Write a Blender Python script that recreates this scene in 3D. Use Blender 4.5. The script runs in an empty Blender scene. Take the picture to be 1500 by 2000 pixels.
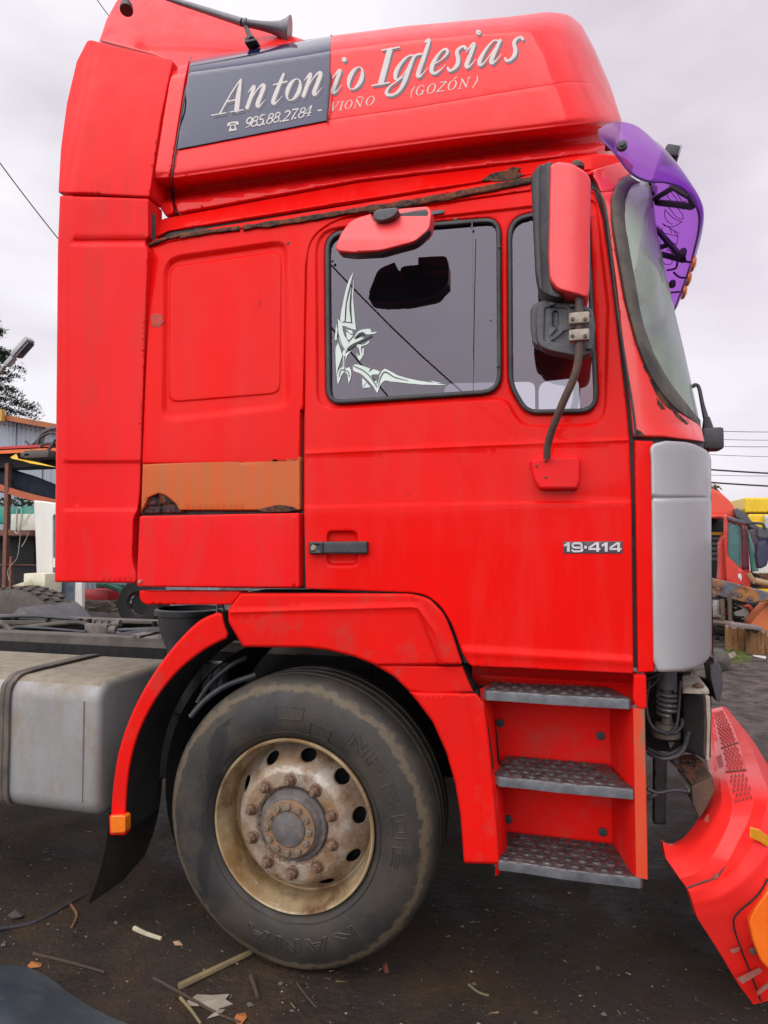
import bpy, bmesh, math, random
import numpy as np
from mathutils import Vector, noise
from mathutils.geometry import delaunay_2d_cdt
rnd = random.Random(7)
S = bpy.context.scene
COL = S.collection
# ------------------------------------------------------------------ camera
FPX = 1300.0
YAW = math.radians(15.5)
CAMH, CAMD = 1.585, 2.35
PITCH = math.atan(60 / FPX)
cam_d = bpy.data.cameras.new('camera')
cam = bpy.data.objects.new('camera', cam_d)
COL.objects.link(cam)
S.camera = cam
cam_d.sensor_fit = 'VERTICAL'
cam_d.sensor_height = 36.0
cam_d.lens = 36.0 * FPX / 2000.0
cam_d.clip_start = .05
cam_d.clip_end = 2000
cam.location = (0, -CAMD, CAMH)
cam.rotation_euler = (math.radians(90) + PITCH, 0, YAW)
# ------------------------------------------------------------------ world: overcast sky over a Nishita base
W = bpy.data.worlds.new('World')
S.world = W
W.use_nodes = True
nt = W.node_tree
nt.nodes.clear()
def N(t, kind, **kw):
    n = t.nodes.new(kind)
    for k, v in kw.items():
        setattr(n, k, v)
    return n
SUN_EL, SUN_AZ = math.radians(50), math.radians(194)
sky = N(nt, 'ShaderNodeTexSky', sky_type='NISHITA', sun_disc=False, sun_elevation=SUN_EL, sun_rotation=SUN_AZ)
tc = N(nt, 'ShaderNodeTexCoord')
mp = N(nt, 'ShaderNodeMapping')
mp.inputs['Scale'].default_value = (1, 1, 2.2)
nz = N(nt, 'ShaderNodeTexNoise')
nz.inputs['Scale'].default_value = 1.5
nz.inputs['Detail'].default_value = 5
nz.inputs['Roughness'].default_value = .5
cr = N(nt, 'ShaderNodeValToRGB')
cr.color_ramp.elements[0].position = .38
cr.color_ramp.elements[0].color = (3.1, 2.76, 3.12, 1)
cr.color_ramp.elements[1].position = .62
cr.color_ramp.elements[1].color = (4.7, 4.5, 4.75, 1)
mx = N(nt, 'ShaderNodeMixRGB')
mx.inputs[0].default_value = .93
bg = N(nt, 'ShaderNodeBackground')
bg.inputs[1].default_value = .10
wo = N(nt, 'ShaderNodeOutputWorld')
nt.links.new(tc.outputs['Generated'], mp.inputs[0])
nt.links.new(mp.outputs[0], nz.inputs[0])
nt.links.new(nz.outputs[0], cr.inputs[0])
nt.links.new(sky.outputs[0], mx.inputs[1])
sxyz = N(nt, 'ShaderNodeSeparateXYZ')
nt.links.new(tc.outputs['Generated'], sxyz.inputs[0])
gr = N(nt, 'ShaderNodeMapRange')
gr.inputs[1].default_value = -.75
gr.inputs[2].default_value = .45
nt.links.new(sxyz.outputs[0], gr.inputs[0])
tint = N(nt, 'ShaderNodeMixRGB', blend_type='MULTIPLY')
tint.inputs[0].default_value = 1
gcol = N(nt, 'ShaderNodeMixRGB')
gcol.inputs[1].default_value = (1.14, 1.17, 1.13, 1)
gcol.inputs[2].default_value = (.90, .85, .88, 1)
nt.links.new(gr.outputs[0], gcol.inputs[0])
nt.links.new(cr.outputs[0], tint.inputs[1])
nt.links.new(gcol.outputs[0], tint.inputs[2])
nt.links.new(tint.outputs[0], mx.inputs[2])
nt.links.new(mx.outputs[0], bg.inputs[0])
nt.links.new(bg.outputs[0], wo.inputs[0])
sd = bpy.data.lights.new('sun', 'SUN')
sd.energy = 1.5
sd.angle = math.radians(95)
sd.color = (1, .965, .93)
sun = bpy.data.objects.new('sun', sd)
COL.objects.link(sun)
sun.rotation_euler = (math.radians(90) - SUN_EL, 0, math.radians(-14))
S.view_settings.view_transform = 'Standard'
S.view_settings.look = 'None'
S.view_settings.exposure = 1.1
S.view_settings.gamma = 1
S.view_settings.use_curve_mapping = False
S.cycles.max_bounces = 6
S.cycles.transparent_max_bounces = 16
# ------------------------------------------------------------------ projection helpers (photo pixel on a plane at distance Y behind the truck side -> world)
CAM = np.array([0, -CAMD, CAMH])
_F = np.array([-math.sin(YAW) * math.cos(PITCH), math.cos(YAW) * math.cos(PITCH), math.sin(PITCH)])
_R = np.array([math.cos(YAW), math.sin(YAW), 0])
_U = np.cross(_R, _F)
def lift(px, py, Y):
    px = np.asarray(px, float); py = np.asarray(py, float); Y = np.asarray(Y, float)
    d = _F + ((px - 750) / FPX)[..., None] * _R + ((1000 - py) / FPX)[..., None] * _U
    k = (Y + CAMD) / d[..., 1]
    return CAM + d * k[..., None]
def P(px, py, Y):
    return Vector(lift(px, py, Y))
def Pg(px, py, z=0.0):
    d = _F + (px - 750) / FPX * _R + (1000 - py) / FPX * _U
    return Vector(CAM + d * ((z - CAMH) / d[2]))
# ------------------------------------------------------------------ materials
def mat(name, c1, c2=None, ns=5, rough=.5, rv=.12, metal=0, coat=0, bump=0, bs=80, dirt=None, da=.5, ds=8, dw=.08, stretch=None, spec=.5, alpha=None, crough=.08, d2=None, d2a=.62, d2s=25, nc=.5):
    m = bpy.data.materials.new(name)
    m.use_nodes = True
    t = m.node_tree
    b = t.nodes['Principled BSDF']
    g = N(t, 'ShaderNodeNewGeometry')
    src = g.outputs['Position']
    if stretch:
        q = N(t, 'ShaderNodeMapping')
        q.inputs['Scale'].default_value = stretch
        t.links.new(src, q.inputs[0])
        ssrc = q.outputs[0]
    else:
        ssrc = src
    def noi(scale, s=None, det=6, ro=.6):
        n = N(t, 'ShaderNodeTexNoise')
        n.inputs['Scale'].default_value = scale
        n.inputs['Detail'].default_value = det
        n.inputs['Roughness'].default_value = ro
        t.links.new(s or src, n.inputs[0])
        return n
    def ramp(n, a, w):
        r = N(t, 'ShaderNodeMapRange')
        r.inputs[1].default_value = a - w
        r.inputs[2].default_value = a + w
        t.links.new(n.outputs[0], r.inputs[0])
        return r.outputs[0]
    c2 = c2 or tuple(x * .8 for x in c1)
    n1 = noi(ns, ssrc)
    mixc = N(t, 'ShaderNodeMixRGB')
    mixc.inputs[1].default_value = (*c1, 1)
    mixc.inputs[2].default_value = (*c2, 1)
    t.links.new(ramp(n1, nc, .16), mixc.inputs[0])
    col = mixc.outputs[0]
    rsrc = n1.outputs[0]
    rr = N(t, 'ShaderNodeMapRange')
    rr.inputs[1].default_value = .3
    rr.inputs[2].default_value = .7
    rr.inputs[3].default_value = max(0, rough - rv)
    rr.inputs[4].default_value = min(1, rough + rv)
    t.links.new(noi(ns * 3.1).outputs[0], rr.inputs[0])
    ro = rr.outputs[0]
    for dc, dda, dds, ddw, seed in ((dirt, da, ds, dw, 0), (d2, d2a, d2s, .05, 1)):
        if dc:
            nd = noi(dds, ssrc if seed == 0 else src, 8, .7)
            fac = ramp(nd, dda, ddw)
            mm = N(t, 'ShaderNodeMixRGB')
            t.links.new(fac, mm.inputs[0])
            t.links.new(col, mm.inputs[1])
            mm.inputs[2].default_value = (*dc, 1)
            col = mm.outputs[0]
            ma = N(t, 'ShaderNodeMixRGB')
            t.links.new(fac, ma.inputs[0])
            t.links.new(ro, ma.inputs[1])
            ma.inputs[2].default_value = (.85, .85, .85, 1)
            ro = ma.outputs[0]
            if metal:
                mi = N(t, 'ShaderNodeMath', operation='MULTIPLY_ADD')
                t.links.new(fac, mi.inputs[0])
                mi.inputs[1].default_value = -metal
                mi.inputs[2].default_value = metal
                t.links.new(mi.outputs[0], b.inputs['Metallic'])
    t.links.new(col, b.inputs['Base Color'])
    t.links.new(ro, b.inputs['Roughness'])
    if not (metal and (dirt or d2)):
        b.inputs['Metallic'].default_value = metal
    b.inputs['Coat Weight'].default_value = coat
    b.inputs['Coat Roughness'].default_value = crough
    b.inputs['Specular IOR Level'].default_value = spec
    if alpha is not None:
        b.inputs['Alpha'].default_value = alpha
    if bump:
        bp = N(t, 'ShaderNodeBump')
        bp.inputs['Strength'].default_value = 1
        bp.inputs['Distance'].default_value = bump
        t.links.new(noi(bs, None, 8, .65).outputs[0], bp.inputs['Height'])
        t.links.new(bp.outputs[0], b.inputs['Normal'])
    return m
def glass_mat(name, tint, refl=.0, dust=None, da=.1, ior=1.5, rough=.0):
    m = bpy.data.materials.new(name)
    m.use_nodes = True
    t = m.node_tree
    t.nodes.clear()
    o = N(t, 'ShaderNodeOutputMaterial')
    tr = N(t, 'ShaderNodeBsdfTransparent')
    tr.inputs[0].default_value = (*tint, 1)
    gl = N(t, 'ShaderNodeBsdfGlossy')
    gl.inputs['Roughness'].default_value = rough
    gl.inputs[0].default_value = (.88, .84, 1, 1)
    fr = N(t, 'ShaderNodeFresnel')
    gb = N(t, 'ShaderNodeNewGeometry')
    io = N(t, 'ShaderNodeMapRange')
    io.inputs[3].default_value = ior
    io.inputs[4].default_value = 1 / ior
    t.links.new(gb.outputs['Backfacing'], io.inputs[0])
    t.links.new(io.outputs[0], fr.inputs[0])
    ad = N(t, 'ShaderNodeMath', operation='ADD')
    ad.inputs[1].default_value = refl
    t.links.new(fr.outputs[0], ad.inputs[0])
    mxs = N(t, 'ShaderNodeMixShader')
    t.links.new(ad.outputs[0], mxs.inputs[0])
    t.links.new(tr.outputs[0], mxs.inputs[1])
    t.links.new(gl.outputs[0], mxs.inputs[2])
    out = mxs.outputs[0]
    if dust:
        df = N(t, 'ShaderNodeBsdfDiffuse')
        df.inputs[0].default_value = (*dust, 1)
        g = N(t, 'ShaderNodeNewGeometry')
        n = N(t, 'ShaderNodeTexNoise')
        n.inputs['Scale'].default_value = 4
        n.inputs['Detail'].default_value = 6
        t.links.new(g.outputs['Position'], n.inputs[0])
        r = N(t, 'ShaderNodeMapRange')
        r.inputs[1].default_value = .3
        r.inputs[2].default_value = .75
        r.inputs[3].default_value = da * .6
        r.inputs[4].default_value = da * 1.4
        t.links.new(n.outputs[0], r.inputs[0])
        m2 = N(t, 'ShaderNodeMixShader')
        t.links.new(r.outputs[0], m2.inputs[0])
        t.links.new(out, m2.inputs[1])
        t.links.new(df.outputs[0], m2.inputs[2])
        out = m2.outputs[0]
    t.links.new(out, o.inputs[0])
    return m
RUST = (.09, .035, .018)
M = {}
M['red'] = mat('red_paint', (.80, .0050, .0035), (.72, .008, .006), 1.3, .38, .12, coat=.14, crough=.05, spec=.03, bump=.0003, bs=9, dirt=(.70, .03, .026), da=.62, ds=3.2, dw=.16, stretch=(1.8, 1.8, .35), d2=(.42, .02, .015), d2a=.69, d2s=14)
M['red_fade'] = mat('faded_red_paint', (.82, .015, .019), (.76, .008, .009), 1.8, .5, .1, coat=.10, crough=.2, spec=.08, bump=.0002, bs=25, dirt=(.58, .04, .036), da=.64, ds=5, dw=.14, stretch=(1.5, 1.5, .4))
M['red_dirty'] = mat('dirty_red_paint', (.78, .007, .005), (.64, .012, .009), 4, .5, .12, coat=.08, crough=.25, spec=.08, bump=.0004, bs=40, dirt=(.42, .05, .04), da=.65, ds=6, dw=.12, d2=(.24, .14, .10), d2a=.77, d2s=26)
M['red_fairing'] = mat('red_fairing_paint', (.82, .016, .018), (.80, .010, .010), 2, .36, .08, coat=.38, crough=.05, spec=.1, bump=.0005, bs=5, dirt=(.66, .05, .05), da=.68, ds=4, dw=.15, stretch=(1.5, 1.5, .35))
M['orange'] = mat('orange_primer', (.60, .095, .015), (.44, .13, .04), 2.2, .5, .1, coat=.12, spec=.2, stretch=(7, 7, .5), dirt=(.62, .05, .02), da=.74, ds=9, dw=.15)
M['orange_post'] = mat('worn_orange_edge', (.58, .085, .02), (.66, .022, .010), 4, .55, .1, coat=.1, dirt=(.24, .13, .07), da=.58, ds=9, dw=.04, stretch=(1, 1, .3), d2=(.05, .03, .03), d2a=.68, d2s=16)
M['rust'] = mat('rust', (.06, .028, .018), (.20, .06, .02), 16, .9, .08, bump=.006, bs=55, dirt=(.012, .01, .012), da=.52, ds=22, dw=.06)
M['rust_hole'] = mat('rusted_through_metal', (.035, .016, .02), (.26, .07, .012), 13, .85, .1, bump=.01, bs=45, dirt=(.02, .012, .02), da=.5, ds=30, dw=.05)
M['black'] = mat('black_plastic', (.025, .026, .032), (.045, .047, .055), 12, .5, .1, bump=.0006, bs=160)
M['black_gloss'] = mat('black_metal', (.03, .03, .036), (.05, .05, .055), 12, .35, .1, bump=.0003, bs=90)
M['rubber'] = mat('rubber_seal', (.022, .022, .026), (.05, .05, .052), 14, .6, .1)
M['gasket'] = mat('weathered_rubber_gasket', (.045, .043, .042), (.13, .11, .085), 8, .65, .1, bump=.001, bs=60)
M['dark'] = mat('dark_underbody', (.006, .006, .007), (.013, .012, .011), 8, .85, .1, bump=.002, bs=40)
M['inner'] = mat('dark_interior', (.022, .020, .026), (.014, .014, .018), 4, .8, .1)
M['silver'] = mat('silver_paint', (.42, .42, .43), (.37, .37, .385), 3, .38, .06, metal=.25, coat=.3, bump=.0005, bs=260, dirt=(.35, .33, .31), da=.72, ds=6, dw=.12)
M['tank'] = mat('dusty_fuel_tank', (.31, .315, .32), (.25, .247, .24), 4, .6, .08, metal=.2, bump=.0012, bs=50, dirt=(.22, .17, .11), da=.63, ds=9, dw=.14, stretch=(1, 1, .5))
M['tank_top'] = mat('dusty_tank_top', (.28, .25, .20), (.20, .165, .12), 14, .9, .05, bump=.002, bs=70)
M['blue'] = mat('navy_gloss_panel', (.012, .016, .062), (.015, .020, .07), 1, .08, .02, coat=.12, crough=.02, spec=.45)
M['letter'] = mat('silver_lettering', (.52, .49, .47), (.47, .44, .43), 30, .55, .05)
M['letter_shadow'] = mat('letter_shadow_print', (.11, .105, .13), (.09, .085, .11), 30, .6, .05)
M['decal'] = mat('pale_decal', (.66, .74, .70), (.60, .70, .66), 10, .6, .05)
M['decal_line'] = mat('dark_decal_line', (.03, .045, .045), None, 10, .6, .05)
M['glass'] = glass_mat('side_window_glass', (.17, .16, .20), .045, (.06, .055, .08), .06)
M['qglass'] = glass_mat('quarter_window_glass', (.40, .40, .44), .05, (.2, .2, .22), .02)
M['wglass'] = glass_mat('windscreen_glass', (.55, .66, .56), .02, (.35, .43, .34), .66)  # green-grey diffuse layer painted in for the sky reflected in the windscreen
M['steel'] = mat('weathered_steel', (.30, .29, .28), (.16, .15, .145), 12, .55, .15, metal=.6, bump=.0012, bs=70, dirt=(.11, .06, .035), da=.6, ds=22)
M['tread'] = mat('step_tread_aluminium', (.16, .155, .16), (.07, .065, .075), 22, .38, .12, metal=.7, bump=.0015, bs=110, dirt=(.07, .035, .03), da=.56, ds=26, dw=.08)
M['tread_edge'] = mat('step_tread_edge', (.20, .21, .23), (.12, .125, .14), 18, .45, .1, metal=.5, bump=.001, bs=60)
M['rim'] = mat('rusty_wheel_rim', (.48, .39, .24), (.27, .17, .075), 4.5, .28, .1, metal=.15, coat=.5, bump=.0006, bs=60, dirt=(.12, .055, .02), da=.57, ds=6, dw=.10, d2=(.34, .28, .19), d2a=.64, d2s=34)
M['disc'] = mat('rusty_wheel_disc', (.40, .385, .35), (.27, .165, .075), 6, .38, .1, metal=.15, coat=.25, bump=.0008, bs=60, dirt=(.17, .085, .035), da=.55, ds=8, dw=.10, d2=(.08, .045, .025), d2a=.64, d2s=40)
M['nut'] = mat('rusty_nut', (.17, .10, .062), (.11, .065, .042), 40, .8, .1, bump=.0012, bs=180, dirt=(.24, .16, .10), da=.6, ds=60)
M['hub'] = mat('grimy_hub', (.13, .125, .13), (.09, .075, .065), 30, .75, .1, bump=.0018, bs=110, dirt=(.22, .16, .11), da=.62, ds=24)
M['hubring'] = mat('rusty_hub_ring', (.26, .15, .075), (.17, .12, .08), 26, .8, .1, bump=.0014, bs=120)
M['amber'] = mat('amber_lens', (.85, .20, .01), (.78, .16, .008), 50, .3, .05, coat=.6, bump=.0008, bs=220)
M['yellow_reflector'] = mat('yellow_reflector', (.85, .36, .02), None, 20, .3, .05, coat=.5)
M['rod'] = mat('rusty_mirror_rod', (.075, .05, .045), (.13, .075, .055), 30, .7, .1, bump=.0012, bs=150)
M['clamp'] = mat('clamp_metal', (.36, .33, .28), (.24, .19, .15), 40, .6, .1, metal=.2, bump=.001, bs=150)
M['grey'] = mat('grey_plastic', (.085, .088, .10), (.065, .066, .075), 12, .55, .1, bump=.0006, bs=120)
M['kerb'] = mat('bumper_pink_red', (.84, .026, .022), (.82, .015, .010), 3, .42, .08, coat=.3, crough=.15, spec=.3, dirt=(.45, .11, .08), da=.72, ds=12, dw=.05)
def visor_mat():
    m = bpy.data.materials.new('translucent_purple_acrylic')
    m.use_nodes = True
    t = m.node_tree
    t.nodes.clear()
    o = N(t, 'ShaderNodeOutputMaterial')
    tr = N(t, 'ShaderNodeBsdfTransparent'); tr.inputs[0].default_value = (.66, .22, .97, 1)
    df = N(t, 'ShaderNodeBsdfDiffuse'); df.inputs[0].default_value = (.30, .22, .52, 1)
    tl = N(t, 'ShaderNodeBsdfTranslucent'); tl.inputs[0].default_value = (.62, .20, .98, 1)
    gl = N(t, 'ShaderNodeBsdfGlossy'); gl.inputs['Roughness'].default_value = .25
    lw = N(t, 'ShaderNodeNewGeometry'); io = N(t, 'ShaderNodeMapRange'); io.inputs[3].default_value = 1.45; io.inputs[4].default_value = 1 / 1.45; t.links.new(lw.outputs['Backfacing'], io.inputs[0]); fr = N(t, 'ShaderNodeFresnel'); t.links.new(io.outputs[0], fr.inputs[0])
    a = N(t, 'ShaderNodeMixShader'); a.inputs[0].default_value = .5
    b = N(t, 'ShaderNodeMixShader'); b.inputs[0].default_value = .50
    c = N(t, 'ShaderNodeMixShader')
    t.links.new(df.outputs[0], a.inputs[1]); t.links.new(tl.outputs[0], a.inputs[2])
    t.links.new(a.outputs[0], b.inputs[1]); t.links.new(tr.outputs[0], b.inputs[2])
    t.links.new(fr.outputs[0], c.inputs[0]); t.links.new(b.outputs[0], c.inputs[1]); t.links.new(gl.outputs[0], c.inputs[2])
    t.links.new(c.outputs[0], o.inputs[0])
    return m
M['visor'] = visor_mat()
# ------------------------------------------------------------------ objects
ORG = {}
def thing(name, label, cat, loc=(0, 0, 0), group=None):
    o = bpy.data.objects.new(name, None)
    o.empty_display_size = .2
    COL.objects.link(o)
    o.location = loc
    o['label'] = label
    o['category'] = cat
    if group: o['group'] = group
    ORG[o.name] = Vector(loc)
    return o
def tag(o, label, cat, group=None):
    o['label'] = label; o['category'] = cat
    if group: o['group'] = group
    return o
def link(name, me, parent=None, kind=None, origin=None):
    """me holds world coordinates; its origin is moved to the parent's (or to the given point)"""
    org = ORG[parent.name] if parent else Vector(origin or (0, 0, 0))
    o = bpy.data.objects.new(name, me)
    COL.objects.link(o)
    if org.length:
        a = np.empty(len(me.vertices) * 3, np.float32)
        me.vertices.foreach_get('co', a)
        a = a.reshape(-1, 3) - np.array(org, np.float32)
        me.vertices.foreach_set('co', a.ravel())
    if parent:
        o.parent = parent
    else:
        o.location = org
    ORG[o.name] = org
    if kind: o['kind'] = kind
    return o
def place(name, src, parent, world, rot=(0, 0, 0), scale=None):
    """copy of a mesh object modelled round its own origin"""
    o = bpy.data.objects.new(name, src)
    COL.objects.link(o)
    org = ORG[parent.name] if parent else Vector((0, 0, 0))
    o.parent = parent
    o.location = Vector(world) - org
    o.rotation_euler = rot
    if scale: o.scale = scale
    ORG[o.name] = Vector(world)
    return o
def finish(me, m, smooth=40):
    if isinstance(m, (list, tuple)):
        for k in m: me.materials.append(k)
    else:
        me.materials.append(m)
    if smooth:
        me.polygons.foreach_set('use_smooth', [True] * len(me.polygons))
        me.set_sharp_from_angle(angle=math.radians(smooth))
    me.update()
class G:
    def __init__(s):
        s.v = []; s.f = []; s.mi = []; s.nrm = None
    def add(s, v, f, mi=0):
        b = len(s.v)
        s.v += [tuple(x) for x in v]
        s.f += [tuple(i + b for i in q) for q in f]
        s.mi += [mi] * len(f)
        return s
    def box(s, c, d, rot=None, bev=0, mi=0):
        x, y, z = (k / 2 for k in d)
        if bev:
            bm = bmesh.new()
            bmesh.ops.create_cube(bm, size=1)
            for q in bm.verts: q.co = Vector((q.co.x * d[0], q.co.y * d[1], q.co.z * d[2]))
            bmesh.ops.bevel(bm, geom=bm.edges[:], offset=bev, segments=2, profile=.6, affect='EDGES')
            bm.verts.index_update()
            v = [q.co.copy() for q in bm.verts]
            f = [[w.index for w in q.verts] for q in bm.faces]
            bm.free()
        else:
            v = [Vector((a * x, b * y, e * z)) for a in (-1, 1) for b in (-1, 1) for e in (-1, 1)]
            f = [(0, 1, 3, 2), (4, 6, 7, 5), (0, 4, 5, 1), (2, 3, 7, 6), (0, 2, 6, 4), (1, 5, 7, 3)]
        if rot is not None: v = [rot @ q for q in v]
        c = Vector(c)
        return s.add([q + c for q in v], f, mi)
    def tube(s, pts, r, n=8, smooth=True, cap=True, mi=0, sub=5):
        pts = [Vector(p) for p in pts]
        rs = list(r) if isinstance(r, (list, tuple)) else [r] * len(pts)
        if smooth and len(pts) > 2:
            q, qr = [], []
            for i in range(len(pts) - 1):
                p0 = pts[max(i - 1, 0)]; p1 = pts[i]; p2 = pts[i + 1]; p3 = pts[min(i + 2, len(pts) - 1)]
                for k in range(sub):
                    t = k / sub
                    q.append(.5 * ((2 * p1) + (p2 - p0) * t + (2 * p0 - 5 * p1 + 4 * p2 - p3) * t * t + (3 * p1 - p0 - 3 * p2 + p3) * t ** 3))
                    qr.append(rs[i] * (1 - t) + rs[i + 1] * t)
            q.append(pts[-1]); qr.append(rs[-1])
            pts, rs = q, qr
        v, f = [], []
        up = Vector((0, 0, 1))
        for i, p in enumerate(pts):
            t = (pts[min(i + 1, len(pts) - 1)] - pts[max(i - 1, 0)])
            if t.length < 1e-9: t = Vector((1, 0, 0))
            t.normalize()
            a = up - t * up.dot(t)
            if a.length < .1:
                a = Vector((1, 0, 0)) - t * t.x
            a.normalize()
            up = a
            b = t.cross(a)
            for k in range(n):
                an = 2 * math.pi * k / n
                v.append(p + (a * math.cos(an) + b * math.sin(an)) * rs[i])
        for i in range(len(pts) - 1):
            for k in range(n):
                f.append((i * n + k, i * n + (k + 1) % n, (i + 1) * n + (k + 1) % n, (i + 1) * n + k))
        if cap:
            f.append(tuple(range(n - 1, -1, -1)))
            f.append(tuple(range((len(pts) - 1) * n, len(pts) * n)))
        return s.add(v, f, mi)
    def lathe(s, prof, c, axis='Y', n=48, mi=0, closed=False, sx=1):
        """prof: (radius, along axis)"""
        v, f = [], []
        c = Vector(c)
        for r, h in prof:
            for k in range(n):
                a = 2 * math.pi * k / n
                ca, sa = math.cos(a) * r, math.sin(a) * r
                v.append(c + (Vector((ca * sx, h, sa)) if axis == 'Y' else Vector((h, ca, sa)) if axis == 'X' else Vector((ca, sa, h))))
        for i in range(len(prof) - 1):
            for k in range(n):
                q = (i * n + k, i * n + (k + 1) % n, (i + 1) * n + (k + 1) % n, (i + 1) * n + k)
                f.append(q if axis != 'Z' else q)
        return s.add(v, f, mi)
    def grid(s, rows, mi=0, closed=False):
        n = len(rows[0]); v = [p for r in rows for p in r]; f = []
        for i in range(len(rows) - 1):
            for k in range(n - 1):
                f.append((i * n + k, i * n + k + 1, (i + 1) * n + k + 1, (i + 1) * n + k))
        return s.add(v, f, mi)
    def mesh(s, name, m, smooth=40):
        me = bpy.data.meshes.new(name)
        me.from_pydata(s.v, [], s.f)
        finish(me, m, smooth)
        if any(s.mi): me.polygons.foreach_set('material_index', s.mi)
        if s.nrm and len(s.nrm) == len(me.vertices): me.normals_split_custom_set_from_vertices(s.nrm)
        return me
    def obj(s, name, m, parent=None, smooth=40, kind=None, origin=None):
        return link(name, s.mesh(name, m, smooth), parent, kind, origin)
# ------------------------------------------------------------------ 2D tools (photo pixels unless told otherwise)
def rp(pts, n=5):
    """polygon with optional corner radius per point -> list of points"""
    out = []
    L = len(pts)
    for i, p in enumerate(pts):
        r = p[2] if len(p) > 2 else 0
        a = Vector(pts[i - 1][:2]); b = Vector(p[:2]); c = Vector(pts[(i + 1) % L][:2])
        if r <= 0:
            out.append(b); continue
        d1 = (a - b); d2 = (c - b)
        k1 = min(r, d1.length * .49); k2 = min(r, d2.length * .49)
        p1 = b + d1.normalized() * k1; p2 = b + d2.normalized() * k2
        for k in range(n + 1):
            t = k / n
            out.append(p1 * (1 - t) ** 2 + b * 2 * t * (1 - t) + p2 * t * t)
    return [(q.x, q.y) for q in out]
def cat(pts, n=6, closed=False):
    q = []
    L = len(pts)
    A = [np.array(p, float) for p in pts]
    rng = range(L if closed else L - 1)
    for i in rng:
        p0 = A[(i - 1) % L if closed else max(i - 1, 0)]; p1 = A[i]; p2 = A[(i + 1) % L]; p3 = A[(i + 2) % L if closed else min(i + 2, L - 1)]
        for k in range(n):
            t = k / n
            q.append(.5 * ((2 * p1) + (p2 - p0) * t + (2 * p0 - 5 * p1 + 4 * p2 - p3) * t * t + (3 * p1 - p0 - 3 * p2 + p3) * t ** 3))
    if not closed: q.append(A[-1])
    return [tuple(x) for x in q]
def resamp(pts, step, closed=True):
    out = []
    n = len(pts)
    for i in range(n if closed else n - 1):
        a = np.array(pts[i][:2], float); b = np.array(pts[(i + 1) % n][:2], float)
        d = np.linalg.norm(b - a)
        if d < 1e-6: continue
        k = max(1, int(math.ceil(d / step)))
        for j in range(k): out.append(tuple(a + (b - a) * j / k))
    if not closed: out.append(tuple(pts[-1][:2]))
    return out
def dist_poly(pts, loop, closed=True):
    p = np.asarray(pts, float)
    l = np.asarray(loop, float)
    a = l if closed else l[:-1]
    b = np.roll(l, -1, 0) if closed else l[1:]
    ab = b - a
    L2 = (ab ** 2).sum(1) + 1e-12
    best = np.full(len(p), 1e9); side = np.zeros(len(p))
    for s0 in range(0, len(p), 4000):
        q = p[s0:s0 + 4000]
        t = np.clip(((q[:, None, :] - a) * ab).sum(2) / L2, 0, 1)
        pr = a + t[..., None] * ab
        dd = np.sqrt(((q[:, None, :] - pr) ** 2).sum(2))
        j = dd.argmin(1)
        best[s0:s0 + 4000] = dd[np.arange(len(q)), j]
        w = q - a[j]
        side[s0:s0 + 4000] = np.sign(ab[j, 0] * w[:, 1] - ab[j, 1] * w[:, 0])
    return best, side
def inside(pts, loop):
    p = np.asarray(pts, float); l = np.asarray(loop, float)
    x, y = p[:, 0], p[:, 1]
    r = np.zeros(len(p), bool)
    j = len(l) - 1
    for i in range(len(l)):
        xi, yi = l[i]; xj, yj = l[j]
        if yi != yj:
            c = ((yi > y) != (yj > y)) & (x < (xj - xi) * (y - yi) / (yj - yi) + xi)
            r ^= c
        j = i
    return r
def offs(loop, d, closed=True):
    l = np.asarray(loop, float)
    if closed:
        t = np.roll(l, -1, 0) - np.roll(l, 1, 0)
    else:
        t = np.gradient(l, axis=0)
    t /= (np.linalg.norm(t, axis=1)[:, None] + 1e-9)
    return l + np.stack([-t[:, 1], t[:, 0]], 1) * d
def sm(x):
    x = np.clip(x, 0, 1)
    return x * x * (3 - 2 * x)
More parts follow.
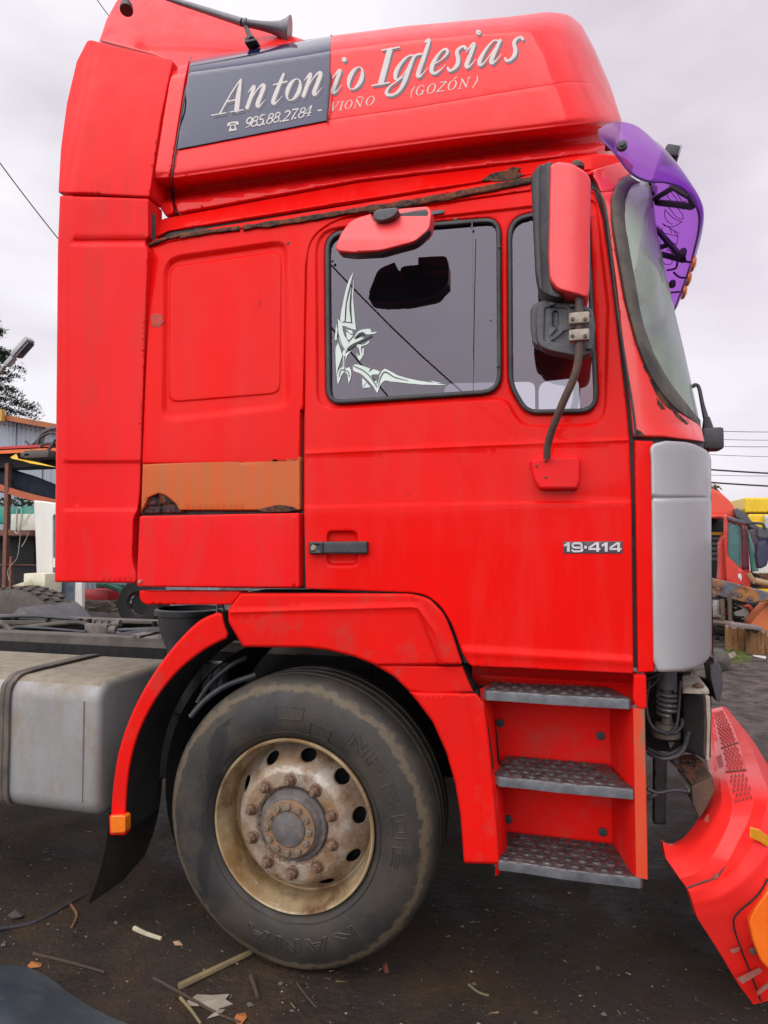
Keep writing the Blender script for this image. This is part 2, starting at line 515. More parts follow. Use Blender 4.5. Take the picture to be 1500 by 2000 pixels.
def sheet(outline, holes, step, Yf, mapf, roll=0, rolld=0, feats=(), skirt=.03, flip=None, hroll=None, mi_skirt=0):
    ring = resamp(outline, step)
    hl = [resamp(h, step) for h in holes]
    edges = []; base = []
    for lp in [ring] + hl:
        b = len(base)
        base += lp
        edges += [(b + i, b + (i + 1) % len(lp)) for i in range(len(lp))]
    R = np.array(ring)
    extra = []
    x0, y0 = R.min(0); x1, y1 = R.max(0)
    gx, gy = np.meshgrid(np.arange(x0 + step * .5, x1, step), np.arange(y0 + step * .5, y1, step))
    gx = gx + (np.arange(gx.shape[0]) % 2)[:, None] * step * .5
    grid = np.stack([gx.ravel(), gy.ravel()], 1)
    fpts = []
    if roll:
        for lp in [ring] + hl:
            for o in (roll * .12, roll * .4, roll):
                for sg in (1, -1):
                    fpts.append(offs(lp, o * sg))
    fl = []
    for ft in feats:
        closed = ft[0] == 'recess'
        lp = resamp(ft[1], step * .7, closed)
        fl.append(lp)
        w = ft[2]
        rows = (0, w * .3, w * .65, w) if closed else (-w * 1.5, -w * .6, 0, w * .6, w * 1.5) if ft[0] == 'groove' else (-w * .5, -w * .2, w * .2, w * .5)
        if closed:
            sgn = 1 if inside(offs(lp, .5)[:1], lp)[0] else -1
            rows = [q * sgn for q in rows]
        for o in rows: fpts.append(offs(lp, o, closed))
    if fpts:
        fp = np.concatenate(fpts)
        # thin the grid near feature rows
        if len(grid):
            keep = np.ones(len(grid), bool)
            for s0 in range(0, len(grid), 2000):
                q = grid[s0:s0 + 2000]
                md = np.full(len(q), 1e9)
                for s1 in range(0, len(fp), 3000):
                    md = np.minimum(md, ((q[:, None, :] - fp[None, s1:s1 + 3000]) ** 2).sum(2).min(1))
                keep[s0:s0 + 2000] = md > (step * .35) ** 2
            grid = grid[keep]
        allp = np.concatenate([grid, fp])
    else:
        allp = grid
    if len(allp):
        ok = inside(allp, ring)
        for h in hl: ok &= ~inside(allp, h)
        allp = allp[ok]
    if len(allp):
        d, _ = dist_poly(allp, ring)
        for h in hl: d = np.minimum(d, dist_poly(allp, h)[0])
        allp = allp[d > (roll * .1 if roll else step * .3)]
    vs = [Vector((float(a), float(b))) for a, b in base] + [Vector((float(a), float(b))) for a, b in allp]
    r = delaunay_2d_cdt(vs, edges, [], 0, 1e-4 * step)
    V = np.array([(q.x, q.y) for q in r[0]]); F = np.array([f for f in r[2]])
    c = V[F].mean(1)
    ok = inside(c, ring)
    for h in hl: ok &= ~inside(c, h)
    F = F[ok]
    def evalY(V):
        Y = np.asarray(Yf(V[:, 0], V[:, 1]), float) * np.ones(len(V))
        if roll:
            d, _ = dist_poly(V, ring)
            d = np.where(inside(V, ring), d, 0)
            q = 1 - np.clip(d / roll, 0, 1)
            Y = Y + rolld * (1 - np.sqrt(np.clip(1 - q * q, 0, 1)))
            hr = hroll or (roll, rolld)
            for h in hl:
                d, _ = dist_poly(V, h)
                d = np.where(inside(V, h), 0, d)
                q = 1 - np.clip(d / hr[0], 0, 1)
                Y = Y + hr[1] * (1 - np.sqrt(np.clip(1 - q * q, 0, 1)))
        for ft, lp in zip(feats, fl):
            if not ft[3]: continue
            d, sd_ = dist_poly(V, lp, ft[0] == 'recess')
            if ft[0] == 'recess':
                s_ = np.where(inside(V, lp), d, 0)
                Y = Y + ft[3] * sm(s_ / ft[2])
            elif ft[0] == 'groove':
                Y = Y + ft[3] * np.exp(-(d / ft[2]) ** 2)
            else:
                Y = Y + ft[3] * sm(.5 + d * sd_ / ft[2])
        return Y
    Wd = mapf(V, evalY(V))
    sk = np.array(skirt if isinstance(skirt, (tuple, list)) else (0, skirt, 0), float)
    ref = sk if np.abs(sk).sum() > 0 else np.array([0, 1.0, 0])
    e = .35
    V1, V2 = V + np.array([e, 0]), V + np.array([0, e])
    V0, V3 = V - np.array([e, 0]), V - np.array([0, e])
    Nn = np.cross(mapf(V1, evalY(V1)) - mapf(V0, evalY(V0)), mapf(V2, evalY(V2)) - mapf(V3, evalY(V3)))
    Nn /= np.linalg.norm(Nn, axis=1)[:, None] + 1e-12
    if np.dot(Nn.sum(0), ref) > 0: Nn = -Nn
    a, b_, c_ = Wd[F[:, 0]], Wd[F[:, 1]], Wd[F[:, 2]]
    nrm = np.cross(b_ - a, c_ - a).sum(0)
    if np.dot(nrm, ref) > 0: F = F[:, ::-1]
    verts = [tuple(x) for x in Wd]; faces = [tuple(int(k) for k in f) for f in F]
    nl = [tuple(x) for x in Nn]
    mi = [0] * len(faces)
    if np.abs(sk).sum() > 0:
        cnt = {}
        for f in faces:
            for k in range(3):
                ed = (f[k], f[(k + 1) % 3])
                cnt[ed] = 1
        nb = {}
        for (i, j) in list(cnt):
            if (j, i) not in cnt:
                for q in (i, j):
                    if q not in nb:
                        nb[q] = len(verts)
                        verts.append(tuple(Wd[q])); verts.append(tuple(Wd[q] + sk))
                        nl += [(0, 0, 0), (0, 0, 0)]
                faces.append((nb[j], nb[i], nb[i] + 1, nb[j] + 1)); mi.append(mi_skirt)
    g = G(); g.v = verts; g.f = faces; g.mi = mi; g.nrm = nl
    return g
PXMAP = lambda V, Y: lift(V[:, 0], V[:, 1], Y)
def panel(name, outline, m, parent, Yf, holes=(), step=10, roll=4, rolld=.006, feats=(), skirt=.025, smooth=50, rnd_=True, kind=None, hroll=None):
    f = Yf if callable(Yf) else (lambda x, y: np.full(len(x), float(Yf)))
    g = sheet(rp(outline) if rnd_ else outline, [rp(h) for h in holes], step, f, PXMAP, roll * .75, rolld * .75, feats, skirt, hroll=hroll)
    return g.obj(name, m, parent, smooth, kind)
def strokes(strk, Yf, g=None, n=4, dz=0.0002, mi=0, smooth_=True, squares=False):
    """list of strokes [(x,y,w),...] in photo px -> thin ribbon polygons on the surface Yf"""
    g = g or G()
    for si, st in enumerate(strk):
        q = np.array(cat(st, n) if smooth_ and len(st) > 2 else st, float)
        t = np.gradient(q[:, :2], axis=0)
        t /= np.linalg.norm(t, axis=1)[:, None] + 1e-9
        nn = np.stack([-t[:, 1], t[:, 0]], 1) * q[:, 2:3] / 2
        a = q[:, :2] + nn; b = q[:, :2] - nn
        if not squares:  # rounded ends
            a = np.vstack([q[0, :2] - t[0] * q[0, 2] * .35, a, q[-1, :2] + t[-1] * q[-1, 2] * .35])
            b = np.vstack([q[0, :2] - t[0] * q[0, 2] * .35, b, q[-1, :2] + t[-1] * q[-1, 2] * .35])
        off = dz * (si % 7)
        A = lift(a[:, 0], a[:, 1], Yf(a[:, 0], a[:, 1]) - off)
        B = lift(b[:, 0], b[:, 1], Yf(b[:, 0], b[:, 1]) - off)
        k = len(A)
        g.add(list(A) + list(B), [(i, i + 1, k + i + 1, k + i) for i in range(k - 1)], mi)
    return g
# ================================================================== GROUND
def ground_h(x, y):
    h = .03 * noise.noise(Vector((x * .9, y * .9, 0))) + .020 * noise.noise(Vector((x * 4, y * 4, 3))) + .011 * noise.noise(Vector((x * 13, y * 13, 5))) + .003 * noise.noise(Vector((x * 34, y * 34, 9)))
    d = math.hypot(x + .95, y - .15)
    k = max(0, min(1, (d - .15) / .6))
    h = h * k + .0015 * (1 - k) * noise.noise(Vector((x * 20, y * 20, 0)))
    r = math.hypot(x, y + 1)
    return h * (1 if r < 8 else max(.2, 8 / r)) - .004
def make_ground():
    n = 330
    u = np.linspace(-1, 1, n)
    ax = np.sinh(u * 6.2) / math.sinh(6.2) * 420
    g = G()
    v = []
    for j in range(n):
        for i in range(n):
            x, y = float(ax[i]) - .3, float(ax[j]) - .6
            v.append((x, y, ground_h(x, y)))
    f = [(j * n + i, j * n + i + 1, (j + 1) * n + i + 1, (j + 1) * n + i) for j in range(n - 1) for i in range(n - 1)]
    g.v = v; g.f = f; g.mi = [0] * len(f)
    m = mat('two_tone_soil', (.026, .019, .015), (.010, .008, .007), 1.3, .6, .2, spec=.3, bump=.016, bs=34, dirt=(.058, .033, .014), da=.56, ds=2.2, dw=.14, d2=(.05, .040, .031), d2a=.66, d2s=70)
    t = m.node_tree; bs = t.nodes['Principled BSDF']; src = bs.inputs['Base Color'].links[0].from_socket
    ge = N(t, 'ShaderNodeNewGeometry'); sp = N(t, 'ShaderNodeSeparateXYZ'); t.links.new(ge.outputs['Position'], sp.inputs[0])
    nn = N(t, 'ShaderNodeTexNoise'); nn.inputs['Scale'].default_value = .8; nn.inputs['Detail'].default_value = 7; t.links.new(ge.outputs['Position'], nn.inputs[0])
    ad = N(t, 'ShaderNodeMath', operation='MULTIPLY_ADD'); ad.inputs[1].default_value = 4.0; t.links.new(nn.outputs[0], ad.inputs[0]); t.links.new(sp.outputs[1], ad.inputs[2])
    mr = N(t, 'ShaderNodeMapRange'); mr.inputs[1].default_value = 4.3; mr.inputs[2].default_value = 6.0; t.links.new(ad.outputs[0], mr.inputs[0])  # soil darker near and under the truck, paler beyond it
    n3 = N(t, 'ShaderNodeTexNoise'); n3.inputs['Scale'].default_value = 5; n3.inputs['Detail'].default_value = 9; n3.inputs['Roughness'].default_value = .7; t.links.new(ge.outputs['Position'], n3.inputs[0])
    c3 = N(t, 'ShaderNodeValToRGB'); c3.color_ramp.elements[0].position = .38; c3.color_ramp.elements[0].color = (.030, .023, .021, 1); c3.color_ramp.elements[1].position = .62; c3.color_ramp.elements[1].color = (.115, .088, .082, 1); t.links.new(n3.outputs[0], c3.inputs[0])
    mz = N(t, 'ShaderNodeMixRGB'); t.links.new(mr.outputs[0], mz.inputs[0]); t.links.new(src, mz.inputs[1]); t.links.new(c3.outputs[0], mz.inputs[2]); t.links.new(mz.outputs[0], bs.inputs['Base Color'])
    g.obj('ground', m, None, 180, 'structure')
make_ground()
# ================================================================== TRUCK
truck = thing('tractor_truck', 'red high-roof tractor truck filling the photo, with wheel, steps and silver fuel tank', 'truck', (-.95, 0, 0))
SIL = ([235, 300, 340, 380, 427, 515, 595, 683, 760, 826, 862, 1312], [1222, 1240, 1262, 1275, 1278, 1297, 1315, 1336, 1353, 1367, 1388, 1390])
PS = ([235, 300, 370, 440, 560, 680, 800, 855, 1312], [1100, 1120, 1160, 1180, 1198, 1212, 1226, 1232, 1275])
def cabY(px, py):
    px = np.asarray(px, float); py = np.asarray(py, float)
    lean = .085 * np.clip((885 - py) / 530, 0, 1.4) ** 1.6
    a = np.interp(py, *PS); b = np.interp(py, *SIL)
    t = np.clip((px - a) / (b - a), 0, .998)
    B = np.interp(py, [800, 880], [.5, .36])
    return lean + B * (1 - np.sqrt(1 - t ** 2.6))
def off(f, d):
    return lambda x, y: f(x, y) + d
WIN = [(636, 474, 34), (700, 440, 0), (978, 425, 34), (980, 766, 40), (638, 790, 34)]
WIN = [(634, 452, 40), (978, 423, 34), (980, 768, 40), (637, 791, 32)]
QWIN = [(991, 424, 40), (1150, 396, 34), (1170, 806, 40), (1026, 809, 24), (993, 752, 24)]
def inset(loop, d):
    l = rp(loop)
    a = offs(l, d)
    return [tuple(q) for q in (a if inside(a[:1], l)[0] == (d != 0) and inside(a[len(a) // 2:len(a) // 2 + 1], l)[0] else offs(l, -d))]
# --- dark structure behind the skins
CAB_OUT = [(292, 470), (330, 452), (640, 405), (1036, 350), (1150, 338), (1210, 372), (1194, 400), (1199, 500), (1218, 600), (1246, 690), (1290, 760), (1345, 815), (1366, 835), (1374, 862), (1378, 1290), (1250, 1304), (925, 1298), (900, 1292), (870, 1205), (830, 1168), (600, 1150), (276, 1146), (278, 1000)]
g = sheet(rp(CAB_OUT), [rp([(628, 446, 40), (984, 417, 34), (986, 774, 40), (630, 797, 32)]), rp([(985, 418, 40), (1156, 390, 34), (1177, 812, 40), (1022, 815, 24), (987, 752, 24)])], 24, off(cabY, .035), PXMAP, 0, 0, (), .03)
g.obj('cab_frame', M['rubber'], truck)
# --- interior shell: floor, rear wall, roof, far side with windows
xr = P(296, 800, 0).x; xf = P(1300, 900, .1).x; zt = P(700, 400, .1).z; zb = P(700, 1150, 0).z
g = G()
g.box(((xr + xf) / 2, 1.25, zb + .02), (xf - xr - .1, 2.42, .04))
g.box((xr + .03, 1.30, (zt + zb) / 2), (.05, 2.3, zt - zb))
g.box(((xr + xf) / 2 - .1, 1.27, zt + .03), (xf - xr - .25, 2.3, .05))
g.obj('cab_shell', M['inner'], truck)
def FARMAP(V, Y):
    w = lift(V[:, 0], V[:, 1], 0)
    w[:, 1] = 2.5 - Y
    return w
g = sheet(rp([(292, 365), (1230, 292), (1270, 500), (1366, 835), (1378, 1290), (276, 1290)]), [rp(WIN), rp(QWIN)], 60, lambda x, y: np.zeros(len(x)), FARMAP, 0, 0, (), .03)
g.obj('far_cab_side', [M['red']], truck)
# --- rear quarter panel
cs = panel('cab_side_panel', [(294, 474, 6), (640, 416), (1038, 358), (1037, 372), (664, 424, 40), (606, 462, 30), (597, 520), (592, 800), (587, 801), (585, 904), (278, 906), (288, 640)], M['red'], truck, cabY,
           step=9, roll=4, rolld=.008, feats=[('recess', rp([(316, 500, 40), (566, 464, 34), (572, 800, 34), (312, 830, 34)]), 17, .020), ('recess', rp([(329, 520, 26), (552, 488, 24), (549, 770, 22), (328, 788, 22)]), 5, -.006)])
panel('unpainted_panel', [(279, 907), (586, 892), (586, 996, 3), (350, 996), (345, 985, 6), (322, 966, 10), (308, 964), (290, 972), (282, 990), (276, 999)], M['orange'], truck, cabY, step=12, roll=4, rolld=.006)
panel('rusted_hole', [(275, 1003), (277, 985), (288, 966), (310, 958), (332, 964), (352, 990), (360, 1001)], M['rust_hole'], truck, off(cabY, .012), step=4, roll=3, rolld=.01, feats=[('groove', [(300, 960), (318, 985), (316, 1003)], 3, .012), ('groove', [(277, 992), (350, 984)], 3, .01)])
panel('rust_scab', [(500, 996), (520, 990), (545, 985, 4), (575, 990), (582, 996), (560, 1000), (520, 1001)], M['rust'], truck, off(cabY, -.001), step=5, roll=3, rolld=.003, skirt=.005)
panel('rust_scab', [(293, 620), (300, 612), (316, 614), (320, 628), (312, 640), (297, 638)], mat('red_rust_blister', (.55, .05, .03), (.30, .05, .03), 40, .7, bump=.004, bs=120), truck, off(cabY, -.0015), step=4, roll=3, rolld=.002, skirt=.004)
flap = panel('storage_flap', [(273, 1008, 4), (585, 1002, 4), (585, 1148, 5), (267, 1146, 7)], M['red_fade'], truck, off(cabY, -.014), step=14, roll=5, rolld=.010, skirt=.04, feats=[('groove', [(578, 1003), (578, 1147)], 3, .002)])
g = G()
g.lathe([(0, -.022), (.006, -.022), (.007, -.016), (.007, -.01)], P(279, 1135, 0), n=10)
g.obj('rivet', M['clamp'], flap)
panel('cab_sill', [(272, 1153, 4), (474, 1155), (452, 1181), (284, 1181, 8), (274, 1172, 6)], M['red_dirty'], truck, .01, step=14, roll=4, rolld=.008, skirt=.05)
# --- door
DOOR = [(600, 472, 16), (622, 438, 22), (660, 428, 20), (1040, 372), (1156, 358, 20), (1178, 430), (1196, 560), (1210, 680), (1224, 800), (1229, 858), (1233, 978), (1237, 1316, 6), (918, 1301, 10), (903, 1275), (884, 1222, 12), (862, 1184, 18), (832, 1162, 14), (800, 1157), (597, 1150, 4), (594, 1000), (594, 900), (596, 640)]
RECW = [(613, 444, 45), (640, 424, 20), (985, 395), (1165, 378, 20), (1190, 600), (1190, 838, 45), (1020, 842, 36), (984, 778, 20), (640, 800, 36), (616, 780, 20)]
door = panel('door', DOOR, M['red'], truck, cabY, holes=[WIN, QWIN], step=9, roll=4, rolld=.008, hroll=(5, .008),
      feats=[('recess', rp([(613, 446, 50), (984, 406, 30), (1168, 384, 26), (1192, 600), (1186, 834, 45), (1014, 838, 36), (986, 782, 18), (616, 804, 40)]), 9, .012),
             ('groove', [(592, 886), (900, 872), (1234, 859)], 3.5, -.004), ('step', [(1240, 979), (900, 983), (588, 990)], 7, .007),
             ('recess', rp([(637, 1035, 14), (700, 1035, 14), (701, 1106, 16), (636, 1106, 16)]), 7, .028),
             ('groove', [(880, 1272), (1240, 1293)], 9, -.006)])
h = G()
for (a, b, c, d) in ((603, 1058, 718, 1082),):
    g = sheet(rp([(603, 1058, 3), (718, 1057, 3), (718, 1082, 4), (603, 1082, 3)]), [], 8, off(cabY, -.022), PXMAP, 4, .008, (), .012)
hd = g.obj('handle', M['black'], door)
panel('lock_plate', [(605, 1059, 2), (630, 1059, 2), (630, 1081, 2), (605, 1081, 2)], M['black_gloss'], door, off(cabY, -.030), step=6, roll=2, rolld=.003, skirt=.01, feats=[('recess', rp([(608, 1062), (627, 1062), (627, 1079), (608, 1079)]), 2, .004)])
g = G(); g.lathe([(0, -.034), (.008, -.034), (.009, -.030), (.012, -.028), (.012, -.02)], P(617, 1070, 0), n=16)
g.box(P(617, 1070, -.035), (.002, .002, .009)); g.obj('keyhole', M['clamp'], door)
# windows
def window(name, loop, gl, gw, parent):
    lp = rp(loop)
    inn = inset(loop, gw)
    g = sheet(lp, [inn], 8, off(cabY, -.003), PXMAP, gw * .5, .008, (), .03)
    fr = g.obj(name, M['rubber'], parent)
    g = sheet([tuple(q) for q in inset(loop, gw * .6)], [], 40, off(cabY, .014), PXMAP, 0, 0, (), .004)
    g.obj('pane', gl, parent if False else fr)
    return fr
wf = window('window_frame', WIN, M['glass'], 9, door)
wq = window('window_frame', QWIN, M['qglass'], 9, door)
# sliding glass rail marks inside the frame
g = G(); g.tube([P(922, 434, .02), P(924, 768, .02)], .0015, 6); g.obj('glass_channel', mat('hazy_glass_channel', (.20, .19, .22), (.16, .16, .18), 10, .5), wf)
for q in ((972, 470), (972, 714), (917, 428), (641, 500)):
    g = G(); g.lathe([(0, -.010), (.004, -.010), (.006, -.004)], P(*q, .0) + Vector((0, float(cabY(*q)), 0)), n=8); g.obj('frame_clip', M['black_gloss'], wf)
# decal on the side window (pixels traced at 6.25x from 640,520)
dz = lambda x, y: cabY(x, y) + .0115
D = lambda l: [(640 + a / 6.25, 520 + b / 6.25) for a, b in l]
dec = [[(310, 75), (240, 220), (190, 430), (152, 655), (205, 668), (212, 520), (240, 350), (285, 180)], [(285, 260), (235, 460), (222, 675), (285, 685), (270, 540), (272, 400)],
       [(322, 155), (300, 300), (290, 480), (300, 690), (345, 775), (325, 560), (310, 380)], [(115, 650), (180, 690), (300, 700), (348, 778), (240, 745), (180, 730), (205, 850), (255, 930), (205, 1010), (150, 930), (125, 800)],
       [(105, 700), (85, 900), (110, 900), (120, 780)], [(128, 930), (180, 1090), (125, 1240), (110, 1350), (98, 1160), (95, 1000)], [(225, 770), (300, 785), (310, 830), (265, 815)], [(225, 800), (310, 850), (260, 905), (235, 880)],
       [(520, 765), (430, 770), (365, 800), (325, 860), (250, 940), (195, 1020), (180, 1080), (210, 1080), (240, 1000), (310, 945), (400, 905), (450, 880), (400, 870), (350, 890), (370, 830), (430, 800), (470, 830), (520, 830), (580, 820), (600, 800), (560, 805), (530, 800)],
       [(500, 905), (470, 940), (410, 960), (370, 950), (350, 975), (380, 1000), (395, 1080), (375, 1090), (350, 1050), (365, 1110), (390, 1150), (420, 1080), (405, 985), (470, 960), (505, 930)], [(445, 1000), (440, 1080), (400, 1150), (420, 1090), (425, 1005)],
       [(290, 1030), (240, 1090), (215, 1160), (220, 1250), (265, 1230), (290, 1320), (255, 1430), (245, 1330), (205, 1290), (165, 1340), (125, 1440), (115, 1330), (150, 1250), (185, 1220), (190, 1100), (230, 1060)],
       [(325, 1200), (400, 1220), (500, 1290), (600, 1450), (635, 1330), (700, 1250), (850, 1330), (1100, 1395), (1450, 1447), (1150, 1445), (900, 1420), (760, 1405), (700, 1395), (640, 1450), (605, 1545), (560, 1470), (470, 1370), (400, 1310), (310, 1270)],
       [(350, 1190), (520, 1250), (500, 1290), (420, 1235)], [(500, 1295), (560, 1255), (640, 1285), (620, 1320), (560, 1320), (520, 1340)], [(420, 1360), (460, 1400), (525, 1475), (425, 1490)], [(570, 1400), (600, 1395), (598, 1440)],
       [(1250, 1395), (1400, 1430), (1300, 1425)]]
g = G()
for k, l in enumerate(dec):
    pts = cat(D(l), 2, True) if len(l) > 7 else D(l)
    s_ = sheet(pts, [], 14, lambda x, y, k=k: dz(x, y) - .0002 * (k % 4), PXMAP, 0, 0, (), 0)
    g.add(s_.v, s_.f)
dc = g.obj('dolphin_decal', M['decal'], door)
lines = [[(215, 650, 5), (225, 450, 5), (270, 260, 4)], [(290, 690, 5), (268, 500, 5), (280, 330, 4)], [(120, 660, 8), (125, 800, 6), (170, 950, 6), (205, 1020, 6)], [(620, 1470, 5), (640, 1370, 9), (700, 1290, 12), (820, 1355, 9), (980, 1395, 4)],
         [(320, 1220, 8), (430, 1270, 9), (520, 1350, 9), (600, 1475, 8)], [(210, 1090, 8), (200, 1180, 8), (205, 1280, 8)], [(330, 880, 14), (400, 820, 22), (450, 840, 10)], [(260, 1010, 22), (330, 960, 26), (430, 900, 22), (540, 850, 20)],
         [(430, 1480, 5), (470, 1420, 5)], [(140, 1350, 8), (160, 1270, 10), (200, 1270, 10), (250, 1290, 10), (265, 1350, 8)]]
g = strokes([[(640 + a / 6.25, 520 + b / 6.25, w / 5.2) for a, b, w in l] for l in lines], lambda x, y: dz(x, y) - .0012)
g.obj('decal_line', M['decal_line'], dc)
# badge
bd = panel('model_badge', [(1100, 1058, 1), (1216, 1057, 1), (1216, 1081, 1), (1100, 1081, 1)], mat('badge_plate', (.055, .05, .065), None, 20, .4), door, off(cabY, -.002), step=20, roll=1.2, rolld=.001, skirt=.006)
B = lambda l, w=4.6: [(1080 + a / 9.375, 1040 + b / 9.375, w) for a, b in l]
bs_ = [B([(205, 245), (270, 205)], 4.2), B([(282, 180), (282, 352)], 5.6), B([(545, 300), (530, 340), (480, 345), (380, 345), (340, 318)], 3.8), B([(522, 340), (525, 270), (522, 215), (490, 197), (390, 197), (360, 215), (362, 262), (400, 278), (520, 278)], 4.2), B([(570, 268), (620, 268)], 5.4),
       B([(868, 302), (650, 302), (662, 280), (790, 195), (812, 195)], 4), B([(818, 180), (818, 355)], 5.2), B([(895, 245), (960, 205)], 4.2), B([(975, 180), (975, 352)], 5.6), B([(1255, 302), (1036, 302), (1048, 280), (1175, 195), (1200, 195)], 4), B([(1203, 180), (1203, 355)], 5.2)]
strokes(bs_, off(cabY, -.0036), smooth_=False, squares=True).obj('lettering', mat('chrome_letter', (.62, .6, .62), None, 20, .35), bd, 0)
# scratches and small chips on the door
rr = random.Random(3)
# --- red edge strip and silver corner
panel('corner_strip', [(1239, 860, 3), (1275, 862), (1278, 1312, 4), (1246, 1314, 5), (1243, 1100)], M['red'], truck, cabY, step=12, roll=4, rolld=.007, skirt=.04)
cp = panel('corner_panel', [(1268, 868, 14), (1300, 861), (1350, 864, 20), (1389, 884, 16), (1390, 1286, 22), (1350, 1310, 30), (1284, 1313, 8), (1276, 1290), (1271, 900)], M['silver'], truck, off(cabY, -.012), step=9, roll=9, rolld=.012, skirt=.3,
      feats=[('groove', [(1260, 973), (1395, 972)], 2.5, .006)])
# front face of the cab (seen only from further round)
zc = P(1389, 1060, .36)
g = G(); x0 = zc.x
rows = []
for z in (P(1380, 1300, .35).z, 1.3, P(1380, 866, .35).z):
    rows.append([Vector((x0 - .0 + .10 * math.sin(math.pi * t), .36 + 1.78 * t, z)) for t in np.linspace(0, 1, 9)])
g.grid(rows); g.obj('front_panel', M['red'], truck)
# --- A pillar skin
GO = [(1228, 342), (1213, 350), (1201, 368), (1193.5, 396), (1194, 430), (1197, 455), (1204, 500), (1211, 540), (1219, 585), (1228, 620), (1241, 668), (1259, 716), (1282, 757), (1309, 791), (1338, 812), (1369, 832)]
GI = [(1250, 356), (1236, 360), (1227, 372), (1221, 398), (1222, 440), (1227, 470), (1234, 512), (1241.5, 552), (1249, 598), (1259, 641), (1276, 688), (1297, 727), (1316, 757), (1337, 783), (1352, 802), (1368, 820)]
pil = [(1150, 334), (1215, 316), (1236, 334)] + GO + [(1372, 845), (1376, 862), (1300, 853), (1237, 852, 4), (1232, 800), (1217, 680), (1204, 560), (1186, 430), (1168, 358, 10)]
panel('front_pillar', pil, mat('blistered_red_paint', (.84, .018, .012), (.78, .028, .02), 4, .42, .1, coat=.5, crough=.15, bump=.0012, bs=60, dirt=(.16, .035, .02), da=.68, ds=11, dw=.06), truck, cabY, step=8, roll=3, rolld=.006, skirt=.03, feats=[('groove', [(1196, 374), (1150, 378)], 1.5, .003), ('groove', [(1296, 760), (1352, 836), (1354, 865)], 1.8, .005)])
for l in ([(1268, 740), (1276, 738), (1290, 760), (1304, 782), (1330, 806), (1322, 808), (1300, 794), (1282, 772)], [(1282, 776), (1292, 786), (1300, 800), (1292, 800), (1284, 790)], [(1243, 838), (1252, 842), (1262, 852), (1243, 853)], [(1312, 800), (1330, 812), (1346, 828), (1340, 830), (1320, 814)], [(1258, 700), (1264, 716), (1262, 730), (1256, 716)]):
    panel('rust_scab', l, M['rust'], truck, off(cabY, -.0015), step=4, roll=2, rolld=.002, skirt=.004)
# black door seal along the pillar
g = G()
sp = [(1150, 366), (1168, 374), (1181, 402), (1188, 450), (1198, 540), (1208, 620), (1220, 700), (1233, 780), (1240, 830), (1241, 852)]
g.tube([P(x, y, float(cabY(x, y)) - .008) for x, y in sp], .0042, 7); g.obj('door_seal', M['rubber'], truck)
# --- windscreen: gasket + glass wrapped round to the far side
n_ = 60
go = cat(GO, 4); gi = cat(GI, 4)
g = G()
rows = []
for k, t in enumerate((0, .15, .5, .85, 1)):
    rows.append([P(a[0] * (1 - t) + b[0] * t, a[1] * (1 - t) + b[1] * t, float(cabY(a[0] * (1 - t) + b[0] * t, a[1] * (1 - t) + b[1] * t)) - (.0, .012, .018, .012, .0)[k]) for a, b in zip(go, gi)])
rows.append([p + Vector((0, .03, 0)) for p in rows[-1]])
g.grid(rows)
ws = g.obj('windscreen_gasket', M['gasket'], truck)
rows = []
ys = np.linspace(352, 822, 40)
gl_e = np.interp(ys, [p[1] for p in GI], [p[0] for p in GI])
for t in (0, .12, .25, .4, .55, .7, .82, .91, .965, .99, .998):
    xs = gl_e + (np.interp(ys, *SIL) - gl_e) * t
    rows.append([Vector(q) for q in lift(xs, ys, cabY(xs, ys))])
front = rows[-1]
for yy, dx in ((.75, .035), (1.25, .05), (1.75, .035), (2.02, .0)):
    rows.append([Vector((p.x + dx, yy, p.z)) for p in front])
for r in rows[9::-1]:
    rows.append([Vector((p.x, 2.5 - p.y, p.z)) for p in r])
g = G(); g.grid(rows); g.obj('windscreen', M['wglass'], truck, 60)
# wiper
g = G()
g.tube([P(1353, 757, .5), P(1357, 752, .5), P(1365, 757, .5), P(1372, 790, .5), P(1380, 822, .5)], [.006, .008, .007, .008, .012], 6)
g.tube([P(1380, 815, .5), P(1383, 842, .5)], [.012, .024], 8)
g.obj('wiper', M['black'], truck)
g = G(); g.box(P(1389, 859, .5), (.075, .10, .085), bev=.012); g.obj('camera_box', M['black'], truck)
# --- roof band between rail and fairing, with the rusty rail
panel('roof_edge', [(299, 452, 10), (312, 428, 14), (345, 422), (700, 354), (1168, 300), (1214, 303, 12), (1240, 326, 8), (1215, 330), (1150, 334), (1038, 342), (860, 368), (640, 402), (330, 452), (297, 468)], M['red'], truck, lambda x, y: .075 + .05 * np.clip((np.interp(x, [299, 700, 1168], [462, 396, 334]) - y) / 40, 0, 1) + .45 * (1 - np.sqrt(1 - np.clip((x - 1130) / 112, 0, .995) ** 2)), step=9, roll=6, rolld=.02, skirt=.5)
rail_c = [(290, 476), (330, 462), (400, 450), (470, 442), (560, 430), (640, 417), (720, 404), (800, 392), (880, 378), (960, 362), (1040, 346), (1100, 340), (1160, 340)]
def rail_part(x0, x1, name, m, wl, dy=0, dep=-.012, seed=1):
    r = random.Random(seed)
    xs = np.arange(x0, x1, 5)
    yc = np.interp(xs, [p[0] for p in rail_c], [p[1] for p in rail_c]) + dy
    top = [(float(x), float(y - wl * .5 * (.75 + .5 * noise.noise(Vector((x * .035, seed, 0))) + r.random() * .15))) for x, y in zip(xs, yc)]
    bot = [(float(x), float(y + wl * .5 * (.75 + .5 * noise.noise(Vector((x * .035, seed, 0))) + r.random() * .15))) for x, y in zip(xs, yc)]
    return panel(name, top + bot[::-1], m, truck, off(cabY, dep), step=6, roll=4, rolld=.008, skirt=.03, rnd_=False)
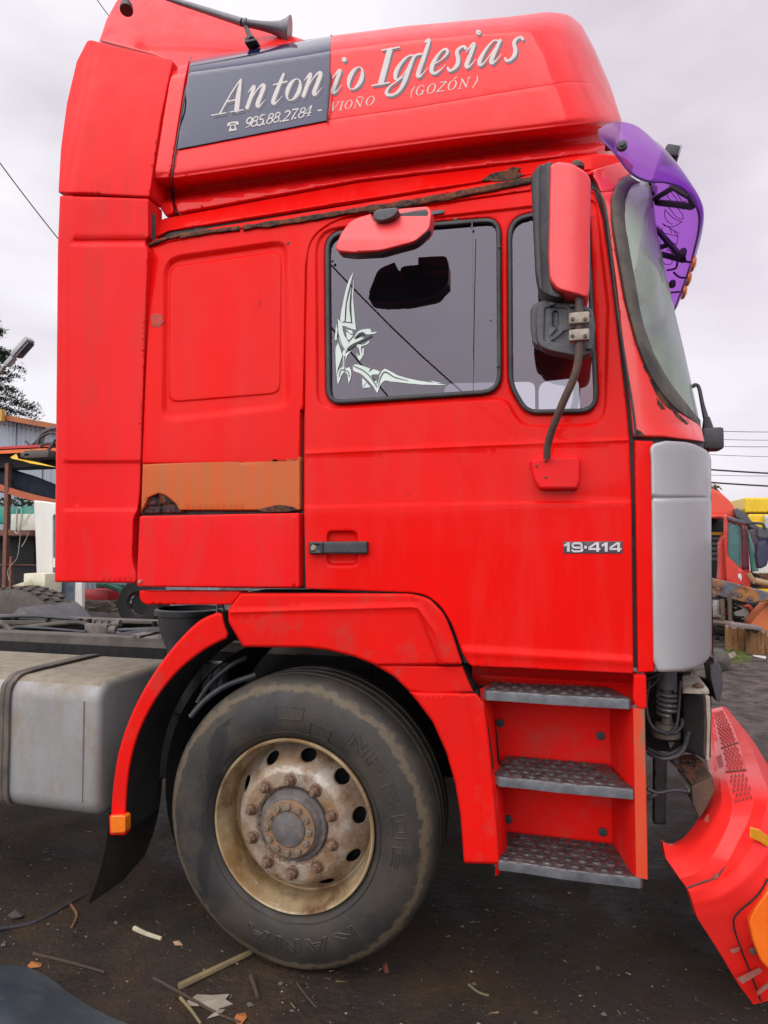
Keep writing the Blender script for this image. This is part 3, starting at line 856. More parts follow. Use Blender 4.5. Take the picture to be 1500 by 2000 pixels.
panel('drip_rail', [(290, 470), (420, 444), (640, 408), (860, 372), (1040, 341), (1160, 334), (1160, 342), (1040, 350), (860, 382), (640, 420), (420, 455), (292, 481)], M['red'], truck, off(cabY, -.006), step=10, roll=4, rolld=.012, skirt=.03)
rail_part(352, 470, 'rusty_rail', M['rust'], 11, 3, -.012, 3)
rail_part(474, 742, 'rusty_rail', M['rust'], 13, 3, -.012, 4)
rail_part(738, 1042, 'rusty_rail', M['rust'], 15, 4, -.012, 9)
rail_part(290, 352, 'rusty_rail', M['rust'], 8, 2, -.016, 5)
rail_part(720, 1040, 'rusty_rail', M['rust'], 9, 8, -.010, 8)
panel('rust_scab', [(940, 352), (960, 338), (990, 332), (1000, 326), (1018, 328), (1010, 336), (1024, 342), (1010, 350), (980, 356)], M['rust'], truck, off(cabY, -.008), step=4, roll=3, rolld=.004, skirt=.006)
panel('rust_scab', [(560, 475), (590, 445), (625, 432), (640, 430), (612, 446), (598, 470), (592, 520), (588, 520), (592, 470)], M['rust'], truck, off(cabY, .002), step=4, roll=2, rolld=.002, skirt=.004)
for x, y in ((884, 411), (551, 463)):
    g = G(); g.lathe([(0, -.006), (.006, -.005), (.009, .0)], P(x, y, 0) + Vector((0, float(cabY(x, y)), 0)), n=10); g.obj('screw', M['rod'], truck)
panel('vent_plug', [(842, 412, 3), (868, 409, 4), (868, 416, 4), (843, 420, 3)], M['grey'], door, off(cabY, -.001), step=8, roll=2, rolld=.003, skirt=.01)
# --- fairing on the roof
FC = ([335, 650, 900, 1160, 1215], [346, 301, 268, 237, 232])
FT = ([335, 345, 372, 480, 590, 645, 800, 1000, 1070, 1110, 1135, 1160, 1190, 1215], [122, 118, 112, 97, 80, 70, 50, 32, 23, 29, 50, 95, 165, 232])
FE = ([20, 28, 50, 95, 165, 235, 298], [1100, 1112, 1136, 1161, 1191, 1214, 1214])
def fairY(px, py):
    px = np.asarray(px, float); py = np.asarray(py, float)
    yc = np.interp(px, *FC); yt = np.interp(px, *FT)
    h = np.maximum(yc - yt, 60)
    s = np.clip((yc - py) / h, 0, 1)
    Y = .03 + .17 * s ** 1.3 + .30 * (1 - np.sqrt(1 - np.clip((s - .84) / .16, 0, .998) ** 2))
    Y = Y + .010 * np.exp(-((py - yc) / 7) ** 2)
    q = np.clip((py - yc) / 30, 0, 1)
    Y = Y + .15 * sm(q) - .07 * sm((py - yc - 40) / 14)
    e = np.interp(py, *FE)
    t = np.clip((px - (e - 170)) / 172, 0, .998)
    return Y + .55 * (1 - np.sqrt(1 - t ** 2.4))
fair = panel('roof_fairing', [(373, 112), (480, 97), (590, 80), (645, 70), (800, 50), (1000, 32), (1070, 23, 14), (1112, 28, 14), (1136, 50), (1161, 95), (1191, 165), (1214, 235), (1206, 262), (1190, 290, 10), (1164, 299), (700, 352), (347, 416), (342, 395), (337, 345), (350, 260), (360, 190)], M['red_fairing'], truck, fairY, step=9, roll=4, rolld=.008, skirt=2.0,
      feats=[('groove', [(330, 347), (650, 301), (900, 268), (1160, 237), (1222, 232)], 7, 0), ('groove', [(330, 381), (650, 335), (900, 302), (1160, 271), (1222, 266)], 9, 0), ('groove', [(640, 235), (800, 212), (1000, 178), (1110, 160), (1200, 165)], 1.8, .003)])
fr_ = panel('fairing_rear_edge', [(340, 124), (350, 117), (369, 112), (357, 190), (346, 260), (333, 346), (336, 390), (341, 416), (324, 422), (299, 386), (303, 330), (318, 230), (330, 160)], M['red_fairing'], truck, lambda x, y: fairY(np.maximum(x, 345), y) + .004, step=9, roll=5, rolld=.015, skirt=1.9, feats=[('groove', [(290, 353), (345, 345)], 7, 0), ('groove', [(290, 387), (350, 379)], 9, 0)])
g = G()
g.tube([P(x, y, float(fairY(x, y)) - .003) for x, y in ((373, 113), (362, 180), (349, 260), (336, 344), (338, 385), (345, 416))], .0038, 6)
g.obj('fairing_seam', M['rubber'], fair)
bp_ = panel('side_glass_panel', [(372, 118, 3), (420, 107), (646, 70, 2), (644, 150), (637, 236, 2), (346, 292, 3), (356, 220)], M['blue'], fair, off(fairY, -.008), step=5, roll=3, rolld=.003, skirt=.008)
g = G()
g.tube([P(x, y, float(fairY(x, y)) - .009) for x, y in ((647, 70), (645, 150), (638, 237))], .0045, 6)
g.obj('panel_trim', M['rubber'], fair)
# lettering, stroke by stroke
GL = {
 'A': [[(.84, 1.36, .06), (.6, .85, .06), (.33, .0, .07)], [(.86, 1.40, .06), (.93, .7, .19), (1.04, 0, .2)], [(.50, .5, .06), (.98, .5, .06)], [(-.02, 0, .05), (.6, 0, .05)], [(.78, 0, .05), (1.34, 0, .05)]],
 'n': [[(-.08, .72, .03), (.05, .93, .09), (.13, .95, .14), (.11, .5, .16), (.06, .02, .15)], [(.10, .3, .03), (.28, .72, .05), (.46, .96, .10), (.58, .9, .16), (.55, .55, .17), (.50, .15, .17), (.56, .02, .13), (.66, .06, .06), (.82, .28, .02)]],
 't': [[(.30, 1.32, .09), (.24, .9, .15), (.15, .2, .17), (.21, .03, .13), (.33, .07, .06), (.52, .3, .02)], [(-.05, .88, .06), (.55, .93, .08)]],
 'i': [[(-.1, .66, .03), (.06, .92, .09), (.16, .95, .14), (.12, .5, .16), (.07, .15, .17), (.13, .02, .13), (.25, .06, .06), (.42, .3, .02)], [(.11, 1.42, .03), (.14, 1.42, .15), (.21, 1.42, .21), (.28, 1.42, .15), (.31, 1.42, .03)]],
 'I': [[(.33, 1.36, .21), (.33, 0.02, .21)], [(-.02, 0, .06), (.68, 0, .06)], [(.0, 1.38, .06), (.70, 1.38, .06)]],
 'g': [[(.66, .93, .1), (.42, .98, .07), (.18, .8, .11), (.02, .42, .17), (.06, .1, .14), (.22, .05, .07), (.42, .3, .04), (.62, .85, .06)], [(.95, .97, .08), (.66, .93, .1), (.56, .5, .16), (.50, -.1, .17), (.36, -.48, .12), (.1, -.60, .1), (-.15, -.50, .15), (-.12, -.25, .08), (.2, -.02, .05), (.55, .2, .02)]],
 'l': [[(.0, 1.42, .05), (.16, 1.5, .12), (.14, .9, .16), (.08, .15, .17), (.14, .02, .13), (.27, .08, .05), (.44, .32, .02)]],
 'e': [[(.10, .40, .05), (.38, .55, .05), (.54, .78, .11), (.44, .95, .10), (.24, .88, .08), (.05, .48, .16), (.06, .14, .16), (.24, .0, .11), (.46, .12, .05), (.60, .3, .02)]],
 's': [[(.56, .82, .13), (.44, .95, .09), (.24, .88, .11), (.20, .72, .15), (.34, .45, .17), (.36, .2, .16), (.22, .03, .10), (.06, .03, .11), (-.04, .16, .08)]],
 'a': [[(.62, .92, .09), (.38, .96, .06), (.14, .62, .11), (.02, .22, .17), (.09, .03, .13), (.28, .15, .05), (.60, .75, .04)], [(.68, .96, .12), (.58, .5, .15), (.52, .14, .17), (.60, .02, .11), (.76, .14, .05), (.90, .34, .02)]],
}
GL['o'] = [[(.33 + .27 * math.cos(a) , .48 + .46 * math.sin(a), .11 + .065 * math.cos(2 * (a - 2.9))) for a in np.linspace(.6, .6 + 2 * math.pi, 13)]]
# text runs: (char, baseline x, baseline y, x-height px, width scale)
run = [('A', 414, 225, 46, 1.02), ('n', 479, 213, 45, 1), ('t', 525, 205, 45, 1.0), ('o', 553, 199, 45, 1.0), ('n', 589, 190, 46, 1), ('i', 645, 183, 46, 1), ('o', 673, 178, 47, 1), ('I', 727, 167, 50, 1), ('g', 768, 158, 47, 1), ('l', 811, 151, 48, 1), ('e', 838, 145, 48, 1), ('s', 874, 139, 48, .95), ('i', 906, 133, 48, 1), ('a', 933, 129, 48, 1), ('s', 986, 120, 47, .95)]
def glyphs(run, table, slope=-.172, slant=.27, dx=0, dy=0, ws=1.0):
    out = []
    for ch, bx, by, h, sc in run:
        for st in table[ch]:
            out.append([(bx + dx + u * h * .98 * sc + v * h * slant, by + dy + u * h * .98 * sc * slope - v * h, w * h * ws * 1.0) for u, v, w in st])
    return out
for gl_ in run:
    strokes(glyphs([gl_], GL, dx=3, dy=4, ws=1.05), off(fairY, -.0092 if gl_[1] < 640 else -.0016), n=5, dz=.0001).obj('letter_shadow', M['letter_shadow'], fair, 0)
    strokes(glyphs([gl_], GL), off(fairY, -.0098 if gl_[1] < 640 else -.0024), n=5, dz=.0001).obj('letter', M['letter'], fair, 0)
def C(cx, cy, rx, ry, a0, a1, w, n=8):
    return [(cx + rx * math.cos(math.radians(a)), cy + ry * math.sin(math.radians(a)), w) for a in np.linspace(a0, a1, n)]
T, K = .055, .12
SMG = {
 '9': [C(.3, .68, .24, .28, 0, 360, K, 12), [(.54, .7, K), (.52, .35, K), (.3, .05, T), (.1, 0, T)]],
 '8': [C(.3, .75, .2, .22, 0, 360, .1, 12), C(.28, .27, .25, .25, 0, 360, .1, 12)],
 '5': [[(.56, 1.0, T), (.2, 1.0, K), (.14, .6, T)], C(.24, .32, .28, .30, 110, -150, K, 9)],
 '2': [C(.28, .72, .24, .26, 150, -20, K, 7) + [(.42, .45, .1), (.04, .03, T)], [(.0, .03, K), (.58, .03, K)]],
 '7': [[(.05, .97, K), (.6, .97, K)], [(.58, .95, T), (.35, .5, .1), (.22, 0, K)]],
 '4': [[(.42, 1.0, T), (.0, .35, T)], [(.0, .32, .08), (.62, .32, .08)], [(.46, 1.0, K), (.42, 0, K)], [(.25, .02, T), (.6, .02, T)]],
 '.': [[(.01, .06, .05), (.05, .06, .13), (.1, .06, .16), (.15, .06, .13), (.19, .06, .05)]], '-': [[(.0, .4, .12), (.32, .4, .12)]],
 'V': [[(.08, 1, K), (.25, .02, K)], [(.25, .02, T), (.75, 1, T)], [(-.05, 1, T), (.25, 1, T)], [(.58, 1, T), (.85, 1, T)]],
 'I': [[(.15, 1, K), (.15, 0, K)], [(0, 0, T), (.32, 0, T)], [(0, 1, T), (.32, 1, T)]],
 'O': [[(.4 + .36 * math.cos(a), .5 + .5 * math.sin(a), .085 + .04 * math.cos(2 * a)) for a in np.linspace(0, 2 * math.pi, 15)]],
 'N': [[(.08, 1, T), (.08, 0, T)], [(.05, 1, K), (.72, .02, K)], [(.72, 1, T), (.72, 0, T)], [(-.05, 0, T), (.22, 0, T)], [(.6, 1, T), (.86, 1, T)]],
 'G': [[(.4 + .38 * math.cos(a), .5 + .5 * math.sin(a), .085 + .03 * math.cos(2 * a)) for a in np.linspace(.7, 5.6, 13)], [(.72, .4, .1), (.72, .05, .1)], [(.55, .42, T), (.86, .42, T)]],
 'Z': [[(.08, .97, .07), (.68, .97, .07)], [(.68, .97, .09), (.02, .03, .09)], [(.0, .03, .07), (.66, .03, .07)]],
 '(': [[(.25, 1.1, .05), (.02, .6, .1), (.15, -.15, .05)]], ')': [[(.1, 1.1, .05), (.25, .6, .1), (-.05, -.15, .05)]],
}
SMG['~'] = [[(.1, 1.14, .06), (.3, 1.24, .08), (.45, 1.14, .08), (.66, 1.24, .06)]]
SMG["'"] = [[(.35, 1.12, .06), (.6, 1.32, .09)]]
num = [('9', 477, 250), ('8', 489, 248), ('5', 501, 246), ('.', 513, 244), ('8', 519, 242.5), ('8', 532, 240), ('.', 545, 238.5), ('2', 551, 237), ('7', 565, 234), ('.', 574, 232), ('8', 581, 231), ('4', 593, 228), ('-', 619, 224)]
small = [(c, x, y, 20, 1.1) for c, x, y in num]
vi = [('V', 645, 218, 17, 1.0), ('I', 662, 215.5, 17, 1.0), ('O', 672, 214, 17, 1.0), ('N', 691, 211, 17, 1.05), ('~', 691, 211, 17, 1), ('O', 713, 207, 18, 1.1)]
go_ = [('(', 801, 189, 18, 1), ('G', 811, 187, 19, 1.0), ('O', 832, 184, 19, 1.05), ('Z', 853, 180, 19, 1.1), ('O', 873, 177, 19, 1.05), ("'", 874, 177, 19, 1), ('N', 896, 173, 19, 1.1), (')', 924, 169, 19, 1)]
for gl_ in small + vi + go_:
    strokes(glyphs([gl_], SMG, ws=1.15), off(fairY, -.0098 if gl_[1] < 640 else -.0020), n=4).obj('small_letter', M['letter'], fair, 0)
# telephone symbol
px0 = lambda l: [(400 + a / 5.77, 120 + b / 5.77) for a, b in l]
g = G()
for k, l in enumerate(([(248, 715), (265, 690), (320, 678), (370, 675), (385, 700), (380, 712), (350, 712), (345, 695), (290, 700), (285, 722), (255, 728)],)):
    s_ = sheet(px0(l), [], 6, off(fairY, -.0100), PXMAP, 0, 0, (), 0); g.add(s_.v, s_.f)
s_ = sheet(px0([(290, 715), (335, 708), (345, 712), (360, 775), (268, 790)]), [[(400 + (316 + 22 * math.cos(a)) / 5.77, 120 + (742 + 22 * math.sin(a)) / 5.77) for a in np.linspace(0, 6.28, 12, endpoint=False)]], 6, off(fairY, -.0103), PXMAP, 0, 0, (), 0); g.add(s_.v, s_.f)
g.obj('telephone_symbol', M['letter'], fair, 0)
# --- side deflectors behind the cab
deflY = lambda x, y: .02 + .22 * np.clip((385 - y) / 300, 0, 1) ** 1.6
du = panel('upper_side_deflector', [(172, 77, 8), (340, 118, 8), (330, 160), (314, 240), (301, 330), (294, 386, 6), (114, 377, 4), (119, 290), (131, 200), (150, 120)], M['red_fade'], truck, lambda x, y: deflY(x, y) + .03 * (1 - sm((x - np.interp(y, [77, 377], [172, 114])) / 28)), step=12, roll=6, rolld=.02, skirt=.09)
dl = panel('side_deflector', [(117, 382, 4), (292, 388, 6), (292, 462), (284, 474, 5), (291, 490, 5), (288, 560), (280, 800), (275, 960), (272, 992, 10), (262, 1014, 10), (260, 1095, 10), (268, 1120), (267, 1139, 6), (107, 1137, 4), (110, 800), (113, 480)], M['red_fade'], truck, lambda x, y: .02 + .025 * (1 - sm((x - np.interp(y, [382, 1137], [114, 107])) / 26)), step=11, roll=6, rolld=.02, skirt=.09,
      feats=[('groove', [(145, 471), (290, 470)], 3.5, .010), ('step', [(292, 478), (150, 478)], 12, .008), ('step', [(292, 902), (132, 902)], 9, -.010), ('step', [(132, 996), (292, 996)], 9, -.010)])
g = G(); g.tube([P(297, 420, .06), P(297, 470, .06)], .014, 6); g.obj('rubber_strip', M['black'], truck)
# roof spoiler behind
def spY(x, y): return .42 + .5 * np.clip((118 - y) / 150, -.2, 1.2)
sp_ = panel('roof_spoiler', [(194, 80), (208, 38), (226, 5), (250, -30, 8), (290, -22), (316, -4), (440, 37), (540, 60), (597, 79), (590, 92), (480, 104), (430, 112), (380, 124), (345, 127), (300, 108)], M['red_fairing'], truck, spY, step=12, roll=7, rolld=.03, skirt=1.0)
# --- air horn on the spoiler
g = G()
g.tube([P(232, -45, .60), P(316, -8, .57), P(400, 20, .54), P(474, 44, .5)], [.012, .013, .016, .019], 12)
a = P(474, 44, .5); b = P(566, 60, .565); d = (b - a)
prof = [(0, .020), (.04, .026), (.08, .026), (.10, .021), (.35, .024), (.6, .031), (.78, .042), (.9, .058), (.97, .074), (1.0, .078)]
pts = [a + d * t for t, r in prof]
g.tube(pts, [r * .82 for t, r in prof], 20, smooth=False, cap=False)
horn = g.obj('air_horn', mat('horn_grey_metal', (.10, .105, .13), (.07, .07, .09), 14, .35, coat=.3), truck)
g = G(); g.tube([a + d * .6, a + d * .8, a + d * .95, a + d * 1.0], [.018, .027, .05, .0625], 20, smooth=False); g.obj('horn_mouth', mat('horn_mouth_metal', (.30, .20, .18), None, 10, .4, metal=.4), horn)
g = G(); g.tube([P(480, 52, .5), P(486, 66, .47), P(492, 80, .44)], [.010, .012, .02], 8); g.box(P(493, 86, .42), (.06, .05, .012), bev=.005); g.tube([P(482, 76, .42), P(482, 84, .42)], .010, 8)
g.obj('horn_bracket', M['black'], horn)
g = G(); g.tube([P(246, -30, .58), P(246, 4, .56), P(247, 12, .55), P(247, 20, .54)], [.016, .018, .032, .034], 12); g.obj('horn_bracket', M['black'], horn)
# antenna lamp on roof
g = G(); g.box(P(1310, 304, .42), (.055, .09, .045), rot=Vector((0, 0, 1)).rotation_difference(Vector((.35, 0, 1))).to_matrix(), bev=.012)
lp_ = g.obj('roof_lamp', M['black'], truck)
g = G(); g.box(P(1323, 303, .42), (.016, .08, .044), rot=Vector((0, 0, 1)).rotation_difference(Vector((.35, 0, 1))).to_matrix(), bev=.006)
g.obj('lens', mat('grey_lens', (.30, .33, .37), None, 20, .2, coat=.5), lp_)
# --- purple sun visor
st = [((1170, 252, 0), (1168, 258, 0), (1172, 270, 0)), ((1190, 241, 0), (1196, 265, -.02), (1199, 296, 0)), ((1215, 238, .02), (1228, 285, -.01), (1231, 336, .02)), ((1245, 247, .06), (1266, 300, .03), (1262, 353, .06)),
      ((1276, 272, .12), (1308, 318, .10), (1304, 357, .12)), ((1292, 290, .24), (1345, 350, .20), (1340, 374, .20)), ((1276, 345, .42), (1362, 395, .32), (1366, 424, .30)), ((1258, 430, .78), (1350, 470, .67), (1351, 508, .67)), ((1240, 530, 1.3), (1314, 575, 1.25), (1318, 603, 1.25))]
cols = []
for j in range(3):
    c = cat([s[j] for s in st], 6)
    cols.append([P(x, y, Y) for x, y, Y in c])
rows = []
for i in range(len(cols[0])):
    u, m_, l = cols[0][i], cols[1][i], cols[2][i]
    mm = m_ * 2 - (u + l) / 2
    rows.append([u * (1 - t) ** 2 + mm * 2 * t * (1 - t) + l * t * t for t in np.linspace(0, 1, 9)])
for r in rows[-2::-1]:
    rows.append([Vector((p.x, 2.5 - p.y, p.z)) for p in r])
g = G(); g.grid(rows)
vis = g.obj('sun_visor', M['visor'], truck, 180)
edge = [r[-1] for r in rows]
g = G(); g.tube(edge, .0045, 5, smooth=False); g.obj('visor_rim', mat('visor_rim_violet', (.16, .07, .32), None, 9, .3), vis)
def vd(x, y):
    w = np.asarray(y) - 1.44 * (np.asarray(x) - 1350)
    return np.interp(w, [330, 354, 400, 508, 649], [.15, .2, .32, .67, 1.25])
VC = lambda l: [(1240 + a / 7.407, 340 + b / 7.407) for a, b in l]
fr3 = G()
for l, r in (([(285, 360), (560, 190)], .011), ([(560, 190), (800, 330), (850, 440)], .013), ([(850, 440), (820, 470), (600, 440), (320, 410)], .013), ([(300, 770), (480, 990), (700, 1230)], .013), ([(370, 1060), (480, 1020)], .012), ([(390, 1160), (700, 1240)], .014), ([(200, 150), (270, 110)], .012)):
    fr3.tube([P(x, y, float(vd(x, y)) - .03) for x, y in VC(l)], r, 8, smooth=False)
fr3.obj('visor_bracket', M['black'], vis)
for (a_, b_) in ((690, 1140), (540, 1590), (265, 240)):
    g = G(); x, y = VC([(a_, b_)])[0]; g.lathe([(0, -.02), (.015, -.018), (.018, .01), (0, .02)], P(x, y, float(vd(x, y)) - .04), n=12)
    g.obj('visor_knob', M['black'], vis)
for l in ([(470, 1390), (540, 1380), (600, 1350), (615, 1270)], [(560, 1420), (640, 1490), (720, 1500)], [(690, 1260), (790, 1275)], [(520, 1715), (640, 1705)]):
    g = G(); g.tube([P(x, y, float(vd(x, y)) - .02) for x, y in VC(l)], .005, 5); g.obj('lamp_wire', M['black'], vis)
vt = [[(490, 160), (530, 180), (500, 240), (470, 290), (480, 330)], [(470, 330), (560, 420)], [(590, 240), (640, 330), (700, 400), (740, 380)], [(510, 250), (620, 380), (700, 520)], [(440, 440), (520, 520), (600, 620), (660, 650), (700, 640), (690, 590), (640, 520), (600, 470)], [(440, 510), (430, 600), (460, 670), (520, 720), (545, 715)], [(440, 520), (560, 640), (680, 690)],
      [(400, 715), (520, 790), (640, 860)], [(400, 715), (440, 750), (560, 760), (680, 690)], [(510, 780), (530, 850)], [(395, 780), (400, 850), (500, 950), (600, 1030)], [(440, 860), (630, 900)], [(430, 960), (390, 930), (365, 960), (380, 1010), (470, 1080), (560, 1160)], [(420, 1290), (460, 1310), (520, 1300), (540, 1260), (500, 1220)], [(560, 830), (620, 900), (600, 1030)], [(450, 1100), (520, 1120), (580, 1190)]]
strokes([[(x, y, 1.4) for x, y in VC(l)] for l in vt], lambda x, y: vd(x, y) - .006).obj('visor_lettering', mat('visor_print', (.05, .01, .10), None, 9, .6), vis, 0)
for x, y, Yd in ((1356, 517, .66), (1347, 546, .84), (1338, 572, 1.0)):
    g = G(); g.tube([P(x - 6, y - 1, Yd), P(x - 3, y - 1, Yd), P(x + 1, y, Yd), P(x + 4, y, Yd)], [.034, .034, .028, .006], 14, smooth=False); g.obj('marker_lamp', M['amber'], vis)
c = P(1215, 285, -.035)
g = G(); g.lathe([(0, -.014), (.006, -.014), (.009, -.010), (.016, -.008), (.018, .004)], c, n=16); g.obj('visor_bolt', M['black'], vis)
g = G(); g.box(P(1192, 281, .06), (.035, .06, .02), bev=.006); g.obj('visor_mount', M['black'], vis)

chip = mat('bare_chip', (.55, .42, .36), (.30, .12, .08), 60, .7)
for x, y, r in ((828, 1017, 3), (664, 1128, 3), (672, 1124, 2), (1152, 1088, 3), (1160, 1092, 2), (1182, 1090, 2), (1110, 960, 2), (760, 1118, 2), (690, 1140, 2), (1040, 1240, 2), (957, 620, 2)):
    l = [(x + r * rr.uniform(.5, 1.3) * math.cos(k), y + r * rr.uniform(.4, 1) * math.sin(k)) for k in np.linspace(0, 5.4, 7)]
    panel('paint_chip', l, chip, door, off(cabY, -.0012 + (.007 if y > 990 else 0)), step=3, roll=0, skirt=.001, rnd_=False)
# ================================================================== FRONT WHEEL
WC = Vector((-1.003, 0, .536))
def polar(V, Y):   # V in millimetres round the wheel centre
    return np.stack([WC.x + V[:, 0] / 1000, WC.y + Y, WC.z + V[:, 1] / 1000], 1)
def tyre_mat():
    m = mat('dusty_tyre_rubber', (.030, .027, .023), (.018, .018, .0195), 4, .62, .12, bump=.0012, bs=90, dirt=(.052, .042, .030), da=.57, ds=6, dw=.12, d2=(.09, .07, .048), d2a=.70, d2s=30)
    t = m.node_tree; b = t.nodes['Principled BSDF']
    src = b.inputs['Base Color'].links[0].from_socket
    g = N(t, 'ShaderNodeNewGeometry')
    sb = N(t, 'ShaderNodeVectorMath', operation='SUBTRACT'); sb.inputs[1].default_value = tuple(WC)
    t.links.new(g.outputs['Position'], sb.inputs[0])
    ml = N(t, 'ShaderNodeVectorMath', operation='MULTIPLY'); ml.inputs[1].default_value = (1, 0, 1)
    t.links.new(sb.outputs[0], ml.inputs[0])
    ln = N(t, 'ShaderNodeVectorMath', operation='LENGTH'); t.links.new(ml.outputs[0], ln.inputs[0])
    nz = N(t, 'ShaderNodeTexNoise'); nz.inputs['Scale'].default_value = 16; nz.inputs['Detail'].default_value = 8; nz.inputs['Roughness'].default_value = .75
    t.links.new(g.outputs['Position'], nz.inputs[0])
    ad = N(t, 'ShaderNodeMath', operation='MULTIPLY_ADD'); ad.inputs[1].default_value = .09; t.links.new(nz.outputs[0], ad.inputs[0]); t.links.new(ln.outputs[1], ad.inputs[2])
    r = N(t, 'ShaderNodeValToRGB')
    e = r.color_ramp.elements
    e[0].position = .533; e[0].color = (0, 0, 0, 1); e[1].position = .540; e[1].color = (.85, .85, .85, 1)
    k = e.new(.556); k.color = (.75, .75, .75, 1); k = e.new(.563); k.color = (0.1, .1, .1, 1)
    t.links.new(ad.outputs[0], r.inputs[0])
    mx_ = N(t, 'ShaderNodeMixRGB'); mx_.inputs[2].default_value = (.11, .083, .050, 1)
    t.links.new(r.outputs[0], mx_.inputs[0]); t.links.new(src, mx_.inputs[1])
    # dark wet run-off on the left of the rim: a band in x that wanders with height
    sx = N(t, 'ShaderNodeSeparateXYZ'); t.links.new(sb.outputs[0], sx.inputs[0])
    n2 = N(t, 'ShaderNodeTexNoise'); n2.inputs['Scale'].default_value = 7; n2.inputs['Detail'].default_value = 7; n2.inputs['Roughness'].default_value = .7
    t.links.new(g.outputs['Position'], n2.inputs[0])
    a2 = N(t, 'ShaderNodeMath', operation='MULTIPLY_ADD'); a2.inputs[1].default_value = .16; t.links.new(n2.outputs[0], a2.inputs[0]); t.links.new(sx.outputs[0], a2.inputs[2])
    zz = N(t, 'ShaderNodeMath', operation='MULTIPLY_ADD'); zz.inputs[1].default_value = -.12; t.links.new(sx.outputs[2], zz.inputs[0]); t.links.new(a2.outputs[0], zz.inputs[2])
    r2 = N(t, 'ShaderNodeValToRGB')
    e = r2.color_ramp.elements; e[0].position = .11; e[0].color = (0, 0, 0, 1); e[1].position = .125; e[1].color = (1, 1, 1, 1)
    k = e.new(.165); k.color = (1, 1, 1, 1); k = e.new(.18); k.color = (0, 0, 0, 1)
    a3 = N(t, 'ShaderNodeMath', operation='ADD'); a3.inputs[1].default_value = .40; t.links.new(zz.outputs[0], a3.inputs[0]); t.links.new(a3.outputs[0], r2.inputs[0])
    lt = N(t, 'ShaderNodeMath', operation='LESS_THAN'); lt.inputs[1].default_value = .455; t.links.new(ln.outputs[1], lt.inputs[0])
    mu = N(t, 'ShaderNodeMath', operation='MULTIPLY'); t.links.new(r2.outputs[0], mu.inputs[0]); t.links.new(lt.outputs[0], mu.inputs[1])
    m3 = N(t, 'ShaderNodeMixRGB'); m3.inputs[2].default_value = (.012, .011, .012, 1)
    t.links.new(mu.outputs[0], m3.inputs[0]); t.links.new(mx_.outputs[0], m3.inputs[1]); t.links.new(m3.outputs[0], b.inputs['Base Color'])
    return m
def tyre_y(r):
    return np.interp(r, [318, 326, 340, 365, 400, 440, 470, 492, 505, 514, 521], [.006, -.010, -.020, -.030, -.034, -.028, -.016, 0, .012, .026, .055])
g = G()
prof = [(r / 1000, float(tyre_y(r))) for r in (316, 320, 326, 333, 340, 352, 365, 382, 400, 420, 440, 455, 470, 482, 492, 499, 505, 510, 514, 518)]
prof += [(.5215, .055), (.5235, .075), (.524, .085), (.512, .088), (.512, .098), (.524, .101), (.5245, .14), (.5125, .143), (.5125, .155), (.5245, .158), (.5245, .2), (.512, .203), (.512, .215), (.524, .218), (.522, .26), (.505, .30), (.45, .32), (.32, .31)]
prof = [(r * (1 + .034 * (r - .316) / .21), y) for r, y in prof]
g.lathe(prof, WC, n=128)
def squash(g):
    for i, v in enumerate(g.v):
        x, y, z = v
        if z < .045:
            zz = .004 + max(0, z) * .9 if z < .045 else z
            b = (.045 - z) / .05
            g.v[i] = (x * 1.0, y - (.02 * b if y < .1 else -.01 * b), max(zz, .0035))
squash(g)
whe = g.obj('front_wheel', tyre_mat(), truck, 30)
# sidewall lettering: raised strokes, tops outwards
def circ_text(parts, w=3.2, name='tyre_lettering'):
    g = G()
    for st in parts:
        q = np.array(st, float)          # angle (deg), radius (mm)
        q = np.array(resamp([(a * 7.5, r) for a, r in q], 6, False)); q[:, 0] /= 7.5
        xy = np.stack([q[:, 1] * np.cos(np.radians(q[:, 0])), q[:, 1] * np.sin(np.radians(q[:, 0]))], 1)
        t = np.gradient(xy, axis=0); t /= np.linalg.norm(t, axis=1)[:, None] + 1e-9
        nn = np.stack([-t[:, 1], t[:, 0]], 1)
        def pt(k, h): 
            p = xy + nn * k
            return polar(p, tyre_y(np.hypot(p[:, 0], p[:, 1])) - h)
        A, B_, C_ = pt(w * .9, -.001), pt(0, .0036), pt(-w * .9, -.001)
        n = len(A)
        g.add(list(map(tuple, A)) + list(map(tuple, B_)) + list(map(tuple, C_)), [(i, i + 1, n + i + 1, n + i) for i in range(n - 1)] + [(n + i, n + i + 1, 2 * n + i + 1, 2 * n + i) for i in range(n - 1)])
    g2 = g.obj(name, mat('raised_rubber', (.062, .05, .036), (.03, .027, .023), 9, .55), whe, 60)
    return g2
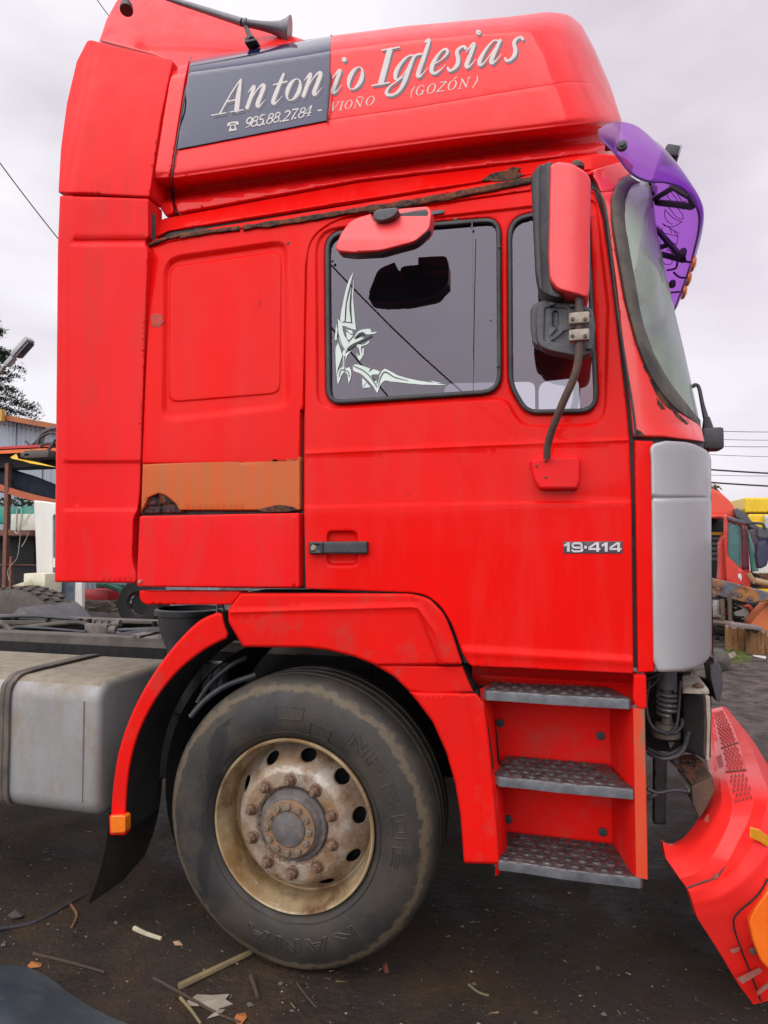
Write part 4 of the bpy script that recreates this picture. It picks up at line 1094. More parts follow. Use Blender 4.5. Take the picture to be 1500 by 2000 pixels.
def put(ch, a0, da, r0, r1):
    """block letters in a unit box; angle runs clockwise"""
    L = {'N': [[(0, 0), (0, 1), (.22, 1), (.78, .35), (.78, 1), (1, 1), (1, 0), (.78, 0), (.22, .62), (.22, 0), (0, 0)]], 'F': [[(0, 0), (0, 1), (1, 1), (1, .78), (.25, .78), (.25, .6), (.85, .6), (.85, .38), (.25, .38), (.25, 0), (0, 0)]],
         '2': [[(0, 1), (1, 1), (1, .42), (.25, .42), (.25, .22), (1, .22), (1, 0), (0, 0), (0, .62), (.75, .62), (.75, .8), (0, .8), (0, 1)]], '0': [[(0, 0), (0, 1), (1, 1), (1, 0), (0, 0)], [(.25, .22), (.25, .78), (.75, .78), (.75, .22), (.25, .22)]],
         'K': [[(0, 0), (0, 1), (.25, 1), (.25, .6), (.7, 1), (1, 1), (.5, .52), (1, 0), (.7, 0), (.25, .42), (.25, 0), (0, 0)]], 'A': [[(0, 0), (.4, 1), (.6, 1), (1, 0), (.78, 0), (.7, .22), (.3, .22), (.22, 0), (0, 0)], [(.38, .4), (.62, .4), (.5, .75), (.38, .4)]],
         'M': [[(0, 0), (0, 1), (.25, 1), (.5, .5), (.75, 1), (1, 1), (1, 0), (.8, 0), (.8, .6), (.5, .15), (.2, .6), (.2, 0), (0, 0)]], '[': [[(0, 0), (0, 1), (1, 1), (1, 0), (0, 0)]]}
    return [[(a0 - u * da, r0 + v * (r1 - r0)) for u, v in s] for s in L[ch]]
for ch, a in (('N', 56), ('F', 43), ('2', 27), ('0', 12), ('2', -3)): circ_text(put(ch, a, 10.5, 395, 452))
for ch, a in (('K', -52), ('A', -68), ('M', -84), ('A', -101)): circ_text(put(ch, a, 13, 395, 455))
circ_text(put('[', 98, 15, 396, 440), 2, 'moulded_frame'); circ_text(put('[', 78, 12, 352, 398), 2, 'moulded_frame')
for k, rr_ in enumerate((345, 466, 480)):
    circ_text([[(a, rr_) for a in range(0, 361, 6)]], 1.6, 'sidewall_rib')
# rim
g = G()
g.lathe([(.314, .012), (.318, -.002), (.319, -.014), (.3145, -.020), (.308, -.018), (.303, -.006), (.3, .01), (.292, .025), (.286, .045), (.283, .075), (.281, .092), (.272, .100)], WC, n=128)
rim = g.obj('rim', M['rim'], whe, 40)
# disc with ten hand holes
def disc_y(r): return np.interp(r, [118, 136, 141, 146, 198, 212, 226, 240, 256, 274], [.020, .014, -.006, -.014, -.014, -.004, .016, .040, .066, .095])
ol = [(275 * math.cos(a), 275 * math.sin(a)) for a in np.linspace(0, 2 * math.pi, 90, endpoint=False)]
il = [(120 * math.cos(a), 120 * math.sin(a)) for a in np.linspace(0, 2 * math.pi, 60, endpoint=False)]
hs = [il]
for k in range(10):
    a = math.radians(9 + 36 * k); cx, cy = 245 * math.cos(a), 245 * math.sin(a)
    hs.append([(cx + 19 * math.cos(b) * math.cos(a) - 31 * math.sin(b) * math.sin(a), cy + 19 * math.cos(b) * math.sin(a) + 31 * math.sin(b) * math.cos(a)) for b in np.linspace(0, 2 * math.pi, 20, endpoint=False)])
g = sheet(ol, hs, 9, lambda x, y: disc_y(np.hypot(x, y)), polar, 3, .003, (), .012)
g.obj('wheel_disc', M['disc'], whe, 35)
g = G(); g.lathe([(.136, .030), (.135, .004), (.130, -.006), (.118, -.010), (.112, -.024), (.106, -.030), (.070, -.036), (.066, -.040), (.064, -.048), (.058, -.052), (.0, -.053)], WC, n=64)
hub = g.obj('hub', M['hub'], whe, 35)
g = G(); g.lathe([(.100, .010), (.103, -.006), (.101, -.009), (.068, -.011), (.064, -.006), (.064, .003)], WC + Vector((0, -.036, 0)), n=60); g.obj('hub_ring', M['hubring'], whe, 35)
g = G(); g.lathe([(0, .14), (.27, .14)], WC, n=30); g.obj('brake_drum', M['dark'], whe)
def nut_mesh():
    g = G()
    g.lathe([(.0245, .004), (.0255, -.002), (.022, -.006), (.019, -.007)], (0, 0, 0), n=18)
    hexa = lambda r, y: [(r * math.cos(math.radians(60 * k)), y, r * math.sin(math.radians(60 * k))) for k in range(6)]
    g.add(hexa(.0185, -.004) + hexa(.0185, -.024) + hexa(.015, -.028), [(i, (i + 1) % 6, 6 + (i + 1) % 6, 6 + i) for i in range(6)] + [(6 + i, 6 + (i + 1) % 6, 12 + (i + 1) % 6, 12 + i) for i in range(6)] + [(17, 16, 15, 14, 13, 12)])
    g.lathe([(.011, -.026), (.011, -.038), (.008, -.043), (0, -.043)], (0, 0, 0), n=12)
    return g.mesh('wheel_nut', M['nut'], 30)
nm = nut_mesh()
for k in range(10):
    a = math.radians(92 - 36 * k)
    place('wheel_nut', nm, whe, WC + Vector((.168 * math.cos(a), -.012, .168 * math.sin(a))), (0, rnd.random() * 2, 0))
g = G(); hexa = lambda r, y: [(r * math.cos(math.radians(60 * k)), y, r * math.sin(math.radians(60 * k))) for k in range(6)]
g.add(hexa(.0125, 0) + hexa(.0125, -.010) + hexa(.010, -.0125), [(i, (i + 1) % 6, 6 + (i + 1) % 6, 6 + i) for i in range(6)] + [(6 + i, 6 + (i + 1) % 6, 12 + (i + 1) % 6, 12 + i) for i in range(6)] + [(17, 16, 15, 14, 13, 12)])
hm = g.mesh('hub_bolt', mat('hub_bolt_metal', (.20, .17, .13), (.12, .09, .06), 60, .6, bump=.001, bs=200), 20)
for k in range(12):
    a = math.radians(90 - 30 * k)
    place('hub_bolt', hm, whe, WC + Vector((.083 * math.cos(a), -.046, .083 * math.sin(a))), (0, rnd.random() * 2, 0))
# ================================================================== WHEEL ARCH
dk = [M['red_dirty'], M['dark']]
def arch(name, pts, m, Y=0.0, sk=.22, **kw):
    g = sheet(rp(pts), [], 10, (Y if callable(Y) else (lambda x, y: np.full(len(x), float(Y)))), PXMAP, kw.get('roll', 6), .014, kw.get('feats', ()), sk, mi_skirt=1)
    return g.obj(name, [m, M['dark']], truck, 50)
ra = cat([(424, 1196), (385, 1216), (335, 1268), (290, 1332), (255, 1400), (232, 1470), (221, 1540), (217, 1600), (215, 1626)], 5)
rb = cat([(246, 1629), (248, 1560), (256, 1490), (275, 1425), (308, 1362), (350, 1310), (400, 1270), (444, 1247)], 5)
arch('rear_fender', ra + [(236, 1632)] + rb + [(446, 1238), (440, 1222), (434, 1198)], M['red_dirty'], .01)
ftop = arch('fender_top', [(470, 1158, 4), (800, 1159, 10), (838, 1168, 14), (868, 1200, 14), (884, 1240), (903, 1298, 5), (735, 1300, 4), (690, 1282), (640, 1270), (600, 1265), (475, 1264, 4), (446, 1215, 8), (446, 1190, 6)], M['red_dirty'], -.02, feats=[('groove', rp([(446, 1196), (815, 1185, 14), (850, 1235, 10), (870, 1300)])[::1], 4, -.006), ('step', [(815, 1188), (858, 1296)], 10, .014)])
arch('fender_middle', [(728, 1297), (903, 1300, 3), (915, 1330), (925, 1352), (842, 1356), (800, 1351), (770, 1322)], M['red_dirty'], .005)
arch('fender_front', [(799, 1351), (930, 1354, 3), (946, 1372), (955, 1440), (965, 1540), (974, 1640), (976, 1688, 4), (906, 1686, 6), (903, 1640), (899, 1590), (889, 1530), (872, 1470), (845, 1410), (815, 1370)], M['red_dirty'], -.002, feats=[('groove', [(905, 1350), (925, 1440), (942, 1560), (950, 1690)], 4, .004)])
lampf = panel('side_marker', [(215, 1593, 6), (246, 1592, 7), (246, 1627, 7), (216, 1628, 6)], M['amber'], truck, -.014, step=6, roll=4, rolld=.008, skirt=.03)
panel('lamp_rim', [(213, 1590, 7), (248, 1589, 8), (248, 1631, 8), (214, 1631, 6)], M['red_dirty'], truck, .0, step=8, roll=3, rolld=.005, skirt=.02)
# liner and dark mechanics within the arch
g = G()
rows = []
for y in (.18, .75):
    rows.append([Vector((WC.x + .665 * math.cos(a), y, WC.z + .03 + .655 * math.sin(a))) for a in np.linspace(-.15, math.pi + .55, 34)])
g.grid(rows); g.obj('arch_liner', M['dark'], truck)
g = G(); g.box((-.9, 1.0, .86), (2.1, .16, .42)); g.obj('engine_side', M['dark'], truck)
g = G(); g.box((-.985, 1.25, .52), (.12, 1.8, .14), bev=.02); g.obj('axle_beam', M['dark'], truck)
g = G(); g.box((-.6, 1.3, .75), (1.6, .9, .6), bev=.05); g.obj('engine_block', M['dark'], truck)
g = G()
g.lathe(prof, WC, n=64)
for i, v in enumerate(g.v): g.v[i] = (v[0], 2.45 - v[1], max(v[2], .003))
g.obj('far_wheel', M['dark'], truck)
for l, r in (([(372, 1400, .1), (400, 1368, .12), (440, 1340, .16), (500, 1318, .2)], .012), ([(385, 1372, .15), (410, 1335, .17), (450, 1300, .2), (480, 1285, .25)], .010), ([(400, 1360, .2), (412, 1310, .2)], .006), ([(418, 1345, .2), (430, 1300, .2)], .006)):
    g = G(); g.tube([P(*q) for q in l], r, 8); g.obj('brake_hose', M['black'], truck)
g = G(); g.box(P(420, 1320, .24), (.10, .06, .12), bev=.01); g.obj('valve', M['black_gloss'], truck)
# mud flap
g = G(); rows = []
for y in (.05, .25, .48):
    rows.append([Vector((-1.86 + .03 * math.sin(y * 9) - .09 * t * t, y, .47 - .38 * t)) for t in np.linspace(0, 1, 8)])
rows += [[p + Vector((.006, 0, 0)) for p in r] for r in rows[::-1]]
g.grid(rows); g.obj('mud_flap', mat('mud_flap_rubber', (.030, .028, .027), (.05, .042, .036), 9, .8), truck)
# intake funnel below the cab's rear corner
g = G()
c0 = P(372, 1187, .62)
g.lathe([(.155, .0), (.172, -.005), (.172, -.03), (.155, -.036), (.150, -.09), (.135, -.14), (.11, -.2), (.10, -.36), (.09, -.5)], c0, axis='Z', n=32)
g.obj('air_intake', M['black'], truck)
g = G(); g.tube([P(424, 1196, .1), P(426, 1182, .1), P(432, 1180, .1), P(436, 1186, .1), P(434, 1200, .1)], .006, 6); g.obj('latch_hook', M['steel'], truck)
# ================================================================== FUEL TANK AND CHASSIS
bm = bmesh.new(); bmesh.ops.create_cube(bm, size=1)
L0, L1 = -4.1, -1.875
for v in bm.verts: v.co = Vector(((L0 + L1) / 2 + v.co.x * (L1 - L0), .33 + v.co.y * .64, .725 + v.co.z * .56))
long_e = [e for e in bm.edges if abs((e.verts[0].co - e.verts[1].co).x) > 1]
bmesh.ops.bevel(bm, geom=long_e, offset=.085, segments=7, profile=.5, affect='EDGES')
end_e = [e for e in bm.edges if all(abs(v.co.x - L1) < 1e-4 or abs(v.co.x - L0) < 1e-4 for v in e.verts) and abs(e.verts[0].co.x - e.verts[1].co.x) < .01]
bmesh.ops.bevel(bm, geom=end_e, offset=.035, segments=4, profile=.5, affect='EDGES')
me = bpy.data.meshes.new('fuel_tank'); 
for f in bm.faces: f.material_index = 1 if f.normal.z > .8 else 0
bm.to_mesh(me); bm.free(); finish(me, [M['tank'], M['tank_top']], 50)
tank = link('fuel_tank', me, truck)
for x in (-2.34, -3.5):
    g = G(); rows = []
    pf = [(.98, .62), (1.012, .55), (1.014, .3), (1.010, .09), (.985, .03), (.93, .004), (.75, .002), (.52, .003), (.46, .03)]
    pf = cat(pf, 4)
    for dx, o in ((-.028, .0), (-.026, .006), (-.004, .007), (0, .002), (.004, .007), (.026, .006), (.028, 0)):
        rows.append([Vector((x + dx, y - (o if z < .98 else 0), z + (o if z > .93 else 0))) for z, y in pf])
    g.grid(rows); g.obj('tank_strap', M['gasket'], tank, 30)
g = G(); g.tube([Vector((-1.945, .007, .52)), Vector((-1.945, .006, .93))], .0035, 6); g.obj('weld_seam', M['tank'], tank)
dusty = mat('dusty_steel_rail', (.15, .135, .12), (.09, .08, .07), 9, .85, .08, bump=.0015, bs=60, dirt=(.09, .05, .03), da=.66, ds=14)
for y0, s_ in ((.86, 1), (1.66, -1)):
    g = G(); g.box((-3.4, y0, .91), (5.0, .012, .27)); g.box((-3.4, y0 + s_ * .05, 1.052), (5.0, .11, .012)); g.box((-3.4, y0 + s_ * .05, .77), (5.0, .11, .01))
    g.obj('chassis_rail', [dusty], truck, 0)
g = G(); g.box((-3.4, .846, .90), (4.9, .012, .22)); g.obj('rail_side_plate', M['dark'], truck, 0)
for x in (-2.2, -2.9, -3.6, -4.4):
    g = G(); g.box((x, 1.26, .96), (.09, .72, .11), bev=.01); g.obj('cross_member', M['dark'], truck)
g = G(); g.box((-3.1, 1.50, 1.065), (2.2, .10, .02), bev=.003); g.box((-3.7, 1.22, 1.06), (1.2, .06, .02), rot=Vector((1, 0, 0)).rotation_difference(Vector((1, .25, 0))).to_matrix()); g.obj('cover_plate', dusty, truck)
g = G(); g.box((-2.75, 1.12, 1.06), (.16, .10, .07), bev=.01)
for dx in (-.05, .0, .05): g.tube([Vector((-2.75 + dx, 1.12, 1.08)), Vector((-2.75 + dx, 1.12, 1.115))], .012, 8)
g.tube([Vector((-2.67, 1.1, 1.06)), Vector((-2.62, 1.1, 1.06))], .026, 10); g.tube([Vector((-2.67, 1.13, 1.09)), Vector((-2.62, 1.13, 1.10))], .020, 10)
g.obj('valve_block', mat('valve_metal', (.19, .17, .15), (.10, .09, .08), 20, .7, bump=.001, bs=90), truck)
for l, r, mm in (([(-4.3, 1.0, 1.07), (-3.6, 1.05, 1.11), (-3.35, .98, 1.09), (-3.22, .93, 1.04)], .014, 'gasket'), ([(-2.64, 1.1, 1.06), (-2.3, 1.12, 1.08), (-2.0, 1.15, 1.09), (-1.6, 1.15, 1.0)], .010, 'grey'), ([(-2.64, 1.1, 1.05), (-2.35, 1.0, 1.04), (-2.1, 1.2, 1.06), (-1.7, 1.3, 1.0)], .009, 'grey'),
              ([(-2.5, .95, 1.04), (-2.3, 1.02, 1.075), (-2.05, 1.05, 1.10), (-1.7, .95, 1.13)], .026, 'black'), ([(-2.8, 1.15, 1.05), (-3.0, 1.22, 1.08), (-3.25, 1.1, 1.06), (-3.5, 1.15, 1.03)], .014, 'gasket'), ([(-2.55, 1.2, 1.04), (-2.2, 1.35, 1.07), (-1.8, 1.3, 1.08)], .012, 'black'), ([(-2.8, 1.05, 1.05), (-3.1, 1.0, 1.07), (-3.4, 1.12, 1.05)], .009, 'black'), ([(-3.9, 1.25, 1.07), (-3.4, 1.3, 1.10), (-2.9, 1.38, 1.06)], .012, 'black')):
    g = G(); g.tube([Vector(q) for q in l], r, 8); g.obj('hose', M[mm], truck)
for k in range(7):
    g = G(); x = -2.32 + k * .085
    g.box((x, 1.0, 1.068 - .012 * (k % 2)), (.055, .28, .012), rot=Vector((0, 0, 1)).rotation_difference(Vector((.12, 0, 1))).to_matrix()); g.obj('walkway_slat', M['steel'], truck, 0)
for x in (-3.05, -2.98, -2.5, -3.3, -3.62, -3.56):
    g = G(); g.tube([Vector((x, 1.3, 1.06)), Vector((x, 1.3, 1.095))], .016, 6, smooth=False); g.obj('bolt', M['dark'], truck, 0)
# far rear wheel with its grey mudguard
g = G()
RW = Vector((-4.42, 2.25, .60))
g.lathe([(.30, -.15), (.54, -.16), (.60, -.13), (.61, 0), (.60, .13), (.54, .16), (.3, .15)], RW, n=64)
for k in range(44):
    for s_ in (-1, 0, 1):
        a = 2 * math.pi * k / 44 + (.5 if s_ else 0) * .14
        rot = Vector((0, 0, 1)).rotation_difference(Vector((math.cos(a), 0, math.sin(a)))).to_matrix()
        g.box(RW + Vector((.612 * math.cos(a), s_ * .085, .612 * math.sin(a))), (.055, .06, .02), rot=rot)
g.obj('rear_wheel', mat('dusty_tread_rubber', (.10, .088, .074), (.06, .055, .05), 9, .85, bump=.001, bs=60), truck, 30)
g = G(); rows = []
for y, dr in ((1.80, -.20), (1.80, -.04), (1.83, 0), (2.42, 0), (2.44, -.04)):
    rows.append([Vector((-4.42 + (.70 + dr) * math.cos(a), y, .57 + (.62 + dr) * math.sin(a))) for a in np.linspace(.25, 1.0, 12)])
g.grid(rows); g.obj('rear_mudguard', mat('grey_mudguard', (.12, .125, .135), (.09, .09, .09), 8, .6, dirt=(.2, .18, .15), da=.65, ds=12), truck)
g = G(); g.box((-4.42 + .68 * math.cos(.72), 1.785, .57 + .60 * math.sin(.72) - .02), (.16, .02, .05), rot=Vector((1, 0, 0)).rotation_difference(Vector((1, 0, -1))).to_matrix()); g.obj('mudguard_strap', M['rust'], truck)
# ================================================================== ENTRY STEPS
sx0, sx1 = P(955, 1520, 0).x, P(1240, 1550, 0).x
bxl, bxr = P(968, 1450, .25).x, P(1192, 1450, .25).x
ztr = [P(1085, 1365, 0).z, P(1100, 1537, 0).z, P(1110, 1712, 0).z]
panel('step_housing', [(922, 1300), (1262, 1316), (1256, 1352), (1243, 1372), (1234, 1380), (1192, 1356), (952, 1338), (935, 1352), (922, 1330)], M['red_dirty'], truck, lambda x, y: np.interp(y, [1300, 1345], [.05, .17]), step=12, roll=0, rolld=0, skirt=.03, feats=[('groove', [(940, 1318), (1250, 1336)], 4, .008)])
g = G()
zt_, zb_ = P(1085, 1335, .25).z, ztr[2] + .01
g.grid([[Vector((bxl - .02, .25, z)), Vector((bxr, .25, z))] for z in (zt_ + .1, zb_)])
g.obj('step_back', M['red_dirty'], truck, 0)
g = G()   # left cheek, curved into the fender
rows = []
for z, px0_ in ((ztr[0] + .02, 938), (.8, 948), (ztr[1], 960), (.5, 968), (ztr[2] - .03, 967)):
    y = 1060
    xl = P(px0_, {ztr[0] + .02: 1350, .8: 1440, ztr[1]: 1530, .5: 1640}.get(z, 1700), 0).x
    rows.append([Vector((xl, .0, z)), Vector((xl + .012, .02, z)), Vector((xl + .03, .1, z)), Vector((bxl, .25, z))])
g.grid(rows); g.obj('step_cheek', M['red_dirty'], truck, 40)
g = G()
xo, xi = P(1263, 1550, 0).x, P(1240, 1550, 0).x
rows = [[Vector((bxr, .25, z)), Vector((xi - .012, .03, z)), Vector((xi, .004, z)), Vector((xo - .003, 0, z)), Vector((xo, .006, z)), Vector((xo, .12, z))] for z in (P(1250, 1384, 0).z, .9, .7, P(1250, 1716, 0).z)]
g.grid(rows); 
g.mi = [0 if (i % 5) < 2 else 1 for i in range(len(g.mi))]
g.obj('step_post', [M['red_dirty'], M['orange_post']], truck, 30)
panel('post_top', [(1238, 1318), (1262, 1318, 3), (1263, 1384), (1246, 1384), (1236, 1366)], M['red_dirty'], truck, .004, step=8, roll=3, rolld=.006, skirt=.06)
boltm = G(); boltm.lathe([(0, -.008), (.005, -.008), (.007, -.005), (.014, -.004), (.015, .0)], (0, 0, 0), n=14); boltm = boltm.mesh('step_bolt', M['black'])
for x, y in ((977, 1412), (1173, 1437), (993, 1600), (1177, 1625)): place('step_bolt', boltm, truck, P(x, y, .249), (0, 0, 0), (1.1, 1, 1.1))
def tread(z, xl, xr, dfront, cut):
    w = (xr - xl) * 1000; d = 240
    ol = rp([(0 + 22, 0 + dfront), (0, 30 + dfront), (6, d * .55), (30, d), (w - 75, d), (w - cut, d * .35), (w, 14), (w - 8, 0), (w * .5, -6), (w * .2, 2)][::-1])
    hol = []
    for j in range(5):
        yy = 28 + j * 44 + dfront * .3
        nx = 9
        for i in range(nx):
            xx = 42 + (i + (.5 if j % 2 else 0)) * (w - 90) / (nx - .5)
            if xx > w - 50 - j * 16 or xx < 30 + j * 4: continue
            hol.append([(xx + 10.5 * math.cos(a), yy + 10.5 * math.sin(a)) for a in np.linspace(0, 2 * math.pi, 9, endpoint=False)])
    def Yf(x, y):
        q = np.stack([x, y], 1); m_ = np.full(len(x), 99.)
        for h in hol:
            c = np.mean(h, 0); m_ = np.minimum(m_, np.hypot(x - c[0], y - c[1]))
        return -.0055 * np.exp(-((m_ - 11.5) / 4.0) ** 2)
    mp_ = lambda V, Y: np.stack([xl + V[:, 0] / 1000, V[:, 1] / 1000, z - Y], 1)
    g = sheet(ol, hol, 15, Yf, mp_, 5, .005, (), (0, 0, -.010), hroll=(2, .0006))
    t = g.obj('step_tread', M['tread'], truck, 60)
    g = G(); pl = [Vector((xl + a / 1000, b / 1000, z - .014)) for a, b in ol]; g.add(pl, [tuple(range(len(pl)))]); g.obj('hole_shade_sheet', M['dark'], t, 0)  # dark sheet added below the open tread so its holes look shaded
    fr_ = [q for q in resamp(ol, 12)]
    g = G(); A = [Vector((xl + a / 1000, b / 1000, z - .004)) for a, b in fr_]; n_ = len(A)
    B_ = [p + Vector((0, -.001, -.006)) for p in A]; C_ = [p + Vector((0, 0.0, -.030)) for p in A]
    g.v = [tuple(p) for p in A + B_ + C_]; g.f = [(i, (i + 1) % n_, n_ + (i + 1) % n_, n_ + i) for i in range(n_)] + [(n_ + i, n_ + (i + 1) % n_, 2 * n_ + (i + 1) % n_, 2 * n_ + i) for i in range(n_)]; g.mi = [0] * len(g.f)
    g.obj('tread_edge', M['tread_edge'], t, 40)
    return t
tread(ztr[0] + .015, P(938, 1350, 0).x, P(1233, 1375, 0).x, 0, 30)
tread(ztr[1] + .015, P(963, 1525, 0).x, P(1241, 1553, 0).x, 0, 34)
tread(ztr[2] + .025, P(962, 1690, 0).x, P(1256, 1735, 0).x, 0, 40)
# ================================================================== MIRRORS
yM = -.24
mir = panel('mirror_cover', [(1075, 322, 6), (1090, 316, 6), (1116, 319, 8), (1145, 336, 10), (1154, 352, 6), (1151, 570, 8), (1145, 583, 8), (1130, 577), (1088, 566, 10), (1073, 546, 10), (1071, 500), (1073, 400)], mat('mirror_cover_red', (.84, .05, .06), (.82, .04, .045), 5, .42, .08, coat=.35, crough=.25, dirt=(.5, .12, .10), da=.74, ds=20), truck, lambda x, y: yM + .04 * np.clip((x - 1100) / 60, 0, 1) ** 2, step=9, roll=7, rolld=.016, skirt=.10)
panel('mirror_housing', [(1037, 345, 4), (1045, 331, 4), (1053, 323, 4), (1077, 315, 3), (1079, 330), (1077, 400), (1075, 546), (1082, 565), (1102, 580, 8), (1084, 582, 8), (1054, 569, 12), (1045, 530), (1041, 440)], M['black'], mir, lambda x, y: yM + .03 + .05 * np.clip((1074 - x) / 38, 0, 1), step=9, roll=4, rolld=.01, skirt=.12, feats=[('groove', [(1053, 320), (1052, 450), (1058, 575)], 2, .004)])
g = G(); g.tube([P(1128, 330, -.16), P(1128, 322, -.16), P(1130, 316, -.16)], [.022, .022, .012], 12); g.obj('rod_cap', M['rod'], mir)
rod = G(); rod.tube([P(1131, 560, -.2), P(1131, 640, -.2), P(1130, 695, -.2), P(1122, 735, -.19), P(1100, 785, -.16), P(1078, 840, -.11), P(1070, 870, -.08), P(1068, 895, -.06)], .0125, 12)
rod.obj('mirror_rod', M['rod'], truck)
panel('rod_bracket', [(1033, 898, 5), (1050, 893, 5), (1128, 890, 8), (1135, 900, 5), (1134, 940, 10), (1128, 956, 6), (1052, 957, 10), (1040, 935, 6)], M['red_fade'], truck, lambda x, y: -.045 - .0 * x, step=9, roll=9, rolld=.028, skirt=.05)
for q in ((1048, 910), (1066, 901), (1066, 932)):
    g = G(); g.lathe([(0, -.002), (.004, -.001), (.005, .001)], P(*q, -.047), n=8); g.obj('screw', M['rod'], truck)
m2 = panel('wide_mirror', [(1052, 586, 14), (1120, 592, 6), (1158, 602, 12), (1163, 640), (1158, 690, 16), (1135, 698, 8), (1075, 686), (1050, 676, 14), (1046, 630)], M['grey'], truck, lambda x, y: -.16 + .0 * x, step=8, roll=5, rolld=.014, skirt=.05,
      feats=[('recess', rp([(1062, 598, 8), (1110, 600, 8), (1112, 672, 8), (1060, 668, 8)]), 4, .006), ('recess', rp([(1078, 606, 6), (1092, 606, 6), (1092, 640, 6), (1078, 640, 6)]), 3, .012), ('groove', [(1075, 665), (1090, 655), (1100, 645), (1120, 640)], 2.5, -.006), ('groove', [(1085, 642), (1074, 655), (1080, 664)], 2.5, -.007)])
panel('mirror_bezel', [(1036, 600, 10), (1056, 586, 6), (1060, 640), (1058, 680), (1040, 672, 10), (1036, 640)], M['grey'], m2, -.135, step=9, roll=5, rolld=.02, skirt=.05)
for y in (623, 656):
    g = G(); g.box(P(1131, y, -.205), (.062, .034, .036), bev=.006); g.obj('clamp', M['clamp'], m2)
    for dx in (-13, 12):
        h_ = G(); h_.lathe([(0, -.004), (.005, -.004), (.006, .0)], P(1131 + dx, y, -.224), n=10); h_.obj('clamp_screw', M['rod'], m2)
for q in ((1118, 598), (1146, 606), (1148, 614), (1150, 680), (1078, 595)):
    g = G(); g.box(P(*q, -.165), (.016, .02, .010), bev=.003); g.obj('mirror_lug', M['grey'], m2)
km = panel('kerb_mirror', [(655, 484, 6), (666, 456, 8), (684, 432, 8), (700, 425, 4), (724, 418), (732, 434, 6), (775, 425, 6), (778, 408), (838, 403, 8), (844, 416, 6), (840, 448, 10), (810, 474, 12), (745, 491, 10), (690, 495, 8), (660, 492, 6)], mat('kerb_mirror_red', (.84, .07, .075), (.82, .05, .055), 6, .45, .08, coat=.3, crough=.3, dirt=(.5, .1, .08), da=.72, ds=18), door, lambda x, y: -.185 + .05 * np.clip((470 - y) / 60, 0, 1), step=8, roll=6, rolld=.016, skirt=.05)
panel('kerb_mirror_rim', [(660, 488, 6), (745, 487), (812, 470, 6), (842, 446, 8), (815, 477, 12), (746, 497, 10), (690, 500, 8), (662, 496, 6)], M['black'], km, -.168, step=8, roll=3, rolld=.008, skirt=.03)
panel('mirror_knob', [(728, 416, 6), (738, 409, 6), (776, 405, 5), (779, 413, 5), (768, 426, 10), (745, 433, 8), (731, 430, 6)], M['grey'], km, -.185, step=6, roll=5, rolld=.014, skirt=.08)
panel('kerb_mirror_back', [(662, 486, 10), (672, 452, 14), (690, 430, 12), (836, 408, 10), (838, 446, 12), (808, 470, 12), (745, 488, 10), (690, 492, 8)], M['black'], km, -.145, step=10, roll=4, rolld=.01, skirt=.02)
# ================================================================== FRONT CORNER MECHANICS (lamp bucket, cab spring, plates)
yS = .30
g = G(); g.tube([P(1302, 1300, yS), P(1302, 1344, yS)], [.034, .036], 16, smooth=False)
sprng = g.obj('cab_damper', M['grey'], truck)
g = G(); n_ = 90
g.tube([P(1302, 1348 + 47 * t, yS) + Vector((.030 * math.cos(t * 30), .030 * math.sin(t * 30), 0)) for t in np.linspace(0, 1, n_)], .007, 8, smooth=False)
g.obj('coil_spring', mat('spring_steel', (.16, .165, .18), (.10, .10, .11), 18, .4, metal=.4), sprng)
g = G(); g.tube([P(1302, 1340, yS), P(1302, 1400, yS), P(1302, 1412, yS), P(1302, 1430, yS)], [.017, .018, .022, .022], 14, smooth=False); g.lathe([(0, .008), (.036, .006), (.04, -.004), (.042, -.02), (.05, -.024), (.05, -.04), (0, -.04)], P(1300, 1416, yS), axis='Z', n=24)
g.obj('spring_seat', mat('olive_metal', (.10, .09, .065), (.06, .055, .045), 20, .6, bump=.001, bs=80), sprng)
for l, r in (([(1268, 1330, .3), (1262, 1380, .28), (1275, 1420, .26), (1310, 1432, .25), (1330, 1420, .27), (1332, 1405, .3)], .006), ([(1330, 1330, .28), (1326, 1380, .27), (1320, 1420, .25), (1300, 1436, .24)], .005), ([(1265, 1470, .25), (1295, 1482, .22), (1330, 1470, .24), (1345, 1430, .3)], .008), ([(1265, 1462, .3), (1300, 1474, .28), (1340, 1455, .3)], .007), ([(1262, 1328, .2), (1280, 1320, .22), (1292, 1316, .25)], .003), ([(1262, 1350, .2), (1278, 1335, .22), (1290, 1318, .25)], .003), ([(1264, 1540, .2), (1285, 1548, .2), (1320, 1543, .2), (1352, 1548, .22)], .007), ([(1264, 1560, .2), (1280, 1552, .2), (1290, 1545, .22)], .008)):
    g = G(); g.tube([P(*q) for q in l], r, 8); g.obj('hose', M['black'], truck)
panel('corner_backing', [(1262, 1316), (1338, 1316), (1390, 1330), (1388, 1480), (1340, 1470), (1262, 1466)], M['dark'], truck, .55, step=20, roll=0, skirt=.05)
cream = mat('cream_bracket', (.42, .38, .33), (.30, .26, .21), 12, .6, .1, bump=.001, bs=80, dirt=(.14, .08, .05), da=.64, ds=22)
lb = panel('lamp_bracket', [(1333, 1322), (1350, 1303), (1362, 1318), (1384, 1346, 4), (1386, 1356, 3), (1334, 1354)], cream, truck, lambda x, y: np.interp(y, [1303, 1343, 1356], [.50, .26, .24]), step=8, roll=3, rolld=.004, skirt=.01)
panel('bracket_edge', [(1378, 1358), (1387, 1360, 3), (1388, 1400), (1385, 1488, 3), (1379, 1484), (1381, 1420)], cream, lb, .22, step=8, roll=2, rolld=.004, skirt=.05)
